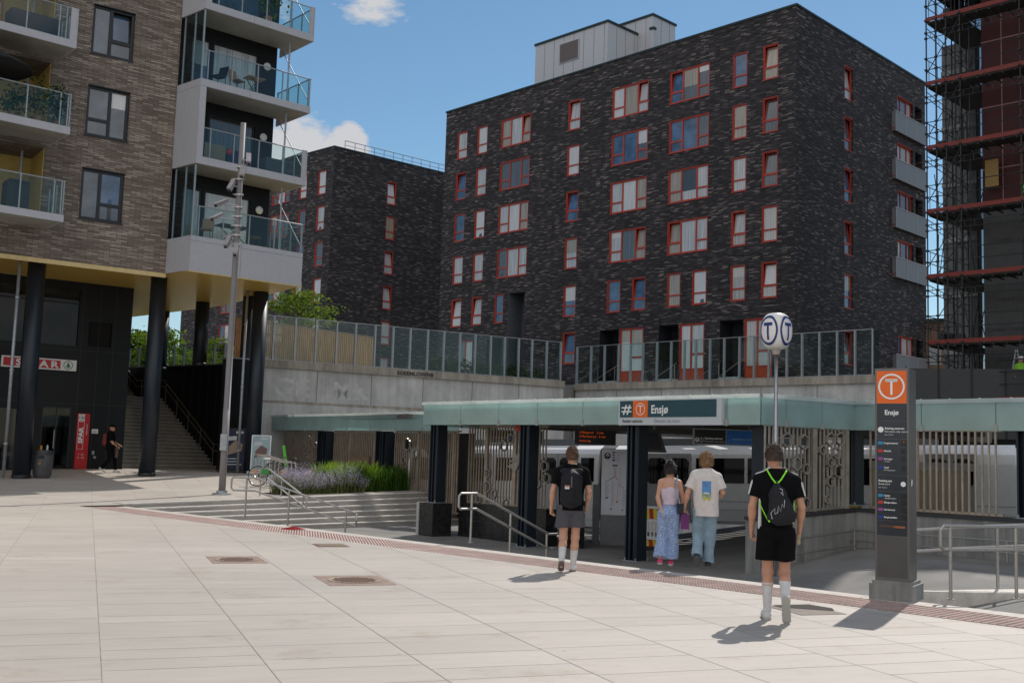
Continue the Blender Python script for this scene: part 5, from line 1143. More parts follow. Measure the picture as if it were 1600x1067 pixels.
# ------------------------------------------------------------------ train
TRA = Vector((.9, 36.5)); TD = Vector((.91, -.414)); RZ = 2.0; BZ_ = -.40
class ShFr(Fr):      # the track climbs gently to the right
    def __call__(s, p): return Fr.__call__(s, (p[0], p[1], p[2] + .027 * p[0]))
TFm = M('train_white', (.82, .82, .82), .38, 0, .04); TG_ = M('train_grey', (.36, .36, .37), .4, .1, .05); TGL = pane_mat('train_glass', (.008, .009, .010), coat=.12); TRD = M('train_roof', (.10, .11, .12), .6)
def car(s0, s1, items, label, cab=None):
    f_ = ShFr((TRA.x, TRA.y, 0), (TD.x, TD.y))
    t = thing('metro_car', label, 'train', f_(((s0 + s1) / 2, 1.4, BZ_)), 'metro cars at the platform')
    prof = [(.06, BZ_), (.0, .1), (.0, 1.45), (.05, 1.72), (.20, RZ - .12), (.55, RZ), (2.4, RZ), (2.8, 1.7), (2.85, .1), (2.8, BZ_)]
    m_ = MB(f_)
    if cab is None: m_.yprism(prof, s0, s1)
    else:
        e = s1; m_.yprism(prof, s0, e - .6)
        n = len(prof); rings = []
        for q, (dx, sc) in enumerate(((-.6, 0), (-.3, .03), (-.08, .10), (0.0, .2))):
            rings.append([(e + dx + .75 * (.35 - (z - BZ_) / (RZ - BZ_)) * (q > 0), 1.43 + (y - 1.43) * (1 - sc), BZ_ + (z - BZ_) * (1 - sc * .35)) for y, z in prof])
        v = [p for R_ in rings for p in R_]; f = []
        for a in range(len(rings) - 1):
            for b in range(n): f.append((a * n + b, a * n + (b + 1) % n, (a + 1) * n + (b + 1) % n, (a + 1) * n + b))
        f.append(tuple(range(3 * n, 4 * n))); m_.add(v, f)
    m_.build('body', TFm, t)
    for q in range(int((s1 - s0) / 3.5)): MB(f_).box(s0 + .5 + q * 3.5, s0 + 2.6 + q * 3.5, .6, 2.3, RZ + .003, RZ + .22).build('roof_unit', TRD, t)
    for kind, a, b in items:
        if kind == 'd':
            m_ = MB(f_); m_.box(a, b, -.012, -.002, BZ_ + .12, 1.74); d = m_.build('door', TG_, t); w = (b - a) / 2
            for u in (a + .08, a + w + .06):
                m_ = MB(f_); x0, x1, z0, z1, c = u, u + w - .14, .80, 1.60, .10; m_.xprism([(x0 + c, z0), (x1 - c, z0), (x1, z0 + c), (x1, z1 - c), (x1 - c, z1), (x0 + c, z1), (x0, z1 - c), (x0, z0 + c)], -.018, -.013); m_.build('door_window', TGL, d)
            MB(f_).box(a + w - .008, a + w + .008, -.014, -.0125, BZ_ + .12, 1.74).build('seam', BLACK, d)
        else: MB(f_).box(a, b, -.010, -.002, .84, 1.60).build('window_band', TGL, t)
    m_ = MB(f_); m_.box(s0, s1 - .6, -.006, -.001, BZ_ + .02, BZ_ + .10); m_.build('sill_strip', TG_, t)
    m_ = MB(f_); m_.box(s0, s1 - .6, -.008, -.001, .28, .30); m_.box(s0, s1 - .6, -.008, -.001, .02, .035); m_.build('body_seam', TG_, t)
    return t, f_
car(-4.8, 2.2, [('w', -4.6, -3.2), ('d', -3.05, -1.6), ('w', -1.45, -.15), ('d', .1, 1.5), ('w', 1.6, 2.05)], 'left metro car, white with dark windows, its end beside the line map board')
c2, tf = car(2.7, 15.0, [('w', 2.9, 3.6), ('d', 3.75, 5.25), ('w', 5.4, 6.9), ('w', 7.0, 8.3), ('d', 8.45, 9.9), ('w', 10.05, 11.9), ('d', 12.05, 13.4)], 'long white metro car behind the couple, its rounded cab at the right', True)
car(18.2, 26, [('w', 18.6, 20.6), ('d', 20.8, 22.2)], 'metro car at the right edge behind the last bar screen')
m_ = MB(tf)
for i in range(5): m_.box(2.23 + i * .095, 2.28 + i * .095, .15 + (i % 2) * .06, 2.6, BZ_ + .1, 1.9)
tag(m_.build('gangway_bellows', M('bellows', (.05, .05, .052), .8)), 'dark ribbed gangway between the two left metro cars', 'gangway')
t = thing('equipment_cabinet', 'tan metal cabinet behind the bars right of the orange topped pillar', 'cabinet', (9.6, 25.2, flz(9.6, 25)))
f_ = Fr((8.55, 26.0, 0), (.80, -.60)); z0 = -.2
MB(f_).box(0, 2.0, 0, .8, z0, 1.62).build('body', M('tan_metal', (.36, .30, .22), .42, .35, .1, 2), t); m_ = MB(f_); m_.box(-.05, 2.08, -.06, .85, 1.622, 1.80); m_.build('top', M('pale_top', (.50, .50, .50), .4), t)
m_ = MB(f_)
for i in range(1, 4): m_.box(.5 * i - .006, .5 * i + .006, -.006, -.001, z0, 1.6)
m_.build('door_seam', M('seam', (.035, .035, .037)), t)
m_ = MB(); f_ = Fr((7.75, 25.6, 0), (.8, -.6)); MB(f_).box(0, .36, 0, .2, .28, .78).build('yellow_box', M('yellow_box', (.55, .36, .02), .5), label='yellow box behind the bars left of the pillar', cat='box')
# ------------------------------------------------------------------ orange topped information pillar
px, py = 5.02, 14.22; PFr = Fr((4.80, 14.18, 0), (1, .06))
# local: x right, y away; front face width .47 plus visible right side
PLf = Fr((4.70, 14.18, 0), az=32)
t = thing('information_pillar', 'tall grey information pillar with an orange T panel and departure list, on a concrete foot', 'pillar', (5.1, 14.5, 0))
pw, pd = .42, .42; ZP = 2.92
m_ = MB(PLf); m_.box(0, pw, 0, pd, .24, ZP); m_.build('body', M('pillar_metal', (.15, .142, .138), .38, .55, .06, 6), t)
m_ = MB(PLf); m_.box(-.06, pw + .07, -.07, pd + .05, 0, .20); m_.box(-.03, pw + .04, -.04, pd + .03, .20, .24); m_.build('foot', CONC_D, t)
e = .025; m_ = MB(PLf); m_.box(e, pw - e, -.006, -.001, 2.47, ZP - .035); m_.build('orange_panel', orange, t)
m_ = MB(PLf); temblem(m_, pw / 2, -.010, 2.685, .165, .14); m_.box(pw / 2 - .07, pw / 2 + .07, -.013, -.009, 2.745, 2.77); m_.build('emblem', letw, t)
pan = M('pillar_panel', (.022, .028, .036), .25); 
m_ = MB(PLf)
for a, b in ((2.25, 2.465), (2.02, 2.245), (1.56, 2.015), (1.355, 1.555), (.99, 1.35), (.80, .985)): m_.box(e, pw - e, -.005, -.001, a, b)
m_.build('dark_panel', pan, t)
MB(PLf).box(e, pw - e, -.004, -.001, .28, .79).build('lower_panel', M('pillar_lower', (.10, .096, .093), .4, .5, .06), t)
m_ = MB(PLf); m_.text('Ensjø', .088, pw / 2, -.008, 2.325, 'CENTER', sx=.92, bold=.002)
m_.disc(.075, -.008, 2.135, .036, 0, 20); m_.text('Retning sentrum', .036, .125, -.008, 2.14, bold=.001); m_.text('Direction city centre', .034, .125, -.008, 2.10); m_.text('Spor Track 4', .02, .125, -.008, 2.065)
m_.disc(pw - .07, -.008, 1.45, .032, 0, 20); m_.text('Retning øst', .036, .045, -.008, 1.475, bold=.001); m_.text('Eastbound', .034, .045, -.008, 1.435); m_.text('Spor Track 2', .02, .045, -.008, 1.395)
rows = [(1.965, 0, 'Frognerseteren', ''), (1.865, 1, 'Østerås', ''), (1.765, 2, 'Storingen', '- Kolsås'), (1.655, 3, 'Vestli', 'via Majorstuen'), (1.30, 0, 'Helsfyr', '- Bergkrystallen'), (1.215, 1, 'Ellingsrudåsen', ''), (1.125, 2, 'Mortensrud', ''), (1.03, 3, 'Bergkrystallen', '')]
for z, c_, a, b in rows:
    m_.text(a, .028, .112, -.008, z - .01, bold=.0008)
    if b: m_.text(b, .024, .112, -.008, z - .04)
m_.build('lettering', letw, t)
lc = [M('tag_cyan', (.02, .25, .48)), M('tag_red', (.5, .03, .02)), M('tag_purple', (.32, .06, .30)), M('tag_blue', (.01, .04, .25))]
for z, c_, a, b in rows: MB(PLf).box(.04, .10, -.009, -.005, z - .018, z + .018).build('line_tag', lc[c_], t); MB(PLf).box(.325, .39, -.008, -.005, z - .035, z + .03).build('small_display', M('display_dark', (.008, .01, .007), .3), t)
m_ = MB(PLf); m_.ell((.36, -.01, 1.98), (.006, .003, .006), 6, 4); m_.build('glowing_dot', M('led_orange', (.8, .15, .01)), t)
m_ = MB(PLf); m_.box(.06, .24, -.010, -.005, .905, .93); m_.build('slot', M('slot_brown', (.09, .045, .03)), t); MB(PLf).box(.22, .37, -.010, -.005, .90, .925).build('orange_slot', M('slot_orange', (.35, .11, .03)), t)
m_ = MB(PLf.sub((pw, 0, 0), -90)); 
m_ = MB(PLf); m_.add([(pw + .003, .11, 1.42), (pw + .003, .18, 1.45), (pw + .003, .19, 1.50), (pw + .003, .13, 1.52), (pw + .003, .10, 1.47)], [(0, 1, 2, 3, 4)]); m_.build('sticker', letw, t)
# ------------------------------------------------------------------ T globe sign
tx, ty = 5.07, 21.0; tz = flz(tx, ty)
t = thing('metro_globe_sign', 'rounded white metro sign with blue T rings on a thin pole', 'sign', (tx, ty, tz))
bmx = bmesh.new(); bmesh.ops.create_cube(bmx, size=2); bmesh.ops.subdivide_edges(bmx, edges=bmx.edges[:], cuts=15, use_grid_fill=True)
gz = 4.18
rot = Matrix.Rotation(rad(41), 3, 'Z')
for v in bmx.verts:
    c = v.co.copy(); s_ = c.normalized(); n4 = (abs(c.x) ** 3.2 + abs(c.y) ** 3.2) ** (1 / 3.2); q = Vector((c.x, c.y, 0)); 
    p4 = (abs(c.x) ** 3 + abs(c.y) ** 3 + abs(c.z) ** 2.4) ** (1 / 2.7); d = c / max(p4, 1e-6); v.co = rot @ Vector((d.x * .265, d.y * .265, d.z * .355)) + Vector((tx, ty, gz))
bmx.verts.index_update(); GV = [tuple(v.co) for v in bmx.verts]; GFc = [[v.index for v in f.verts] for f in bmx.faces]; bmx.free()
mesh_np('globe', GV, GFc, M('globe_white', (.80, .78, .74), .3, 0, .05), t)
bluem = M('t_blue', (.008, .032, .16), .4); palef = M('t_face', (.82, .76, .76), .4, 0, .03)
for ang in (41, -49):
    a_ = rad(ang)
    def face(u, w, off):      # point on the bulging face, u right, w up
        x, z = u, w; 
        # find depth on superellipsoid
        k = 1 - abs(x / .265) ** 3 - abs(z / .355) ** 2.4 * 1.0
        yy = .265 * max(k, 0) ** (1 / 3) + off; lx_, ly_ = x, -yy
        R3 = Matrix.Rotation(a_, 3, 'Z'); p = R3 @ Vector((lx_, ly_, z)); return (tx + p.x, ty + p.y, gz + z)
    def patch(fn, nu, nv, mt, nm, off):
        V_ = [face(*fn(i / nu, j / nv), off) for i in range(nu + 1) for j in range(nv + 1)]; F_ = [(i * (nv + 1) + j, (i + 1) * (nv + 1) + j, (i + 1) * (nv + 1) + j + 1, i * (nv + 1) + j + 1) for i in range(nu) for j in range(nv)]
        mesh_np(nm, V_, F_, mt, t)
    rx, rz = .20, .285
    patch(lambda u, v: (rx * .985 * v * math.cos(2 * math.pi * u), rz * .985 * v * math.sin(2 * math.pi * u)), 40, 6, palef, 'pale_face', .006)
    patch(lambda u, v: (rx * (.84 + .16 * v) * math.cos(2 * math.pi * u), rz * (.84 + .16 * v) * math.sin(2 * math.pi * u)), 40, 2, bluem, 'blue_ring', .011)
    patch(lambda u, v: (-.095 + .19 * u, .085 + .062 * v), 10, 2, bluem, 'letter_bar', .012); patch(lambda u, v: (-.022 + .044 * u, -.185 + .27 * v), 2, 10, bluem, 'letter_stem', .012)
m_ = MB(); m_.smooth = True; m_.lathe([(.035, 0), (.035, gz - .41 - tz)], (tx, ty, tz), 14); m_.build('pole', STEEL, t)
m_ = MB(); m_.lathe([(.06, -.05), (.085, .02), (.10, .06), (.085, .10)], (tx, ty, gz - .40), 18); m_.build('collar', M('collar_beige', (.42, .39, .34), .5), t)
m_ = MB(); m_.lathe([(.11, 0), (.11, .02), (.04, .03)], (tx, ty, tz), 14); m_.build('base_plate', STEEL_D, t)
# ------------------------------------------------------------------ handrails
def hr(fr, upper, drop, posts, y, zbase, label, closed=True, r_=.024, grp='steel handrails of the station steps'):
    t = thing('handrail', label, 'handrail', fr((upper[0][0], y, zbase(upper[0][0]))), grp)
    lo_ = [(x, z - drop) for x, z in upper]
    P_ = [(x, y, z) for x, z in upper]; Q_ = [(x, y, z) for x, z in lo_]
    m_ = MB(fr)
    if not closed: MB(fr).tube(Q_, r_, 8).build('lower_rail', STEEL, t)
    if closed: m_.tube(Q_[::-1] + [(Q_[0][0] - .05, y, Q_[0][2] + .05), (P_[0][0] - .05, y, P_[0][2] - .05)] + P_, r_, 8)
    else: m_.tube(P_, r_, 8)
    m_.smooth = True; m_.tube([P_[-1], Q_[-1]], r_, 8) if closed == 'both' else None
    m_.build('rail', STEEL, t)
    for x in posts:
        zt = np.interp(x, [p[0] for p in upper], [p[1] for p in upper]); m_ = MB(fr); m_.tube([(x, y, zbase(x)), (x, y, zt)], r_ * .95, 8); m_.lathe([(.05, 0), (.05, .012)], (x, y, zbase(x)), 10); m_.build('post', STEEL, t)
    return t
UPF = Fr((-.66, 20.95, 0), (S2, S2)); dropf = lambda x: 0 if x < .12 else max(FLZ, -.12 * (1 + int((x - .12) / .33)) - 0)
hr(UPF, [(-.28, .92), (.12, .92), (2.15, .10), (2.5, .10)], .29, (-.0, 1.05, 2.1), 0, dropf, 'steel double handrail going down the front steps left of the man with the backpack')
UP2 = Fr((-6.05, 26.1, 0), (S2, S2)); hr(Fr((-6.1, 26.2, 0), (.82, .1)), [(-.35, .93), (.15, .93), (2.55, .16)], .30, (-.05, .95, 2.3), .0, lambda x: dropf(x * .85), 'lower steel handrail where the steps meet the strip, left of the plinth', 'both')
hr(Fr((-7.55, 34.1, 0), (.62, -.45)), [(-.3, 1.02), (.25, 1.02), (2.0, .20)], .30, (-.05, .9, 1.85), 0, lambda x: .14 - .30 * max(0, x - .1), 'upper steel handrail at the head of the steps beside the lamp mast', 'both')
# wall rail on ramp wall
f2w = Fr(f2((0, -.28, 0)), f2.x)
hr(f2w, [(-.2, .10), (L2 - .3, .32)], .3, (1.0, L2 - .35), 0, lambda x: flz(*f2w((x, 0, 0))[:2]), 'thin handrail in front of the hexagon screen wall', False, .016)
f3w = Fr(f3((0, -.28, 0)), f3.x); hr(f3w, [(-.15, .32), (8.5, .42)], .22, (1.35, 3.4, 5.4), 0, lambda x: -.1, 'thin handrail along the stained wall behind the pillar', False, .016)
# double rails on the right foreground
RFr = Fr((5.62, 14.30, 0), (1, .30))
hr(RFr, [(.0, .93), (3.4, .93)], .30, (.10, 1.12, 2.6), 0, lambda x: 0, 'bright steel handrail in the right foreground, nearest the camera')
RG = Fr((5.35, 15.9, 0), (1, .10)); hr(RG, [(.25, .75), (1.2, .83), (4.0, 1.0)], .30, (.3, 1.75, 3.5), 0, lambda x: -.10 if x < 1 else -.02, 'second steel handrail behind the right foreground one, passing behind the pillar', False)
# kerb between plaza and ramp at the right
KF = Fr((5.3, 15.35, 0), (1, .12)); m_ = MB(KF); m_.prism([(0.2, .0), (3.6, -.1), (6, .0), (6, 1.0), (3.6, .75), (1.6, .35)], -.25, -.02); m_.build('ramp_kerb', M('worn_nosing', (.5, .46, .41)), kind='structure')
# ------------------------------------------------------------------ posters, bikes and racks
def aboard(x, y, ang, w, h, label, cols, base):
    f_ = Fr((x, y, zg(y)), az=ang); t = thing('poster_stand', label, 'poster stand', (x, y, zg(y)), 'poster stands by the columns')
    m_ = MB(f_); m_.bar((-w / 2, 0, .12), (-w / 2, .08, h), .04); m_.bar((w / 2, 0, .12), (w / 2, .08, h), .04); m_.bar((-w / 2, 0, .14), (w / 2, 0, .14), .04); m_.bar((-w / 2, .08, h), (w / 2, .08, h), .04); m_.build('frame', base[1], t)
    m_ = MB(f_); m_.add([(-w / 2, -.005, .14), (w / 2, -.005, .14), (w / 2, .075, h), (-w / 2, .075, h), (-w / 2, .02, .14), (w / 2, .02, .14), (w / 2, .10, h), (-w / 2, .10, h)], [(0, 1, 2, 3), (5, 4, 7, 6)]); m_.build('poster', cols[0], t)
    P_ = lambda u, v, o=.008: ((u - .5) * w, -.005 + .08 * (v * h - .14 + .14) / h - o, .14 + (h - .14) * v)
    r_ = random.Random(int(w * 100))
    m_ = MB(f_); m_.add([P_(.18, .35), P_(.8, .45), P_(.85, .62), P_(.5, .72), P_(.2, .55)], [(0, 1, 2, 3, 4)]); m_.build('picture', cols[1], t)
    m_ = MB(f_); m_.add([P_(.12, .70, .012), P_(.55, .72, .012), P_(.55, .82, .012), P_(.12, .80, .012)], [(0, 1, 2, 3)]); m_.add([P_(.5, .88, .012), P_(.85, .88, .012), P_(.85, .94, .012), P_(.5, .94, .012)], [(0, 1, 2, 3)])
    for k in range(3): m_.add([P_(.1, .10 + .07 * k, .012), P_(.85 - .1 * k, .11 + .07 * k, .012), P_(.85 - .1 * k, .13 + .07 * k, .012), P_(.1, .12 + .07 * k, .012)], [(0, 1, 2, 3)])
    m_.build('print', cols[2], t)
    MB(f_).box(-w / 2 - .1, w / 2 + .1, -.3, .35, 0.0, .10).build('foot', base[0], t)
aboard(-10.95, 44.3, 8, .9, 1.75, 'dark blue poster stand leaning between the lamp mast and the column', [M('poster_navy', (.012, .02, .05)), M('poster_tan', (.30, .22, .16)), M('print_pale', (.5, .52, .55))], [M('foot_dark', (.03, .03, .03)), BLACKF])
aboard(-9.75, 43.6, -6, .72, 1.5, 'pale poster stand on a white foot, right of the black column', [M('poster_sky', (.30, .42, .45)), M('poster_brown', (.16, .09, .08)), M('print_pale', (.5, .52, .55))], [M('foot_pale', (.5, .5, .5)), WHITE])
t0 = None
for i in range(8):
    x, y = -9.2 + i * .26, 41.3 - i * .6
    if t0 is None:
        t0 = thing('bike_rack', 'farthest steel hoop of the bike rack row, nearest the poster stands', 'bike rack', (x, y, zg(y)), 'hoop bike racks in a row'); f_ = Fr((x, y, zg(y)), az=12)
        m_ = MB(f_); m_.tube([(-.3, 0, 0), (-.3, 0, .85), (-.26, 0, .9), (.26, 0, .9), (.3, 0, .85), (.3, 0, 0)], .022, 8); m_.build('hoop', STEEL, t0); m_ = MB(f_); m_.box(-.36, -.24, -.06, .06, 0, .01); m_.box(.24, .36, -.06, .06, 0, .01); m_.build('foot_plate', STEEL_D, t0)
        ch0 = [c for c in bpy.data.objects if c.parent == t0]
    else:
        c = t0.copy(); c['label'] = ('', 'second', 'third', 'fourth', 'fifth', 'sixth', 'seventh', 'nearest')[i] + ' steel hoop from the far end of the bike rack row'; COL.objects.link(c); c.location = (x, y, zg(y))
        for ch in ch0: d = ch.copy(); COL.objects.link(d); d.parent = c
def bike(x, y, ang, label, frame_c, seat_c, glow=None):
    f_ = Fr((x, y, zg(y)), az=ang); t = thing('bicycle', label, 'bicycle', (x, y, zg(y)))
    for wx, nm in ((-.52, 'wheel'), (.52, 'wheel')):
        m_ = MB(f_); R_ = .34; m_.tube([(wx + R_ * math.cos(k * math.pi / 12), 0, R_ + .01 + R_ * math.sin(k * math.pi / 12)) for k in range(25)], .018, 6, False); w = m_.build('wheel', BLACK, t)
        m_ = MB(f_); m_.tube([(wx + (R_ - .03) * math.cos(k * math.pi / 12), 0, R_ + .01 + (R_ - .03) * math.sin(k * math.pi / 12)) for k in range(25)], .008, 5, False)
        for k in range(14): a = k * math.pi / 7; m_.tube([(wx, 0, R_ + .01), (wx + (R_ - .03) * math.cos(a), 0, R_ + .01 + (R_ - .03) * math.sin(a))], .003, 4, False)
        m_.tube([(wx, -.05, R_ + .01), (wx, .05, R_ + .01)], .02, 6); m_.build('rim', STEEL, w)
        m_ = MB(f_); m_.add([(wx - .20, -.012, .50), (wx - .06, -.012, .58), (wx - .04, -.012, .50), (wx - .17, -.012, .43)], [(0, 1, 2, 3)]); m_.build('reflector', M('reflector_orange', (.75, .25, .02)), w)
    bb, st, hd, ra, fa = (-.05, 0, .32), (-.18, 0, .80), (.34, 0, .80), (-.52, 0, .35), (.52, 0, .35)
    m_ = MB(f_)
    for a, b in ((bb, st), (st, hd), (bb, (.37, 0, .70)), (bb, ra), (st, ra), ((.37, 0, .70), hd)): m_.tube([a, b], .017, 6)
    m_.build('frame', frame_c, t)
    m_ = MB(f_); m_.tube([(.33, 0, .95), (.38, 0, .68), fa], .014, 6); m_.build('fork', frame_c, t)
    m_ = MB(f_); m_.tube([(.30, -.28, 1.03), (.38, -.2, 1.02), (.36, 0, .98), (.38, .2, 1.02), (.30, .28, 1.03)], .014, 6); m_.build('handlebar', BLACK, t)
    m_ = MB(f_); m_.tube([st, (-.21, 0, .93)], .013, 6); m_.ell((-.23, 0, .95), (.14, .07, .035), 10, 6); m_.build('saddle', seat_c, t)
    m_ = MB(f_); m_.lathe([(.09, -.01), (.09, .01)], (0, 0, 0), 14); 
    m2 = MB(f_.sub((-.05, 0, .32))); m2.tube([(0, -.05, 0), (0, .05, 0)], .09, 14); m2.bar((0, -.09, 0), (.1, -.09, -.13), .02); m2.bar((0, .09, 0), (-.1, .09, .13), .02); m2.build('crank', STEEL_D, t)
    if glow: m_ = MB(f_); m_.box(-.40, -.12, -.05, .05, .42, .60); m_.build('bag', glow, t)
bike(-8.05, 38.0, 6, 'black bicycle with a pale saddle standing by the racks', BLACK, WHITE, M('green_bag', (.04, .25, .05)))
bike(-7.3, 38.7, 2, 'dark bicycle behind the one with the pale saddle', M('bike_grey', (.06, .065, .07)), BLACK)
m_ = MB(); m_.tube([(-7.9, 39.6, .4), (-7.95, 39.6, 1.15), (-8.05, 39.6, 1.75)], [.08, .06, .045], 8); tag(m_.build('child_seat', M('bright_green', (.10, .50, .04), .5)), 'bright green cover sticking up behind the bike racks', 'bike cover')
# ------------------------------------------------------------------ scaffolding building at right
SCO = (17.5, 46.0); SF2 = Fr((SCO[0], SCO[1], 0), (S2, -S2)); LV = [18.25, 15.43, 12.66, 9.86, 7.07]
LVA = [26.8, 24.0, 21.1] + LV + [4.65]
nb = thing('unfinished_building', 'building under construction with red and grey boarding, behind the scaffold', 'building', SF2((6, 3, 0)))
def boards(name, col, txt=False): return M(name, col, .75, 0, .14, 2)
x0 = 1.75; RX = 22
upw = boards('red_boarding', (.055, .011, .011)); grw = boards('grey_membrane', (.065, .065, .065))
hol = []
for i, z in enumerate((21.1, 18.25, 15.43, 12.66, 9.86, 7.07, 4.4)): hol.append((4.15 if i != 2 else 3.5, 5.5, z - 2.75 if i else z - 2.6, z - .55)); hol.append((7.5, 9.5, z - 2.5, z - .6))
ZS = 12.7
wm = MB(SF2); wall_holes(wm, x0, RX, ZS, 30.3, [h for h in hol if h[3] > ZS and h[2] > ZS - .1], y=1.5, rev=.3); wm.quad((x0, 1.5, ZS), (x0, 1.5, 30.3), (x0, 12, 30.3), (x0, 12, ZS)); wm.quad((x0, 1.5, 30), (RX, 1.5, 30), (RX, 12, 30.3), (x0, 12, 30.3)); wm.quad((RX, 1.5, 1.5), (RX, 12, 1.5), (RX, 12, 30.3), (RX, 1.5, 30.3)); wm.quad((x0, 12, 1.5), (RX, 12, 1.5), (RX, 12, 30.3), (x0, 12, 30.3)); wm.build('red_wall', upw, nb)
wm = MB(SF2); wall_holes(wm, x0, RX, 1.5, ZS, [h for h in hol if h[3] < ZS], y=1.5, rev=.3); wm.quad((x0, 1.5, 1.5), (x0, 1.5, ZS), (x0, 12, ZS), (x0, 12, 1.5)); wm.build('grey_wall', grw, nb)
MB(SF2).box(x0 + .05, RX, 1.95, 2.0, 1.5, 29.8).build('dark_interior', M('room_dark', (.012, .012, .013)), nb)
m_ = MB(SF2); tape = M('pink_tape', (.30, .16, .17), .7)
for x in (2.6, 3.75, 6.2): m_.box(x - .02, x + .02, 1.485, 1.495, ZS, 24)
for z in (17.0, 19.9, 14.3): m_.box(x0, RX, 1.483, 1.484, z, z + .05)
m_.build('joint_tape', tape, nb)
m_ = MB(SF2)
for i in range(7):
    for j in range(8):
        x = 1.9 + .95 * i + (.3 if j % 2 else 0); z = 2.4 + 1.25 * j
        if any(a - .1 < x + .5 and x < b + .1 and c < z < d for a, b, c, d in hol): continue
        m_.text('CEMBRIT', .20, x, 1.49, z)
m_.build('board_print', M('print_faint', (.03, .03, .03), .8), nb)
m_ = MB(SF2); m_.box(-2.6, -.3, 6.5, 7, 3, 24); 
pale_sl = thing('concrete_frame', 'pale bare concrete wall seen through the scaffold', 'building', (19, 54, 4))
f_ = Fr((21.4, 54.2, 0), (S2, -S2)); MB(f_).box(0, 1.75, 0, .4, -1, 23).build('wall', concrete('raw_concrete', (.15, .148, .146), .4), pale_sl)
m_ = MB(f_)
for z in LVA: m_.box(0, 1.75, -.1, -.001, z - 2.6, z - 2.35)
m_.build('floor_band', CONC_D, pale_sl)
NETM, _t, _b = base('debris_net'); _b.inputs['Base Color'].default_value = (.03, .035, .035, 1); _b.inputs['Alpha'].default_value = .42
sc = thing('scaffold', 'dark tube scaffold with red toe boards around the unfinished building', 'scaffold', (SCO[0], SCO[1], 2))
tubem = M('scaffold_tube', (.035, .037, .04), .5, .5, .2); redb = M('toe_board_red', (.17, .016, .007), .5, 0, .15); deck = M('scaffold_deck', (.045, .042, .04), .8, 0, .2)
xs_ = (0, .43, .85, 1.45, 3.9, 6.4, 8.9)
for x in xs_:
    for y in ((0, .95) if x > .5 else (0, .95, 2.6, 4.2)): m_ = MB(SF2); m_.tube([(x, y, 1.5), (x, y, 29.5)], .03, 6); m_.build('standard', tubem, sc)
m_ = MB(SF2); m_.box(-.05, 1.74, -.08, -.06, 22.3, 30.3); m_.box(-.08, -.06, -.08, 4.2, 22.3, 30.3); m_.box(-.05, 1.74, 4.2, 4.22, 22.3, 30.3); m_.build('added_shade_sheeting', M('netting', (.035, .036, .036)), sc)  # unseen sheets above the view, added to extend the shadow cast on the ramp
for z in LVA:
    m_ = MB(SF2); m_.box(.02, 10.5, .03, .92, z - .30, z - .24); m_.box(.02, 1.40, .93, 4.2, z - .30, z - .24)
    for i in range(20): m_.box(.05 + i * .52, .10 + i * .52, .02, 1.3, z - .36, z - .302)
    d = m_.build('deck', deck, sc)
    m_ = MB(SF2); m_.box(0, 10.5, -.045, -.015, z - .24, z - .06); m_.box(-.045, -.015, -.0, 4.2, z - .24, z - .06); m_.build('toe_board', redb, d)
    m_ = MB(SF2)
    for dz in (.45, .95):
        m_.tube([(0, -.03, z + dz), (10.5, -.03, z + dz)], .02, 5); m_.tube([(-.02, 0, z + dz), (-.02, 4.2, z + dz)], .02, 5)
    for k in range(5): m_.tube([(-.02, .85 * k + .3, z), (-.02, .85 * k + .3, z + .95)], .014, 5)
    m_.build('guard_rail', tubem, sc)
    m_ = MB(SF2)      # lattice girders under the deck and diagonals
    m_.tube([(0, -.03, z - .75), (10.5, -.03, z - .75)], .018, 5); m_.tube([(0, -.03, z - 1.0), (10.5, -.03, z - 1.0)], .018, 5); m_.tube([(0, 0, z - .5), (0, 4.2, z - .9)], .018, 5); m_.tube([(0, 0, z - .75), (0, 4.2, z - 1.15)], .018, 5)
    for k in range(26): m_.tube([(.4 * k, -.03, z - .75), (.4 * k, -.03, z - 1.0)], .012, 4)
    for k in range(10): m_.tube([(0, .42 * k, z - .5 - .04 * k), (0, .42 * k, z - .75 - .04 * k)], .012, 4)
    m_.tube([(1.45, .95, z - 2.7), (.85, .95, z - .3)], .018, 5); m_.tube([(0, .95, z - 2.7), (.0, 4.2, z - .3)], .018, 5)
    m_.tube([(0, -.03, z - 2.6), (1.45, -.03, z - .4)], .02, 5); m_.tube([(3.9, -.03, z - 2.6), (6.4, -.03, z - .4)], .02, 5)
    for x in xs_:
        for dz in (-1.0, -.75, -.2, .45, .95): m_.box(x - .05, x + .05, -.09, .02, z + dz - .04, z + dz + .04)
    m_.build('lattice', tubem, sc)
    m_ = MB(SF2)
    for k in range(7): u, w_ = wrand.uniform(.1, 1.4), wrand.uniform(.2, 4.0); m_.tube([(u, w_, z - .2), (u + wrand.uniform(-.25, .3), w_ + wrand.uniform(-.8, .8), z + wrand.uniform(.7, 2.2))], .02, 5)
    for k in range(5): u, w_ = wrand.uniform(.1, 1.0), wrand.uniform(.2, 3.6); m_.box(u, u + .3, w_, w_ + .4, z - .23, z + wrand.uniform(.0, .35))
    m_.build('site_clutter', tubem, sc)

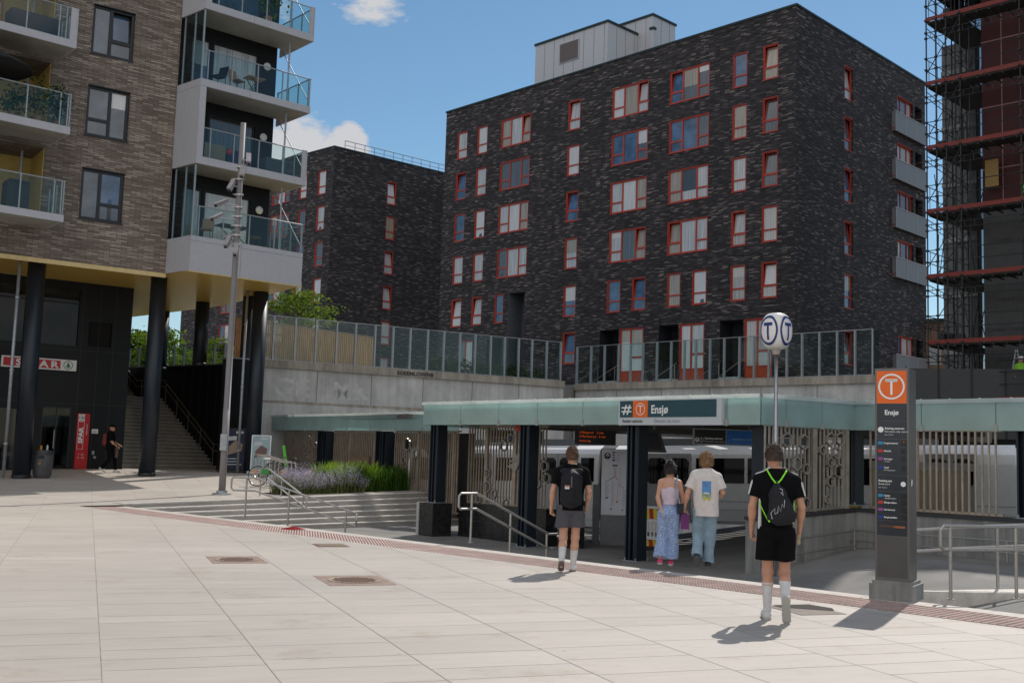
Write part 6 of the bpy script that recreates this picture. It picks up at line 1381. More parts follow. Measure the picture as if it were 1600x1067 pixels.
m_ = MB(SF2); m_.quad((.05, 4.25, 4), (1.5, 4.25, 4), (1.5, 4.25, 22.3), (.05, 4.25, 22.3)); m_.quad((1.5, .98, 4), (1.5, 4.25, 4), (1.5, 4.25, 22.3), (1.5, .98, 22.3)); m_.build('debris_net', NETM, sc)
f_ = Fr(SF2((4.3, .5, 9.62 + 2.8))); 
for (x, z, c_, lab) in ((3.6, 12.45, M('ladder_green', (.08, .45, .10)), 'green trestle standing on the scaffold'), (4.35, 12.45, STEEL, 'pale steel step ladder standing on the scaffold'), (3.0, 4.42, STEEL_D, 'grey step ladder at the foot of the scaffold')):
    m_ = MB(SF2); h = 1.5 if 'green' in lab else 2.1
    m_.bar((x, .6, z), (x + .35, .6, z + h), .05); m_.bar((x + .75, .6, z), (x + .40, .6, z + h), .05)
    for k in range(1, 6): a = k / 6; m_.bar((x + .35 * a, .6, z + h * a), (x + .75 - .35 * a, .6, z + h * a), .03)
    tag(m_.build('step_ladder', c_), lab, 'ladder')
m_ = MB(SF2); m_.box(2.05, 2.6, 1.0, 1.05, 13.45, 14.6); tag(m_.build('yellow_board', M('yellow_board', (.25, .15, .04))), 'yellow board leaning on the wall at scaffold level', 'board')
m_ = MB(SF2); m_.box(3.35, 3.45, 1.38, 1.46, 12.5, 15.1); m_.box(3.75, 3.83, 1.38, 1.46, 12.5, 15.1); tag(m_.build('timber_posts', M('timber_post', (.20, .09, .05))), 'pair of brown timber posts in the opening with the ladders', 'timber')
# debris netting / fence low down and far houses between the blocks
m_ = MB(); nf = Fr((15.6, 47.2, 0), (.72, -.69))
for i, (dx, dy, w, h, zz, c_) in enumerate(((24.5, 74, 5, 6, 5.2, (.16, .075, .055)), (27.5, 72, 4, 7.5, 5.2, (.22, .14, .10)))):
    t = thing('distant_house', ('low red brick house far off between the dark block and the scaffold', 'taller pale brown house far off behind the scaffold')[i], 'building', (dx, dy, zz), 'houses far off')
    f_ = Fr((dx, dy, 0), az=25); MB(f_).box(-w / 2, w / 2, 0, 4, zz, zz + h * .8).build('wall', M('far_wall%d' % i, c_, .9), t); MB(f_).box(-w / 2 - .2, w / 2 + .2, -.2, 4.2, zz + h * .8 + .002, zz + h * .8 + .25).build('roof', CAP, t)
    m_ = MB(f_)
    for a in range(3):
        for b in range(2): m_.box(-w / 2 + .5 + a * 1.4, -w / 2 + 1.3 + a * 1.4, -.03, -.002, zz + .8 + 2.4 * b, zz + 2.0 + 2.4 * b)
    m_.build('window', PANES[5], t)
t = thing('site_fence', 'dark mesh site fence below the scaffold at the end of the terrace', 'fence', (16, 46, TG))
f_ = Fr((14.9, 45.2, 0), (.72, -.2)); m_ = MB(f_); m_.box(0, 6.5, 0, .02, 2.9, 5.7); m_.build('netting', M('netting', (.035, .036, .036), .9), t)
m_ = MB(f_)
for i in range(6): m_.tube([(i * 1.25 + .05, -.04, 2.9), (i * 1.25 + .05, -.04, 5.8)], .025, 6)
m_.build('post', tubem, t)
# ------------------------------------------------------------------ plants
def leafmat(name, a, b, tr=.35):
    mt, t, bs = base(name); t.nodes.remove(bs); o = t.nodes['Material Output']
    oi = t.nodes.new('ShaderNodeNewGeometry'); c = ramp(t, oi.outputs['Random Per Island'], [(0, a), (1, b)])
    d = t.nodes.new('ShaderNodeBsdfDiffuse'); l = t.nodes.new('ShaderNodeBsdfTranslucent'); t.links.new(c, d.inputs['Color']); t.links.new(c, l.inputs['Color'])
    x = t.nodes.new('ShaderNodeMixShader'); x.inputs[0].default_value = tr; t.links.new(d.outputs[0], x.inputs[1]); t.links.new(l.outputs[0], x.inputs[2]); t.links.new(x.outputs[0], o.inputs['Surface']); return mt
def leaves(pts, size, rg, up=.5, fold=True):
    """one small kite-shaped leaf per point"""
    n = len(pts); pts = np.asarray(pts)
    d = rg.normal(size=(n, 3)); d[:, 2] = d[:, 2] * .5 - .2; d /= np.linalg.norm(d, axis=1)[:, None]
    nn = rg.normal(size=(n, 3)); nn[:, 2] += up * 2; u = np.cross(d, nn); u /= np.linalg.norm(u, axis=1)[:, None] + 1e-9
    s = size * rg.uniform(.6, 1.3, n)[:, None]
    V = np.stack([pts, pts + d * s * .5 + u * s * .34, pts + d * s, pts + d * s * .5 - u * s * .34], 1).reshape(-1, 3)
    F = np.arange(4 * n).reshape(n, 4); return V, F
bark = M('bark', (.10, .075, .055), .9, 0, .3, 8, .5, 30)
def tree(x, y, z0, h, crown_z, rx, rz, n, size, label, m_leaf, seed, clumps=26, group='young trees on the terrace'):
    rg = np.random.default_rng(seed); r_ = random.Random(seed)
    t = thing('tree', label, 'tree', (x, y, z0), group)
    m_ = MB(); m_.smooth = True; m_.tube([(x, y, z0), (x + .03, y, z0 + h * .3), (x - .04, y, z0 + h * .6), (x, y, z0 + h * .95)], [.075, .06, .045, .015], 8)
    C = []
    for i in range(clumps):
        a = r_.uniform(0, 6.28); q = r_.uniform(.15, 1) ** .6; zz = r_.uniform(-.9, .95); k = math.sqrt(max(.05, 1 - zz * zz)); c = (x + math.cos(a) * rx * q * k, y + math.sin(a) * rx * q * k, crown_z + zz * rz)
        C.append(c); b = (x, y, min(z0 + h * .85, max(z0 + h * .35, c[2] - .5 - q * .3)))
        m_.tube([b, ((b[0] + c[0]) / 2, (b[1] + c[1]) / 2, (b[2] + c[2]) / 2 + .08), c], [.028, .018, .006], 5)
    m_.build('trunk', bark, t)
    P_ = []
    for c in C:
        k = int(n / clumps); g = rg.normal(size=(k, 3)) * np.array([.26 * rx, .26 * rx, .13 * rz]); P_.append(np.array(c) + g)
    V, F = leaves(np.concatenate(P_), size, rg); mesh_np('crown', V, F, m_leaf, t, smooth=False); return t
LG = leafmat('maple_leaf', (.10, .17, .02), (.24, .34, .045)); LD = leafmat('dark_leaf', (.025, .055, .012), (.07, .12, .03)); LY = leafmat('shrub_leaf', (.12, .20, .03), (.30, .36, .08))
tree(-9.6, 49.0, 5.1, 3.3, 7.75, 1.45, .80, 1900, .15, 'light green maple tree above the timber screen right of the columns', LG, 3, 34)
tree(-19.2, 59.0, 5.1, 2.4, 6.95, 1.5, .85, 2400, .17, 'green tree on the terrace left of the corner column', LG, 5)
tree(-15.0, 56.5, 5.1, 1.9, 6.5, .8, .6, 1100, .16, 'green tree on the terrace just right of the corner column', LG, 8, 18)
tree(-22.5, 66, 5.1, 2.6, 7.3, 2.2, 1.1, 3600, .24, 'farther darker tree behind the low glass fence at left', LD, 9)
def shrub(x, y, z0, rx, h, n, size, label, mt, seed, group=None, cat='shrub'):
    rg = np.random.default_rng(seed); g = rg.normal(size=(n, 3)); g /= np.linalg.norm(g, axis=1)[:, None]; g *= rg.uniform(.3, 1, n)[:, None] ** .5
    lump = 1 + .25 * np.sin(g[:, 0] * 5 + seed) * np.cos(g[:, 1] * 4 + seed * 2)
    P_ = np.stack([x + g[:, 0] * rx * lump, y + g[:, 1] * rx * .6 * lump, z0 + h * .5 + g[:, 2] * h * .5 * lump], 1); P_[:, 2] = np.maximum(P_[:, 2], z0)
    V, F = leaves(P_, size, rg); t = thing('shrub', label, cat, (x, y, z0), group); mesh_np('foliage', V, F, mt, t, smooth=False)
    m_ = MB(); r_ = random.Random(seed)
    for i in range(7): a = r_.uniform(0, 6.28); m_.tube([(x, y, z0), (x + math.cos(a) * rx * .5, y + math.sin(a) * rx * .3, z0 + h * .7)], [.015, .006], 5)
    m_.build('stem', bark, t)
for i, (s, w, h) in enumerate(((8.9, .7, 1.1), (10.2, .8, 1.0), (11.3, .55, .85), (12.2, .5, .9), (13.1, .6, 1.0), (14.2, .5, .8))):
    p = WLF((s, 1.5, 0)); shrub(p[0], p[1], TG + .12, w, h, 700, .13, ('leftmost dark shrub behind the glass fence, right of the timber screen', 'second dark shrub behind the glass fence from the timber screen', 'third shrub behind the glass fence from the timber screen', 'fourth shrub behind the glass fence from the timber screen', 'fifth shrub behind the glass fence, near the inner corner', 'last shrub behind the glass fence, at the inner corner')[i], LD, 20 + i, 'shrubs behind the glass fence')
for i, (x, y, w) in enumerate(((-20.0, 57.0, .9), (-16.6, 54.0, .7), (-15.4, 53.2, .8), (-14.0, 52.3, .9), (-12.9, 51.3, .45))):
    shrub(x, y, TG + .12, w, .95, 700, .12, ('bright shrub behind the low fence, left of the corner column', 'first bright shrub right of the corner column', 'second bright shrub right of the corner column', 'widest bright yellow-green shrub behind the low fence', 'small bright shrub with white blossom by the lamp mast')[i], LY, 40 + i, 'bright shrubs behind the low fence')
# flower bed at the head of the steps
bedm = M('bed_soil', (.06, .045, .035), .95, 0, .3, 5, .5)
BD = STF
m_ = MB(BD); m_.add([(2.5, .45, zg(34) + .03), (9.4, .45, zg(38.5) + .03), (9.4, 2.0, zg(38.5) + .04), (2.5, 2.0, zg(34) + .06)], [(0, 1, 2, 3)]); m_.build('flower_bed', bedm, kind='structure')
def blades(n, xr, yr, h, w, rg, bend=.5, zf=None):
    X = rg.uniform(*xr, n); Y = rg.uniform(*yr, n); H = h * rg.uniform(.6, 1.15, n); a = rg.uniform(0, 6.28, n); b = bend * H * rg.uniform(.2, 1, n)
    V = []; F = []
    for i in range(n):
        p = BD((X[i], Y[i], 0)); z = zg(p[1]) + .02; dx, dy = math.cos(a[i]), math.sin(a[i]); wx, wy = -dy * w, dx * w; k = len(V)
        for f in (0, .4, .75): q = f * f * b[i]; ww = 1 - f * .6; V += [(p[0] + dx * q - wx * ww, p[1] + dy * q - wy * ww, z + H[i] * f * (1 - .15 * f)), (p[0] + dx * q + wx * ww, p[1] + dy * q + wy * ww, z + H[i] * f * (1 - .15 * f))]
        V.append((p[0] + dx * b[i], p[1] + dy * b[i], z + H[i] * .82)); F += [(k, k + 1, k + 3, k + 2), (k + 2, k + 3, k + 5, k + 4), (k + 4, k + 5, k + 6)]
    return V, F
rg = np.random.default_rng(2)
V, F = blades(2600, (4.6, 9.2), (.6, 1.9), .95, .016, rg, .55); mesh_np('ornamental_grass', V, F, leafmat('grass_dark', (.03, .08, .012), (.10, .19, .03)), smooth=False, kind='stuff', label='deep green arching grass in the flower bed at the head of the steps', cat='grass')
V, F = blades(900, (4.5, 6.6), (.8, 1.95), 1.12, .02, rg, .4); mesh_np('ornamental_grass', V, F, leafmat('grass_bright', (.17, .30, .02), (.32, .46, .05)), smooth=False, kind='stuff', label='bright yellow-green upright leaves among the grass and catmint', cat='grass')
V, F = blades(2800, (2.7, 5.4), (.35, 1.9), .72, .006, rg, .7)
V2, F2 = blades(1200, (2.7, 5.4), (.35, 1.9), .28, .014, rg, .8)
k = len(V); mesh_np('catmint_foliage', V + V2, F + [tuple(k + q for q in f) for f in F2], leafmat('catmint_leaf', (.10, .13, .045), (.22, .24, .10)), smooth=False, kind='stuff', label='grey-green catmint stems in the flower bed', cat='foliage')
pts = []
for i in range(2400):
    x, y = rg.uniform(2.7, 5.5), rg.uniform(.3, 1.95); p = BD((x, y, 0)); hh = (.62 + .22 * math.sin(x * 3.1) * math.cos(y * 4 + x)) * rg.uniform(.5, 1.25); a = rg.uniform(0, 6.28); b = rg.uniform(0, .38) * hh
    for j in range(6): f = 1 - j * .07; pts.append((p[0] + math.cos(a) * b * f * f + rg.normal() * .012, p[1] + math.sin(a) * b * f * f + rg.normal() * .012, zg(p[1]) + .02 + hh * f))
V, F = leaves(pts, .035, rg); mesh_np('lavender_flowers', V, F, leafmat('lavender_petal', (.38, .33, .46), (.60, .55, .66), .3), smooth=False, kind='stuff', label='lavender blue catmint blossom massed in the flower bed', cat='flowers')
m_ = MB(BD); m_.add([(2.3, .22, zg(34) + .02), (9.6, .22, zg(38.6) + .012), (9.6, .42, zg(38.6) + .05), (2.3, .42, zg(34) + .06), (2.3, .22, zg(34) + .055), (9.6, .22, zg(38.6) + .05)], [(0, 1, 5, 4), (4, 5, 2, 3)]); m_.build('bed_edging', M('weathered_edging', (.35, .30, .25), .8), kind='structure')
# balcony greenery and furniture
def potplant(fr, x, y, z, w, h, label, seed, pot=True):
    p = fr((x, y, z)); rg_ = np.random.default_rng(seed); n = 260; g = rg_.normal(size=(n, 3)) * np.array([w * .35, w * .25, h * .22]); P_ = np.array(p) + np.array([0, 0, h * .62]) + g; P_[:, 2] = np.maximum(P_[:, 2], p[2] + .2)
    t = thing('potted_plant', label, 'potted plant', p); V, F = leaves(P_, .14, rg_); mesh_np('foliage', V, F, LD, t, smooth=False)
    m_ = MB(); m_.lathe([(.10, 0), (.14, .24), (.15, .26)], p, 14); m_.build('pot', M('terracotta', (.32, .17, .10), .8), t); m_ = MB(); m_.tube([p, (p[0], p[1], p[2] + h * .6)], .012, 5); m_.build('stem', bark, t)
potplant(VF, 2.75, .3, 17.97, .7, 1.6, 'leafy plant in a terracotta pot on the top white balcony', 1)
potplant(NF, -.9, .5, 12.16, .9, 1.5, 'bushy plant at the railing of the second left balcony', 2); potplant(NF, -.25, .6, 12.16, .5, 1.4, 'thin tall plant at the end of the second left balcony', 3); potplant(NF, -1.7, .6, 12.16, .8, 1.0, 'low plant behind the glass of the second left balcony', 6)
potplant(FRr, 16.2, .35, 17.0, .6, .9, 'green plant on the third balcony of the dark block', 4)
woodc = M('teak', (.32, .19, .10), .6)
def chair(fr, x, y, z, ang, label, mt, group='balcony chairs'):
    f_ = fr.sub((x, y, z), ang); t = thing('balcony_chair', label, 'chair', fr((x, y, z)), group)
    MB(f_).box(-.22, .22, -.22, .22, .43, .46).build('seat', mt, t); m_ = MB(f_)
    m_.add([(-.22, .2, .5), (.22, .2, .5), (.22, .3, .92), (-.22, .3, .92), (-.22, .23, .5), (.22, .23, .5), (.22, .33, .92), (-.22, .33, .92)], [(0, 1, 2, 3), (5, 4, 7, 6), (3, 2, 6, 7)]); m_.build('backrest', mt, t)
    for a in (-.2, .2):
        for b in (-.2, .2): m_ = MB(f_); m_.tube([(a, b, 0), (a * .95, b * .95, .43)], .013, 6); m_.build('leg', BLACKF, t)
def table(fr, x, y, z, w, d, label, mt):
    t = thing('balcony_table', label, 'table', fr((x, y, z)), 'balcony tables'); MB(fr).box(x - w / 2, x + w / 2, y - d / 2, y + d / 2, z + .70, z + .73).build('tabletop', mt, t)
    for a in (-1, 1):
        for b in (-1, 1): m_ = MB(fr); m_.bar((x + a * w * .42, y + b * d * .4, z), (x - a * w * .3, y + b * d * .4, z + .70), .025); m_.build('leg', BLACKF, t)
chair(VF, 1.0, .7, 15.04, 70, 'dark folding chair left on the second white balcony', BLACKF); chair(VF, 1.75, .6, 15.04, -20, 'slatted folding chair beside the small wooden table', woodc); table(VF, 2.45, .6, 15.04, .7, .5, 'small wooden table on the second white balcony', woodc)
chair(VF, .95, .8, 9.19, 40, 'dark chair at the left end of the lowest white balcony', woodc); table(VF, 2.0, .8, 9.19, 1.2, .7, 'wide dark table on the lowest white balcony', BLACKF); chair(VF, 2.9, .7, 9.19, -60, 'black chair right of the wide dark table', BLACKF)
m_ = MB(VF); m_.box(1.4, 2.4, .4, 1.0, 12.14, 12.55); m_.box(1.4, 2.4, .95, 1.1, 12.14, 12.9); tag(m_.build('garden_sofa', M('sofa_navy', (.02, .035, .09), .8)), 'dark blue sofa on the third white balcony', 'sofa'); 
m_ = MB(VF); m_.ell((1.62, .6, 12.66), (.16, .1, .13), 12, 8); tag(m_.build('red_cushion', M('cushion_red', (.5, .05, .06), .8)), 'red cushion on the dark blue balcony sofa', 'cushion')
m_ = MB(VF); m_.box(.4, 1.25, .2, .23, 12.14, 12.75); tag(m_.build('wicker_panel', M('wicker', (.20, .17, .14), .9)), 'grey-brown wicker panel behind the third balcony glass', 'screen')
m_ = MB(VF); m_.box(3.1, 4.0, .5, 1.1, 12.14, 12.8); tag(m_.build('covered_furniture', M('cover_grey', (.06, .07, .09), .9)), 'covered grey furniture at the right of the third balcony', 'furniture')
m_ = MB(NF); m_.box(-1.75, -1.05, .3, .9, 9.15, 10.05); m_.box(-1.7, -1.1, .26, .9, 10.052, 10.12); tag(m_.build('grill_cover', M('grill_black', (.035, .03, .03), .6)), 'black covered grill on the lowest left balcony', 'grill')
m_ = MB(NF); m_.box(-3.4, -2.2, .5, 1.1, 9.15, 9.55); m_.box(-3.4, -2.2, 1.0, 1.15, 9.55, 9.9); tag(m_.build('balcony_sofa', M('sofa_brown', (.10, .07, .06), .8)), 'low brown sofa on the lowest left balcony', 'sofa')
m_ = MB(NF); m_.box(-2.0, -.4, .5, 1.2, 15.15, 15.9); tag(m_.build('lounge_seat', M('lounge_navy', (.015, .02, .04), .8)), 'dark lounge seat behind the top left balcony glass', 'seat')
t = thing('balcony_parasol', 'black open parasol on the second left balcony', 'parasol', NF((-2.6, .6, 12.16)))
c = NF((-2.6, .7, 0)); m_ = MB(); m_.lathe([(1.45, 13.75), (1.47, 13.78), (1.0, 14.05), (.5, 14.25), (.03, 14.35)], (c[0], c[1], 0), 10); m_.build('canopy', M('parasol_black', (.012, .011, .013), .9), t); m_ = MB(); m_.tube([(c[0], c[1], 12.16), (c[0], c[1], 14.4)], .025, 8); m_.build('pole', STEEL_D, t); m_ = MB(); m_.lathe([(.3, 0), (.3, .06), (.05, .1)], (c[0], c[1], 12.16), 12); m_.build('foot', STEEL_D, t)
# ------------------------------------------------------------------ people: bodies and clothes grown as smooth implicit surfaces
def surface_nets(D, lo, h):
    """quads round the zero level of the grid D"""
    S = D < 0
    nx, ny, nz = D.shape; c = np.zeros((nx - 1, ny - 1, nz - 1), np.int8)
    for dx in (0, 1):
        for dy in (0, 1):
            for dz in (0, 1): c += S[dx:nx - 1 + dx, dy:ny - 1 + dy, dz:nz - 1 + dz]
    act = (c > 0) & (c < 8); idx = -np.ones(act.shape, np.int64); A = np.argwhere(act); idx[act] = np.arange(len(A))
    acc = np.zeros((len(A), 3)); cnt = np.zeros(len(A))
    cor = [(0, 0, 0), (1, 0, 0), (0, 1, 0), (1, 1, 0), (0, 0, 1), (1, 0, 1), (0, 1, 1), (1, 1, 1)]
    val = [D[A[:, 0] + a, A[:, 1] + b, A[:, 2] + e] for a, b, e in cor]
    for i, j in ((0, 1), (2, 3), (4, 5), (6, 7), (0, 2), (1, 3), (4, 6), (5, 7), (0, 4), (1, 5), (2, 6), (3, 7)):
        a, b = val[i], val[j]; m_ = (a < 0) != (b < 0); t = np.where(m_, a / np.where(m_, a - b, 1), 0)[:, None]
        p = np.array(cor[i]) + t * (np.array(cor[j]) - np.array(cor[i])); acc[m_] += p[m_]; cnt[m_] += 1
    V = (A + acc / cnt[:, None]) * h + lo; F = []
    for ax in range(3):
        sl0 = [slice(0, None)] * 3; sl1 = [slice(0, None)] * 3; sl0[ax] = slice(0, -1); sl1[ax] = slice(1, None)
        a, b = S[tuple(sl0)], S[tuple(sl1)]; E = np.argwhere(a != b); fl = a[a != b]
        u, v = [(1, 2), (2, 0), (0, 1)][ax]; ok = (E[:, u] > 0) & (E[:, v] > 0) & (E[:, u] < D.shape[u] - 1) & (E[:, v] < D.shape[v] - 1); E = E[ok]; fl = fl[ok]
        def g(du, dv): q = E.copy(); q[:, u] += du; q[:, v] += dv; return idx[q[:, 0], q[:, 1], q[:, 2]]
        q = np.stack([g(-1, -1), g(0, -1), g(0, 0), g(-1, 0)], 1); q[~fl] = q[~fl][:, ::-1]; F.append(q)
    return V, np.concatenate(F)
class Field:
    def __init__(s, lo, hi, h):
        s.h = h; s.lo = np.array(lo, float); n = np.ceil((np.array(hi) - s.lo) / h).astype(int) + 1; s.D = np.full(n, .4, np.float32)
        s.ax = [s.lo[i] + h * np.arange(n[i]) for i in range(3)]
    def win(s, lo, hi, mg):
        r_ = []
        for i in range(3):
            a = max(0, int((lo[i] - mg - s.lo[i]) / s.h)); b = min(s.D.shape[i], int((hi[i] + mg - s.lo[i]) / s.h) + 2); r_.append(slice(a, max(b, a + 1)))
        X = s.ax[0][r_[0]][:, None, None]; Y = s.ax[1][r_[1]][None, :, None]; Z = s.ax[2][r_[2]][None, None, :]
        return tuple(r_), X, Y, Z
    def put(s, w, d, k):
        a = s.D[w]; hh = np.clip(.5 + .5 * (a - d) / k, 0, 1); s.D[w] = a + (d - a) * hh - k * hh * (1 - hh)
    def cone(s, a, b, r1, r2, k=.02, cut=None, fl=1.0, fax=1):
        a, b = np.array(a, float), np.array(b, float); R_ = max(r1, r2); w, X, Y, Z = s.win(np.minimum(a, b) - R_, np.maximum(a, b) + R_, .06); d = b - a
        t = np.clip(((X - a[0]) * d[0] + (Y - a[1]) * d[1] + (Z - a[2]) * d[2]) / max(d @ d, 1e-9), 0, 1)
        e = [X - a[0] - t * d[0], Y - a[1] - t * d[1], Z - a[2] - t * d[2]]; e[fax] = e[fax] / fl
        D_ = np.sqrt(e[0] ** 2 + e[1] ** 2 + e[2] ** 2) - (r1 + (r2 - r1) * t)
        if cut is not None: p, n = cut; D_ = np.maximum(D_, (X - p[0]) * n[0] + (Y - p[1]) * n[1] + (Z - p[2]) * n[2])
        s.put(w, D_, k); return s
    def ell(s, c, r_, k=.03):
        c, r_ = np.array(c, float), np.array(r_, float); w, X, Y, Z = s.win(c - r_, c + r_, .06)
        q = [(X - c[0]) / r_[0], (Y - c[1]) / r_[1], (Z - c[2]) / r_[2]]; k0 = np.sqrt(q[0] ** 2 + q[1] ** 2 + q[2] ** 2); k1 = np.sqrt((q[0] / r_[0]) ** 2 + (q[1] / r_[1]) ** 2 + (q[2] / r_[2]) ** 2) + 1e-6
        s.put(w, k0 * (k0 - 1) / k1, k); return s
    def plane(s, p, n):      # keep the side opposite to n
        s.D = np.maximum(s.D, (s.ax[0][:, None, None] - p[0]) * n[0] + (s.ax[1][None, :, None] - p[1]) * n[1] + (s.ax[2][None, None, :] - p[2]) * n[2]).astype(np.float32); return s
    def folds(s, amp, seed, fz=14, fx=38, tilt=.6):
        r_ = random.Random(seed); X, Y, Z = s.ax[0][:, None, None], s.ax[1][None, :, None], s.ax[2][None, None, :]
        f = 0
        for i in range(5):
            a, b, c = r_.uniform(-fx, fx), r_.uniform(-fx, fx) * .6, r_.uniform(-fz, fz); f = f + np.sin(X * a + Y * b + Z * c + r_.uniform(0, 6) + 1.2 * np.sin(Z * 9 + i + X * 7))
        s.D = (s.D + amp * 1.5 * f / 2.2).astype(np.float32); return s
    def rough(s, amp, fr_, seed):
        r_ = random.Random(seed); X, Y, Z = s.ax[0][:, None, None], s.ax[1][None, :, None], s.ax[2][None, None, :]
        f = 0
        for i in range(6): a = [r_.uniform(-fr_, fr_) for _ in range(3)]; f = f + np.sin(X * a[0] + Y * a[1] + Z * a[2] * .5 + r_.uniform(0, 6))
        s.D = (s.D + amp * f / 2.5).astype(np.float32); return s
    def mesh(s, name, mat_, parent, loc, yaw, pmesh=True):
        V, F = surface_nets(s.D, s.lo, s.h); c, n = math.cos(yaw), math.sin(yaw)
        W_ = np.stack([V[:, 0] * c - V[:, 1] * n + loc[0], V[:, 0] * n + V[:, 1] * c + loc[1], V[:, 2] + loc[2]], 1)
        return mesh_np(name, W_, F, mat_, parent)
def v3(*a): return np.array(a, float)
def hand(f, wr, d, side, palm, curl, k=1.0):
    """palm and five separate fingers; d = direction of the hand, side = towards the thumb, palm = the way the palm faces"""
    wr, d, side, palm = [np.array(q, float) for q in (wr, d, side, palm)]
    d /= np.linalg.norm(d); side /= np.linalg.norm(side); palm /= np.linalg.norm(palm)
    for i, (o, L_) in enumerate(((.028, .068), (.010, .076), (-.009, .070), (-.027, .056))):
        kn = wr + d * .085 * k + side * o * k; f.cone(wr + side * o * .5, kn, .019 * k, .0145 * k, .012)
        c = curl + .12 * i; m1 = kn + (d * math.cos(c) + palm * math.sin(c)) * L_ * .52 * k; m2 = m1 + (d * math.cos(c * 2.1) + palm * math.sin(c * 2.1)) * L_ * .5 * k
        f.cone(kn, m1, .0098 * k, .0088 * k, .003); f.cone(m1, m2, .0088 * k, .0072 * k, .003)
    b = wr + d * .025 * k + side * .022 * k; m1 = b + (d * .7 + side * .55 + palm * .35) * .045 * k; m2 = m1 + (d * .9 + side * .1 + palm * .35) * .032 * k
    f.cone(b, m1, .014 * k, .011 * k, .008); f.cone(m1, m2, .011 * k, .009 * k, .003)
SKIN = M('skin', (.50, .25, .16), .5, 0, .05, 8); SKIN2 = M('skin_fair', (.54, .29, .19), .5, 0, .05, 8)
def skin_mat(n): return SKIN if n == 0 else SKIN2
def body(t, J, s, sk, h, yaw, loc, fem=False, curl=(.35, .35), handdir=None):
    P_ = list(J.values()); lo = np.min(P_, 0) - .16; hi = np.max(P_, 0) + .16; lo[2] = -.01; f = Field(lo, hi, h)
    w = .88 if fem else 1.0
    f.ell(J['pelvis'], (.155 * s, .105 * s, .12 * s), .05); f.ell(J['pelvis'] + v3(0, -.035 * s, -.04 * s), (.145 * s, .09 * s, .09 * s), .04)
    mid = (J['pelvis'] + J['chest']) / 2; f.ell(mid, (.125 * s * w, .09 * s, .17 * s), .06); f.ell(J['chest'], (.16 * s * w, .105 * s, .19 * s), .06)
    f.cone(J['shL'] * .8 + J['shR'] * .2, J['shR'] * .8 + J['shL'] * .2, .058 * s * w, .058 * s * w, .06); f.ell(J['chest'] + v3(0, -.05, .05 * s), (.13 * s * w, .06 * s, .12 * s), .05)
    nk = J['neck']; hd = J['head']; f.cone(nk - v3(0, 0, .05), hd - v3(0, .01, .07), .056 * s * w, .05 * s * w, .03)
    for q in 'LR': f.cone(nk, J['sh' + q] + v3(0, 0, .0), .05 * s * w, .04 * s * w, .05)
    up = hd - nk; fw = J['face'] - hd; fw = fw / np.linalg.norm(fw); rt = np.cross(fw, v3(0, 0, 1)); rt /= np.linalg.norm(rt)
    f.ell(hd + v3(0, 0, .02), (.077, .096, .105), .02); f.ell(hd + fw * .03 - v3(0, 0, .045), (.056, .062, .07), .03); f.cone(hd + fw * .085 + v3(0, 0, .01), hd + fw * .104 - v3(0, 0, .025), .009, .014, .012)
    for sg in (-1, 1): f.ell(hd + rt * sg * .078 - v3(0, 0, .005), (.012, .020, .032), .008)
    f.cone(hd + fw * .088 - v3(0, 0, .055) - rt * .018, hd + fw * .088 - v3(0, 0, .055) + rt * .018, .008, .008, .006)
    for q in 'LR':
        f.cone(J['sh' + q], J['el' + q], .050 * s * w, .038 * s * w, .035); f.cone(J['el' + q], J['wr' + q], .040 * s * w, .025 * s * w, .02)
        f.ell(J['el' + q] * .7 + J['wr' + q] * .3, (.040 * s * w, .040 * s * w, .07), .03)
        hdn = J['wr' + q] - J['el' + q]; hdn /= np.linalg.norm(hdn); hdn = hdn + v3(0, .1, -.25); sg = 1 if q == 'L' else -1
        hand(f, J['wr' + q], hdn, v3(.15 * sg, 1, 0), v3(sg, -.1, 0), curl[0 if q == 'L' else 1], .98 * s * (.9 if fem else 1))
        hp, kn, an, to = J['hip' + q], J['kn' + q], J['an' + q], J['toe' + q]
        f.cone(hp, kn, .082 * s, .052 * s, .04); f.ell(kn, (.052 * s, .054 * s, .06 * s), .03); cm = kn * .68 + an * .32; bk = np.cross(an - kn, v3(1, 0, 0)); bk = bk / np.linalg.norm(bk) * (1 if bk[1] < 0 else -1)
        f.cone(kn, cm + bk * .018, .048 * s, .053 * s, .03); f.cone(cm + bk * .018, an, .052 * s, .033 * s, .03); f.cone(an - v3(0, 0, .02), an * .5 + to * .5 + v3(0, 0, .012), .032 * s, .022 * s, .02)
    o = f.mesh('body', skin_mat(sk), t, loc, yaw); return o
def to_w(p, loc, yaw): c, n = math.cos(yaw), math.sin(yaw); return (p[0] * c - p[1] * n + loc[0], p[0] * n + p[1] * c + loc[1], p[2] + loc[2])
def eyes(t, J, loc, yaw):
    hd = J['head']; fw = J['face'] - hd; fw = fw / np.linalg.norm(fw); rt = np.cross(fw, v3(0, 0, 1)); m_ = MB()
    for sg in (-1, 1): p = to_w(hd + fw * .083 + rt * sg * .030 + v3(0, 0, .015), loc, yaw); m_.ell(p, (.011, .011, .009), 8, 6)
    m_.build('eyes', M('eye_dark', (.05, .04, .035), .2), t)
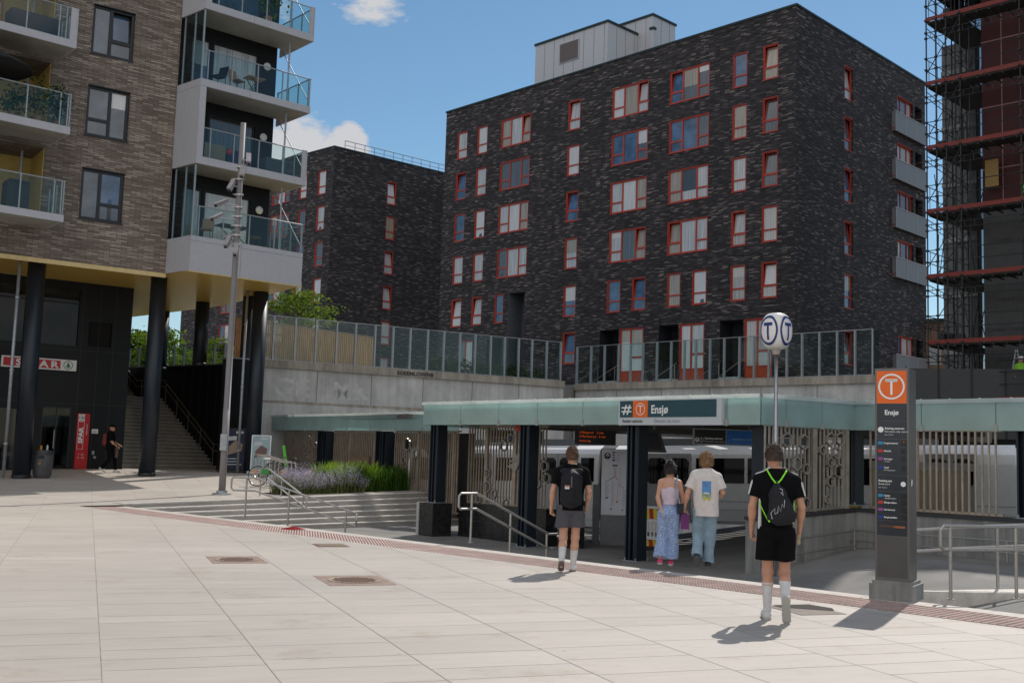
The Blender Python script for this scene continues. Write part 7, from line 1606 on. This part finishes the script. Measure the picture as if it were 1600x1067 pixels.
def hair(t, J, mt, loc, yaw, h, nape=-.075, front=.035, infl=.012, rg_=.004, fr_=120, bun=None, top=.0, side=0):
    hd = J['head']; f = Field(hd - .2, hd + .24, h); fw = J['face'] - hd; fw = fw / np.linalg.norm(fw)
    f.ell(hd + v3(0, 0, .025 + top * .4), (.079 + infl, .098 + infl, .107 + infl + top), .02)
    f.ell(hd - fw * .045 - v3(0, 0, .03), (.062 + infl, .055 + infl, .075), .03)
    f.rough(rg_ * 1.4, fr_, 3); f.rough(rg_ * .8, fr_ * 2.2, 7)
    n = fw * .85 - v3(0, 0, .52); p = hd + fw * front; f.plane(p, n); f.plane(hd + v3(0, 0, nape), v3(0, 0, -1))
    if side: f.plane(hd - fw * .02 + v3(0, 0, -side), fw * .7 - v3(0, 0, .7))
    if bun is not None: f.ell(hd + bun, (.052, .048, .055), .012)
    V, F = surface_nets(f.D, f.lo, f.h); rg_n = np.random.default_rng(5); c = hd + v3(0, 0, .02); k = 2600
    q = V[rg_n.integers(0, len(V), k)]; nr = q - c; nr /= np.linalg.norm(nr, axis=1)[:, None]; dn = v3(0, 0, -1) - nr * (nr @ v3(0, 0, -1))[:, None] + rg_n.normal(size=(k, 3)) * .45; dn /= np.linalg.norm(dn, axis=1)[:, None]
    L_ = (.020 if side else .034) * rg_n.uniform(.5, 1.3, k)[:, None]; sd_ = np.cross(nr, dn) * .0028; tp = q + dn * L_ + nr * L_ * .38
    keep = tp[:, 2] > hd[2] + nape - .012; q, sd_, tp = q[keep], sd_[keep], tp[keep]; n0 = len(V); m2 = len(q)
    V = np.concatenate([V, q - sd_, q + sd_, tp]); F2 = np.stack([n0 + np.arange(m2), n0 + m2 + np.arange(m2), n0 + 2 * m2 + np.arange(m2)], 1)
    cc, n = math.cos(yaw), math.sin(yaw); W_ = np.stack([V[:, 0] * cc - V[:, 1] * n + loc[0], V[:, 0] * n + V[:, 1] * cc + loc[1], V[:, 2] + loc[2]], 1)
    return mesh_np('hair', W_, F.tolist() + F2.tolist(), mt, t)
def tee(t, J, s, mt, loc, yaw, h, hem, sl=.62, loose=.022, fold=.004, seed=1, fem=False, name='t_shirt', slr=.058):
    ps = [J[k] for k in ('shL', 'shR', 'elL', 'elR', 'pelvis', 'neck')]; lo = np.min(ps, 0) - .22; hi = np.max(ps, 0) + .2; lo[2] = hem - .05; f = Field(lo, hi, h); L_ = loose
    f.ell(J['chest'] + v3(0, 0, -.01), (.165 * s + L_, .112 * s + L_, .215 * s + L_ * .3), .06); f.cone(J['shL'] * .75 + J['shR'] * .25 - v3(0, 0, .02), J['shR'] * .75 + J['shL'] * .25 - v3(0, 0, .02), .066 * s + L_ * .4, .066 * s + L_ * .4, .06)
    for q in 'LR': f.cone(J['neck'] + v3(0, 0, .0), J['sh' + q] - v3(0, 0, .0), .062 * s + L_ * .4, .056 * s + L_ * .4, .05)
    b = v3(J['pelvis'][0], J['pelvis'][1], hem - .02); c = J['chest'] - v3(0, 0, .03)
    f.cone(c, b, .115 * s + L_, .118 * s + L_ * 1.15, .06, fl=1.0); f.cone(c + v3(-.05, 0, 0), b + v3(-.055, 0, 0), .10 * s + L_, .105 * s + L_, .05); f.cone(c + v3(.05, 0, 0), b + v3(.055, 0, 0), .10 * s + L_, .105 * s + L_, .05)
    f.ell(J['chest'] + v3(0, -.045, .06), (.14 * s + L_, .072 * s + L_, .14 * s), .04); f.folds(fold, seed, 10, 26); f.plane((0, 0, hem), (0, 0, -1))
    for q in 'LR':
        a, e = J['sh' + q], J['el' + q]; d = e - a; L0 = np.linalg.norm(d); d /= L0; p = a + d * L0 * sl
        f.cone(a + d * .015 - v3(a[0] * .06, 0, .006), p + d * .03, .060 * s + L_ * .5, slr * s + L_ * .3, .035, cut=(p, d))
    nk = J['neck']; f.D = f.D; w, X, Y, Z = f.win(nk - .1, nk + v3(.1, .1, .2), .02); dd = np.sqrt((X - nk[0]) ** 2 + (Y - nk[1]) ** 2) - .075 * s; f.D[w] = np.maximum(f.D[w], -np.maximum(dd, (nk[2] + .035) - Z))
    f.cone(nk - v3(0, 0, .03), nk + v3(0, 0, .03), .064 * s, .060 * s, .02, cut=(nk + v3(0, 0, .035), v3(0, 0, 1)))
    return f.mesh(name, mt, t, loc, yaw)
def legwear(t, J, s, mt, loc, yaw, h, top, ends, radii, fold=.004, seed=2, name='trousers', waist=.0, kr=None):
    """ends: per leg cut point along hip-knee-ankle as (fraction, ) ; radii (hip, knee, hem)"""
    ps = [J[k] for k in ('hipL', 'hipR', 'knL', 'knR', 'anL', 'anR', 'pelvis')]; lo = np.min(ps, 0) - .22; hi = np.max(ps, 0) + .22; lo[2] = -.02; f = Field(lo, hi, h)
    f.ell(J['pelvis'] + v3(0, -.01, 0), (.165 * s + waist, .122 * s + waist, .13 * s), .05); f.ell(J['pelvis'] + v3(0, -.045 * s, -.05 * s), (.152 * s + waist, .095 * s, .10 * s), .04)
    f.cone(J['pelvis'] + v3(-.04, 0, .0), J['pelvis'] + v3(-.04, 0, .14), .115 * s + waist, .105 * s + waist, .04); f.cone(J['pelvis'] + v3(.04, 0, .0), J['pelvis'] + v3(.04, 0, .14), .115 * s + waist, .105 * s + waist, .04)
    for q, e in zip('LR', ends):
        a, k_, n_ = J['hip' + q], J['kn' + q], J['an' + q]
        if e < 1:
            p = a + (k_ - a) * e; d = (k_ - a) / np.linalg.norm(k_ - a); f.cone(a, p + d * .02 + v3(.012 * (1 if q == 'R' else -1), 0, 0), radii[0], radii[2], .012, cut=(p, v3(0, 0, -1) * .8 + d * .2))
        else:
            p = k_ + (n_ - k_) * (e - 1); d = (n_ - k_) / np.linalg.norm(n_ - k_); f.cone(a, k_, radii[0], radii[1], .04); f.cone(k_, p + d * .03, radii[1], radii[2], .02, cut=(p, d))
    f.folds(fold, seed, 16, 22); f.plane((0, 0, top), (0, 0, 1)); f.plane((0, 0, .004), (0, 0, -1))
    return f.mesh(name, mt, t, loc, yaw)
def socks(t, J, s, mt, loc, yaw, h, frac=.45):
    for q in 'LR':
        k_, n_ = J['kn' + q], J['an' + q]; f = Field(np.minimum(k_, n_) - .15, np.maximum(k_, n_) + .12, h); p = k_ + (n_ - k_) * (1 - frac); d = (k_ - n_) / np.linalg.norm(k_ - n_)
        cm = k_ * .68 + n_ * .32 + v3(0, -.018, 0); f.cone(cm + d * .06, cm, .057 * s, .058 * s, .01, cut=(p, d)); f.cone(cm, n_, .0575 * s, .040 * s, .01, cut=(p, d)); f.cone(n_, n_ * .6 + J['toe' + q] * .4, .04 * s, .038 * s, .01); f.mesh('sock', mt, t, loc, yaw)
def shoes(t, J, s, mt, sole, loc, yaw, h):
    for q in 'LR':
        n_, to = J['an' + q], J['toe' + q]; d = to - n_; hl = J['heel' + q]; f = Field(np.minimum(np.minimum(n_, to), hl) - .12, np.maximum(np.maximum(n_, to), hl) + .12, h)
        u = (to - hl); u /= np.linalg.norm(u); up = np.cross(v3(1, 0, 0), u); up = up if up[2] > 0 else -up
        f.cone(hl + up * .035, to + up * .028, .038 * s, .036 * s, .02); f.cone(hl + up * .05 + u * .03, hl + up * .06 + u * .08, .044 * s, .038 * s, .03); f.cone(to - u * .05 + up * .03, to + up * .026, .046 * s, .034 * s, .02); f.plane(hl + up * .002, -up)
        o = f.mesh('shoe', mt, t, loc, yaw)
        f = Field(np.minimum(to, hl) - .12, np.maximum(to, hl) + .12, h); f.cone(hl - u * .0 , to, .043 * s, .046 * s, .02); f.plane(hl + up * .022, up); f.plane(hl - up * .006, -up); f.mesh('sole', sole, o, loc, yaw)
def skeleton(s, hd=(0, .02, 0), face=(0, 1, -.15), **k):
    J = dict(pelvis=v3(0, 0, .96), chest=v3(0, 0, 1.33), neck=v3(0, -.01, 1.515), head=v3(0, .02, 1.67), shL=v3(-.18, 0, 1.45), shR=v3(.18, 0, 1.45), elL=v3(-.245, -.02, 1.17), elR=v3(.245, -.02, 1.17), wrL=v3(-.25, .06, .92), wrR=v3(.25, .06, .92),
             hipL=v3(-.092, 0, .90), hipR=v3(.092, 0, .90), knL=v3(-.10, .03, .49), knR=v3(.10, .03, .49), anL=v3(-.10, 0, .09), anR=v3(.10, 0, .09), toeL=v3(-.12, .17, .03), toeR=v3(.12, .17, .03), heelL=v3(-.10, -.05, .006), heelR=v3(.10, -.05, .006))
    for a, b in k.items(): J[a] = v3(*b)
    J['face'] = J['head'] + v3(*face) * .1
    return {a: b * s for a, b in J.items()} if s != 1 else J
def ribbon(t, P_, w, mt, name, loc, yaw, th=.004, parent=None):
    m_ = MB(); m_.tube([to_w(v3(*p), loc, yaw) for p in P_], w / 2, 6); return m_.build(name, mt, parent or t)
cloth = lambda n, c, r=.85, v=.1: M(n, c, r, 0, v, 14, .25, 220, spec=.2)
BLK = M('black_cloth', (.0055, .0055, .0065), .95, 0, .2, 14, .4, 200, spec=.12); WHT = cloth('white_cloth', (.62, .60, .59)); GRYS = cloth('grey_shorts_cloth', (.085, .083, .095)); NEON = M('neon_green_cord', (.28, .85, .02), .6); SOLE = M('shoe_sole', (.42, .41, .37), .8)
# 1 - the walker in black with the drawstring bag
loc, yaw = (2.90, 11.95, 0), rad(-13)
t = thing('person', 'person in black shirt and shorts with a neon-strapped drawstring bag, nearest the camera', 'person', loc)
J = skeleton(1.035, elL=(-.245, -.02, 1.16), elR=(.25, -.03, 1.16), wrL=(-.25, .05, .91), wrR=(.235, .07, .93), knL=(-.085, .06, .49), anL=(-.085, .06, .10), heelL=(-.085, .01, .006), toeL=(-.11, .24, .02), knR=(.085, .05, .49), anR=(.095, -.22, .21), heelR=(.095, -.31, .25), toeR=(.105, -.20, .035), head=(-.03, .035, 1.66), shL=(-.185, 0, 1.44), shR=(.185, 0, 1.44), face=(-.15, 1, -.35))
body(t, J, 1.04, 0, .0075, yaw, loc, curl=(.4, .75)); eyes(t, J, loc, yaw)
hair(t, J, M('hair_brown', (.055, .030, .018), .6, 0, .55, 110, .5, 160), loc, yaw, .005, nape=-.03, front=.04, infl=.012, top=.012, side=.02)
shirt = tee(t, J, 1.04, BLK, loc, yaw, .0075, .93, .66, .012, .0035, 3)
legwear(t, J, 1.04, BLK, loc, yaw, .0075, .99, (.70, .70), (.112, .095, .113), .005, 5, 'shorts')
socks(t, J, 1.03, WHT, loc, yaw, .006, .72); shoes(t, J, 1.0, WHT, SOLE, loc, yaw, .006)
for sg, q in ((-1, 'L'), (1, 'R')):      # white shoulder stripes and one side panel
    a, e = J['sh' + q], J['el' + q]; P_ = [J['neck'] + v3(sg * .07, -.01, .05), a * .55 + J['neck'] * .45 + v3(sg * .015, -.01, .05), a + v3(sg * .02, -.01, .047), a * .8 + e * .2 + v3(sg * .055, -.01, .012), a * .42 + e * .58 + v3(sg * .062, -.01, .0)]
    m_ = MB(); m_.tube([to_w(p, loc, yaw) for p in P_], [.012, .015, .016, .016, .013], 8); m_.build('shoulder_stripe', WHT, shirt)
m_ = MB(); m_.tube([to_w(v3(-.172, -.045, z), loc, yaw) for z in (1.33, 1.2, 1.1, 1.02, .96)], [.012, .018, .02, .022, .02], 8); m_.build('side_panel', WHT, shirt)
bag = thing('drawstring_bag', 'black drawstring bag with a white squiggle, on the back of the person in black', 'bag', to_w(v3(.02, -.17, 1.2), loc, yaw))
f = Field((-.2, -.34, .98), (.24, -.05, 1.56), .007); f.cone((.0, -.175, 1.46), (.01, -.21, 1.34), .03, .08, .02, fl=.55); f.cone((.01, -.205, 1.33), (.05, -.215, 1.14), .095, .135, .03, fl=.5); f.cone((-.04, -.205, 1.09), (.14, -.205, 1.09), .055, .055, .03, fl=.8); f.folds(.004, 8, 20, 50); f.mesh('pouch', cloth('bag_black', (.014, .014, .018), .5), bag, loc, yaw)
m_ = MB()
for P_ in ([(-.045, -.268, 1.08), (-.06, -.275, 1.14), (-.02, -.295, 1.19), (-.02, -.295, 1.13), (.01, -.298, 1.15), (.015, -.298, 1.22), (.04, -.295, 1.16), (.055, -.29, 1.24), (.075, -.285, 1.2), (.08, -.275, 1.28)], [(.04, -.275, 1.36), (.065, -.27, 1.33), (.055, -.265, 1.39), (.03, -.27, 1.40)]): m_.tube([to_w(v3(*p), loc, yaw) for p in P_], .0035, 5)
m_.build('white_print', WHT, bag)
for sg in (-1, 1):
    ribbon(bag, [(sg * .012, -.20, 1.455), (sg * .05, -.165, 1.50), (sg * .095, -.10, 1.575), (sg * .105, -.0, 1.60), (sg * .11, .09, 1.53), (sg * .14, .13, 1.40)], .016, NEON, 'strap', loc, yaw)
    ribbon(bag, [(sg * .17, .05, 1.32), (sg * .185, -.06, 1.24), (sg * .13 + .04, -.18, 1.06)], .011, NEON, 'strap', loc, yaw)
    m_ = MB(); m_.ell(to_w(v3(sg * .12 + .045, -.225, 1.06), loc, yaw), (.012, .01, .02), 8, 6); m_.build('cord_knot', NEON, bag)
w_ = to_w(J['wrR'] + v3(-.005, .02, -.10), loc, yaw); m_ = MB(Fr(w_, az=20)); m_.box(-.012, .012, -.05, .03, -.06, .05); t2 = tag(m_.build('wrapped_snack', M('snack_wrap', (.42, .33, .20), .7, var=.35, vs=40)), 'small tan wrapped snack held in the right hand of the person in black', 'snack')
# 2 - man with black backpack
loc, yaw = (.94, 16.3, 0), rad(-3)
t = thing('person', 'person in black t-shirt and grey shorts wearing a black roll-top backpack', 'person', loc)
J = skeleton(1.0, elL=(-.265, -.04, 1.17), elR=(.255, -.04, 1.17), wrL=(-.285, .04, .91), wrR=(.235, .09, .95), shL=(-.195, 0, 1.445), shR=(.195, 0, 1.445), knL=(-.10, .04, .48), anL=(-.115, -.17, .15), heelL=(-.115, -.24, .14), toeL=(-.12, -.06, .03), knR=(.075, .06, .49), anR=(.055, .08, .09), heelR=(.055, .03, .006), toeR=(.06, .25, .02), head=(0, .03, 1.665), face=(.05, 1, -.2))
body(t, J, 1.06, 1, .008, yaw, loc, curl=(.6, .5)); eyes(t, J, loc, yaw); hair(t, J, M('hair_auburn', (.10, .045, .022), .6, 0, .55, 110, .5, 160), loc, yaw, .0055, nape=-.045, front=.045, infl=.010, top=.014, side=.025)
tee(t, J, 1.06, BLK, loc, yaw, .008, .885, .70, .022, .004, 6); legwear(t, J, 1.05, GRYS, loc, yaw, .008, .97, (.62, .62), (.115, .1, .118), .005, 9, 'shorts'); socks(t, J, 1.05, WHT, loc, yaw, .007, .55); shoes(t, J, 1.0, WHT, M('brown_sole', (.20, .15, .12), .8), loc, yaw, .007)
bag = thing('backpack', 'black roll-top backpack worn by the person in grey shorts', 'backpack', to_w(v3(0, -.2, .95), loc, yaw))
f = Field((-.26, -.45, .86), (.26, -.04, 1.62), .008); f.cone((-.075, -.22, 1.04), (-.065, -.22, 1.36), .088, .085, .03); f.cone((.075, -.22, 1.04), (.065, -.22, 1.36), .088, .085, .03); f.cone((0, -.23, 1.02), (0, -.225, 1.38), .10, .095, .04); f.cone((-.13, -.19, 1.46), (.13, -.19, 1.46), .036, .036, .03); f.cone((0, -.3, 1.04), (0, -.29, 1.2), .05, .05, .04); f.folds(.0025, 3, 20, 40); f.mesh('sack', cloth('backpack_black', (.014, .014, .017), .65), bag, loc, yaw)
for sg in (-1, 1): ribbon(bag, [(sg * .10, -.15, 1.47), (sg * .105, -.06, 1.56), (sg * .115, .03, 1.54), (sg * .12, .12, 1.38), (sg * .15, .06, 1.12)], .045, BLK, 'strap', loc, yaw)
ribbon(bag, [(.0, -.235, 1.475), (.0, -.30, 1.43), (.0, -.325, 1.34), (.0, -.335, 1.22)], .022, M('webbing_grey', (.10, .10, .11), .7), 'buckle_strap', loc, yaw)
p = Fr(to_w(v3(-.06, -.345, 1.20), loc, yaw), az=3); MB(p).box(-.035, .03, -.012, .0, 0, .05).build('white_tag', WHT, bag)
m_ = MB(p); m_.box(-.03, .025, -.014, -.0125, .03, .045); m_.build('tag_print', M('tag_red', (.5, .03, .02)), bag)
# 3 - woman in strapless top
loc, yaw = (2.60, 17.75, 0), rad(-8)
t = thing('person', 'woman with a dark hair bun, strapless lilac top and wide blue patterned trousers', 'person', loc)
J = skeleton(.895, shL=(-.165, 0, 1.46), shR=(.165, 0, 1.46), elL=(-.215, -.05, 1.18), wrL=(-.13, -.10, .95), elR=(.235, -.0, 1.18), wrR=(.265, .05, .93), knL=(-.115, .0, .49), anL=(-.15, -.10, .11), heelL=(-.15, -.15, .03), toeL=(-.16, .07, .02), knR=(.06, .03, .49), anR=(.03, .02, .09), heelR=(.03, -.03, .006), toeR=(.04, .19, .02), head=(-.0, .02, 1.665), face=(.1, 1, -.1))
body(t, J, .92, 1, .0075, yaw, loc, True, curl=(.3, .5)); eyes(t, J, loc, yaw); hair(t, J, M('hair_black', (.018, .010, .008), .5, 0, .55, 110, .5, 160), loc, yaw, .0055, nape=-.055, front=.03, infl=.010, bun=v3(-.0, -.05, .125))
ps = Field((-.3, -.25, .80), (.3, .25, 1.32), .0075); ps.ell(J['chest'] + v3(0, 0, -.03), (.150, .112, .19), .05); ps.cone(J['chest'] - v3(0, 0, .05), J['pelvis'] + v3(0, 0, .02), .118, .118, .05); ps.folds(.002, 4); ps.plane((0, 0, 1.245), (0, 0, 1)); ps.plane((0, 0, .955), (0, 0, -1)); ps.mesh('strapless_top', cloth('lilac_top', (.60, .50, .58)), t, loc, yaw)
lm, lt, lbs = base('blue_print_trousers'); vv = lt.nodes.new('ShaderNodeTexVoronoi'); vv.inputs['Scale'].default_value = 58; lt.links.new(lt.nodes.new('ShaderNodeTexCoord').outputs['Object'], vv.inputs['Vector']); lt.links.new(ramp(lt, vv.outputs['Distance'], [(.22, (.62, .68, .78)), (.42, (.20, .29, .50))]), lbs.inputs['Base Color']); lbs.inputs['Roughness'].default_value = .8
legwear(t, J, .90, lm, loc, yaw, .0075, 1.0, (1.93, 1.93), (.100, .088, .125), .008, 12, 'wide_trousers', -.012)
shoes(t, J, .85, M('pink_shoe', (.65, .05, .16), .6), SOLE, loc, yaw, .007)
bs = tag(ribbon(t, [(.08, -.10, 1.40 * .92), (.12, -.02, 1.42), (.10, -.12, 1.28), (.12, -.15, 1.12), (.16, -.14, .98)], .022, M('pale_blue_strap', (.25, .33, .42), .7), 'bag_strap', loc, yaw))
sb = thing('shoulder_bag', 'small dark shoulder bag at the hip of the woman in patterned trousers', 'bag', to_w(v3(.17, -.1, .9), loc, yaw)); m_ = MB(Fr(to_w(v3(.17, -.10, .82), loc, yaw), az=10)); m_.box(-.05, .05, -.03, .06, 0, .16); m_.build('pouch', cloth('bag_dark', (.03, .035, .05)), sb)
# 4 - guy in white tee
loc, yaw = (3.14, 17.55, 0), rad(-10)
t = thing('person', 'fair-haired person in a white t-shirt with a blue picture print and light blue jeans', 'person', loc)
J = skeleton(.985, elL=(-.28, -.01, 1.19), wrL=(-.33, .04, .95), elR=(.265, .0, 1.19), wrR=(.20, .22, 1.12), knL=(-.115, .07, .50), anL=(-.13, -.14, .18), heelL=(-.13, -.21, .16), toeL=(-.135, -.03, .03), knR=(.07, .03, .49), anR=(.04, .03, .09), heelR=(.04, -.02, .006), toeR=(.05, .2, .02), head=(0, .03, 1.665), face=(-.1, 1, -.1))
body(t, J, 1.0, 1, .008, yaw, loc, curl=(.7, .5)); eyes(t, J, loc, yaw); hair(t, J, M('hair_sandy', (.24, .13, .055), .6, 0, .55, 110, .5, 160), loc, yaw, .0055, nape=-.06, front=.05, infl=.022, rg_=.008, fr_=90, top=.012)
wtee = cloth('warm_white_cloth', (.66, .60, .57)); sh4 = tee(t, J, 1.02, wtee, loc, yaw, .008, .80, .78, .036, .006, 15, slr=.075)
legwear(t, J, 1.0, M('light_denim', (.22, .31, .38), .85, 0, .22, 9, .3, 200), loc, yaw, .008, .92, (1.97, 2.0), (.108, .092, .088), .007, 17, 'jeans')
shoes(t, J, .98, M('black_shoe', (.015, .015, .016), .5), M('dark_sole', (.1, .1, .1), .8), loc, yaw, .007)
# print lies on the back of the shirt: follow the shirt's surface
def back_y(shirt_ob, x, z):
    v = np.array([tuple(q.co) for q in shirt_ob.data.vertices]); return v
bvh_me = sh4.data
from mathutils.bvhtree import BVHTree
bv = BVHTree.FromPolygons([v.co[:] for v in bvh_me.vertices], [p.vertices[:] for p in bvh_me.polygons])
def project(u, z, off=.004):
    c, n = math.cos(yaw), math.sin(yaw); og = wloc(sh4); o = Vector(to_w(v3(u, -.6, z), loc, yaw)) - og; d = Vector((-n, c, 0)); hit = bv.ray_cast(o, d)
    q = hit[0] if hit[0] is not None else o + d * .45
    return tuple(Vector(q) - d * off + og)
def printq(x0, x1, z0, z1, mt, nm, nx=6, nz=8, off=.004):
    V = [project(x0 + (x1 - x0) * i / nx, z0 + (z1 - z0) * j / nz, off) for i in range(nx + 1) for j in range(nz + 1)]; F = [(i * (nz + 1) + j, (i + 1) * (nz + 1) + j, (i + 1) * (nz + 1) + j + 1, i * (nz + 1) + j + 1) for i in range(nx) for j in range(nz)]
    mesh_np(nm, V, F, mt, sh4)
printq(-.06, .08, 1.17, 1.35, M('print_sky', (.11, .27, .55), .8, 0, .25, 9), 'printed_picture'); printq(-.06, .08, 1.075, 1.168, M('print_green', (.30, .38, .22), .8, 0, .5, 22), 'printed_picture'); printq(-.04, .0, 1.05, 1.09, M('print_yellow', (.6, .45, .05), .8), 'printed_flower', 2, 2, .006); printq(.03, .07, 1.05, 1.085, M('print_yellow', (.6, .45, .05), .8), 'printed_flower', 2, 2, .006); printq(-.03, .05, 1.15, 1.175, M('print_white', (.6, .65, .7), .8), 'printed_building', 3, 1, .007)
pb = to_w(v3(-.315, .06, .58), loc, yaw); t2 = thing('carrier_bag', 'small purple carrier bag held between the couple', 'bag', pb); f_ = Fr(pb, az=8); m_ = MB(f_); m_.yprism([(-.04, .0), (.04, .0), (.05, .24), (-.05, .24)], -.07, .06); m_.build('bag_body', M('purple_paper', (.14, .02, .14), .6, 0, .15), t2)
m_ = MB(f_); m_.tube([(-.04, 0, .24), (-.02, 0, .33), (.02, 0, .33), (.03, 0, .24)], .004, 5); m_.build('bag_handle', M('purple_cord', (.12, .02, .12)), t2)
# 5 - person in black by the terrace stairs, facing right
loc, yaw = (-15.1, 42.0, zg(42.0)), rad(-80)
t = thing('person', 'person in dark clothes and a cap walking past the shop corner', 'person', loc)
J = skeleton(1.0, knL=(-.09, .18, .50), anL=(-.09, .22, .09), heelL=(-.09, .17, .006), toeL=(-.09, .38, .02), knR=(.09, .02, .49), anR=(.09, -.26, .14), heelR=(.09, -.32, .13), toeR=(.09, -.14, .02), elL=(-.24, .05, 1.18), wrL=(-.2, .28, 1.05), elR=(.24, .05, 1.18), wrR=(.2, .26, 1.0))
body(t, J, 1.0, 0, .012, yaw, loc); tee(t, J, 1.0, BLK, loc, yaw, .012, .85, .99, .04, .004, 3, name='jacket'); legwear(t, J, 1.0, BLK, loc, yaw, .012, .95, (1.95, 1.95), (.11, .08, .075), .005, 4); shoes(t, J, 1.0, WHT, SOLE, loc, yaw, .01)
f = Field((-.2, -.2, 1.66), (.2, .28, 1.86), .008); f.ell(J['head'] + v3(0, 0, .05), (.095, .11, .10), .02); f.cone(J['head'] + v3(-.05, .10, .045), J['head'] + v3(.05, .16, .04), .02, .02, .02); f.plane((0, 0, 1.715), (0, 0, -1)); f.mesh('cap', BLK, t, loc, yaw)
bag = thing('backpack', 'dark red backpack worn by the person near the shop corner', 'backpack', to_w(v3(0, -.2, 1.05), loc, yaw)); f = Field((-.25, -.4, .9), (.25, .0, 1.6), .012); f.cone((-.06, -.21, 1.1), (-.06, -.2, 1.38), .10, .09, .03); f.cone((.06, -.21, 1.1), (.06, -.2, 1.38), .10, .09, .03); f.mesh('sack', M('red_pack', (.16, .02, .015), .7), bag, loc, yaw)
tag(ribbon(None, [(.2, .28, .98), (.2, .28, .75), (.2, .26, .58)], .10, M('tan_bag', (.12, .07, .045), .8), 'hand_bag', loc, yaw), 'small tan bag carried by the person near the shop corner', 'bag')
# 6 - worker on the scaffold
p = SF2((3.55, .6, 4.42)); loc, yaw = p, rad(150)
t = thing('person', 'worker in a hi-vis vest and white helmet on the scaffold', 'person', loc)
J = skeleton(1.0, wrL=(-.2, .25, 1.1), wrR=(.22, .2, 1.05)); body(t, J, 1.0, 0, .014, yaw, loc); tee(t, J, 1.0, M('hivis_green', (.22, .55, .03), .7), loc, yaw, .014, .85, .8, .04, .004, 3, name='hivis_vest'); legwear(t, J, 1.0, BLK, loc, yaw, .014, .95, (1.95, 1.95), (.11, .08, .075), .005, 4); shoes(t, J, 1.0, BLK, SOLE, loc, yaw, .012)
f = Field((-.2, -.2, 1.66), (.2, .28, 1.9), .01); f.ell(J['head'] + v3(0, 0, .06), (.12, .14, .11), .02); f.plane((0, 0, 1.73), (0, 0, -1)); f.mesh('helmet', WHITE, t, loc, yaw)
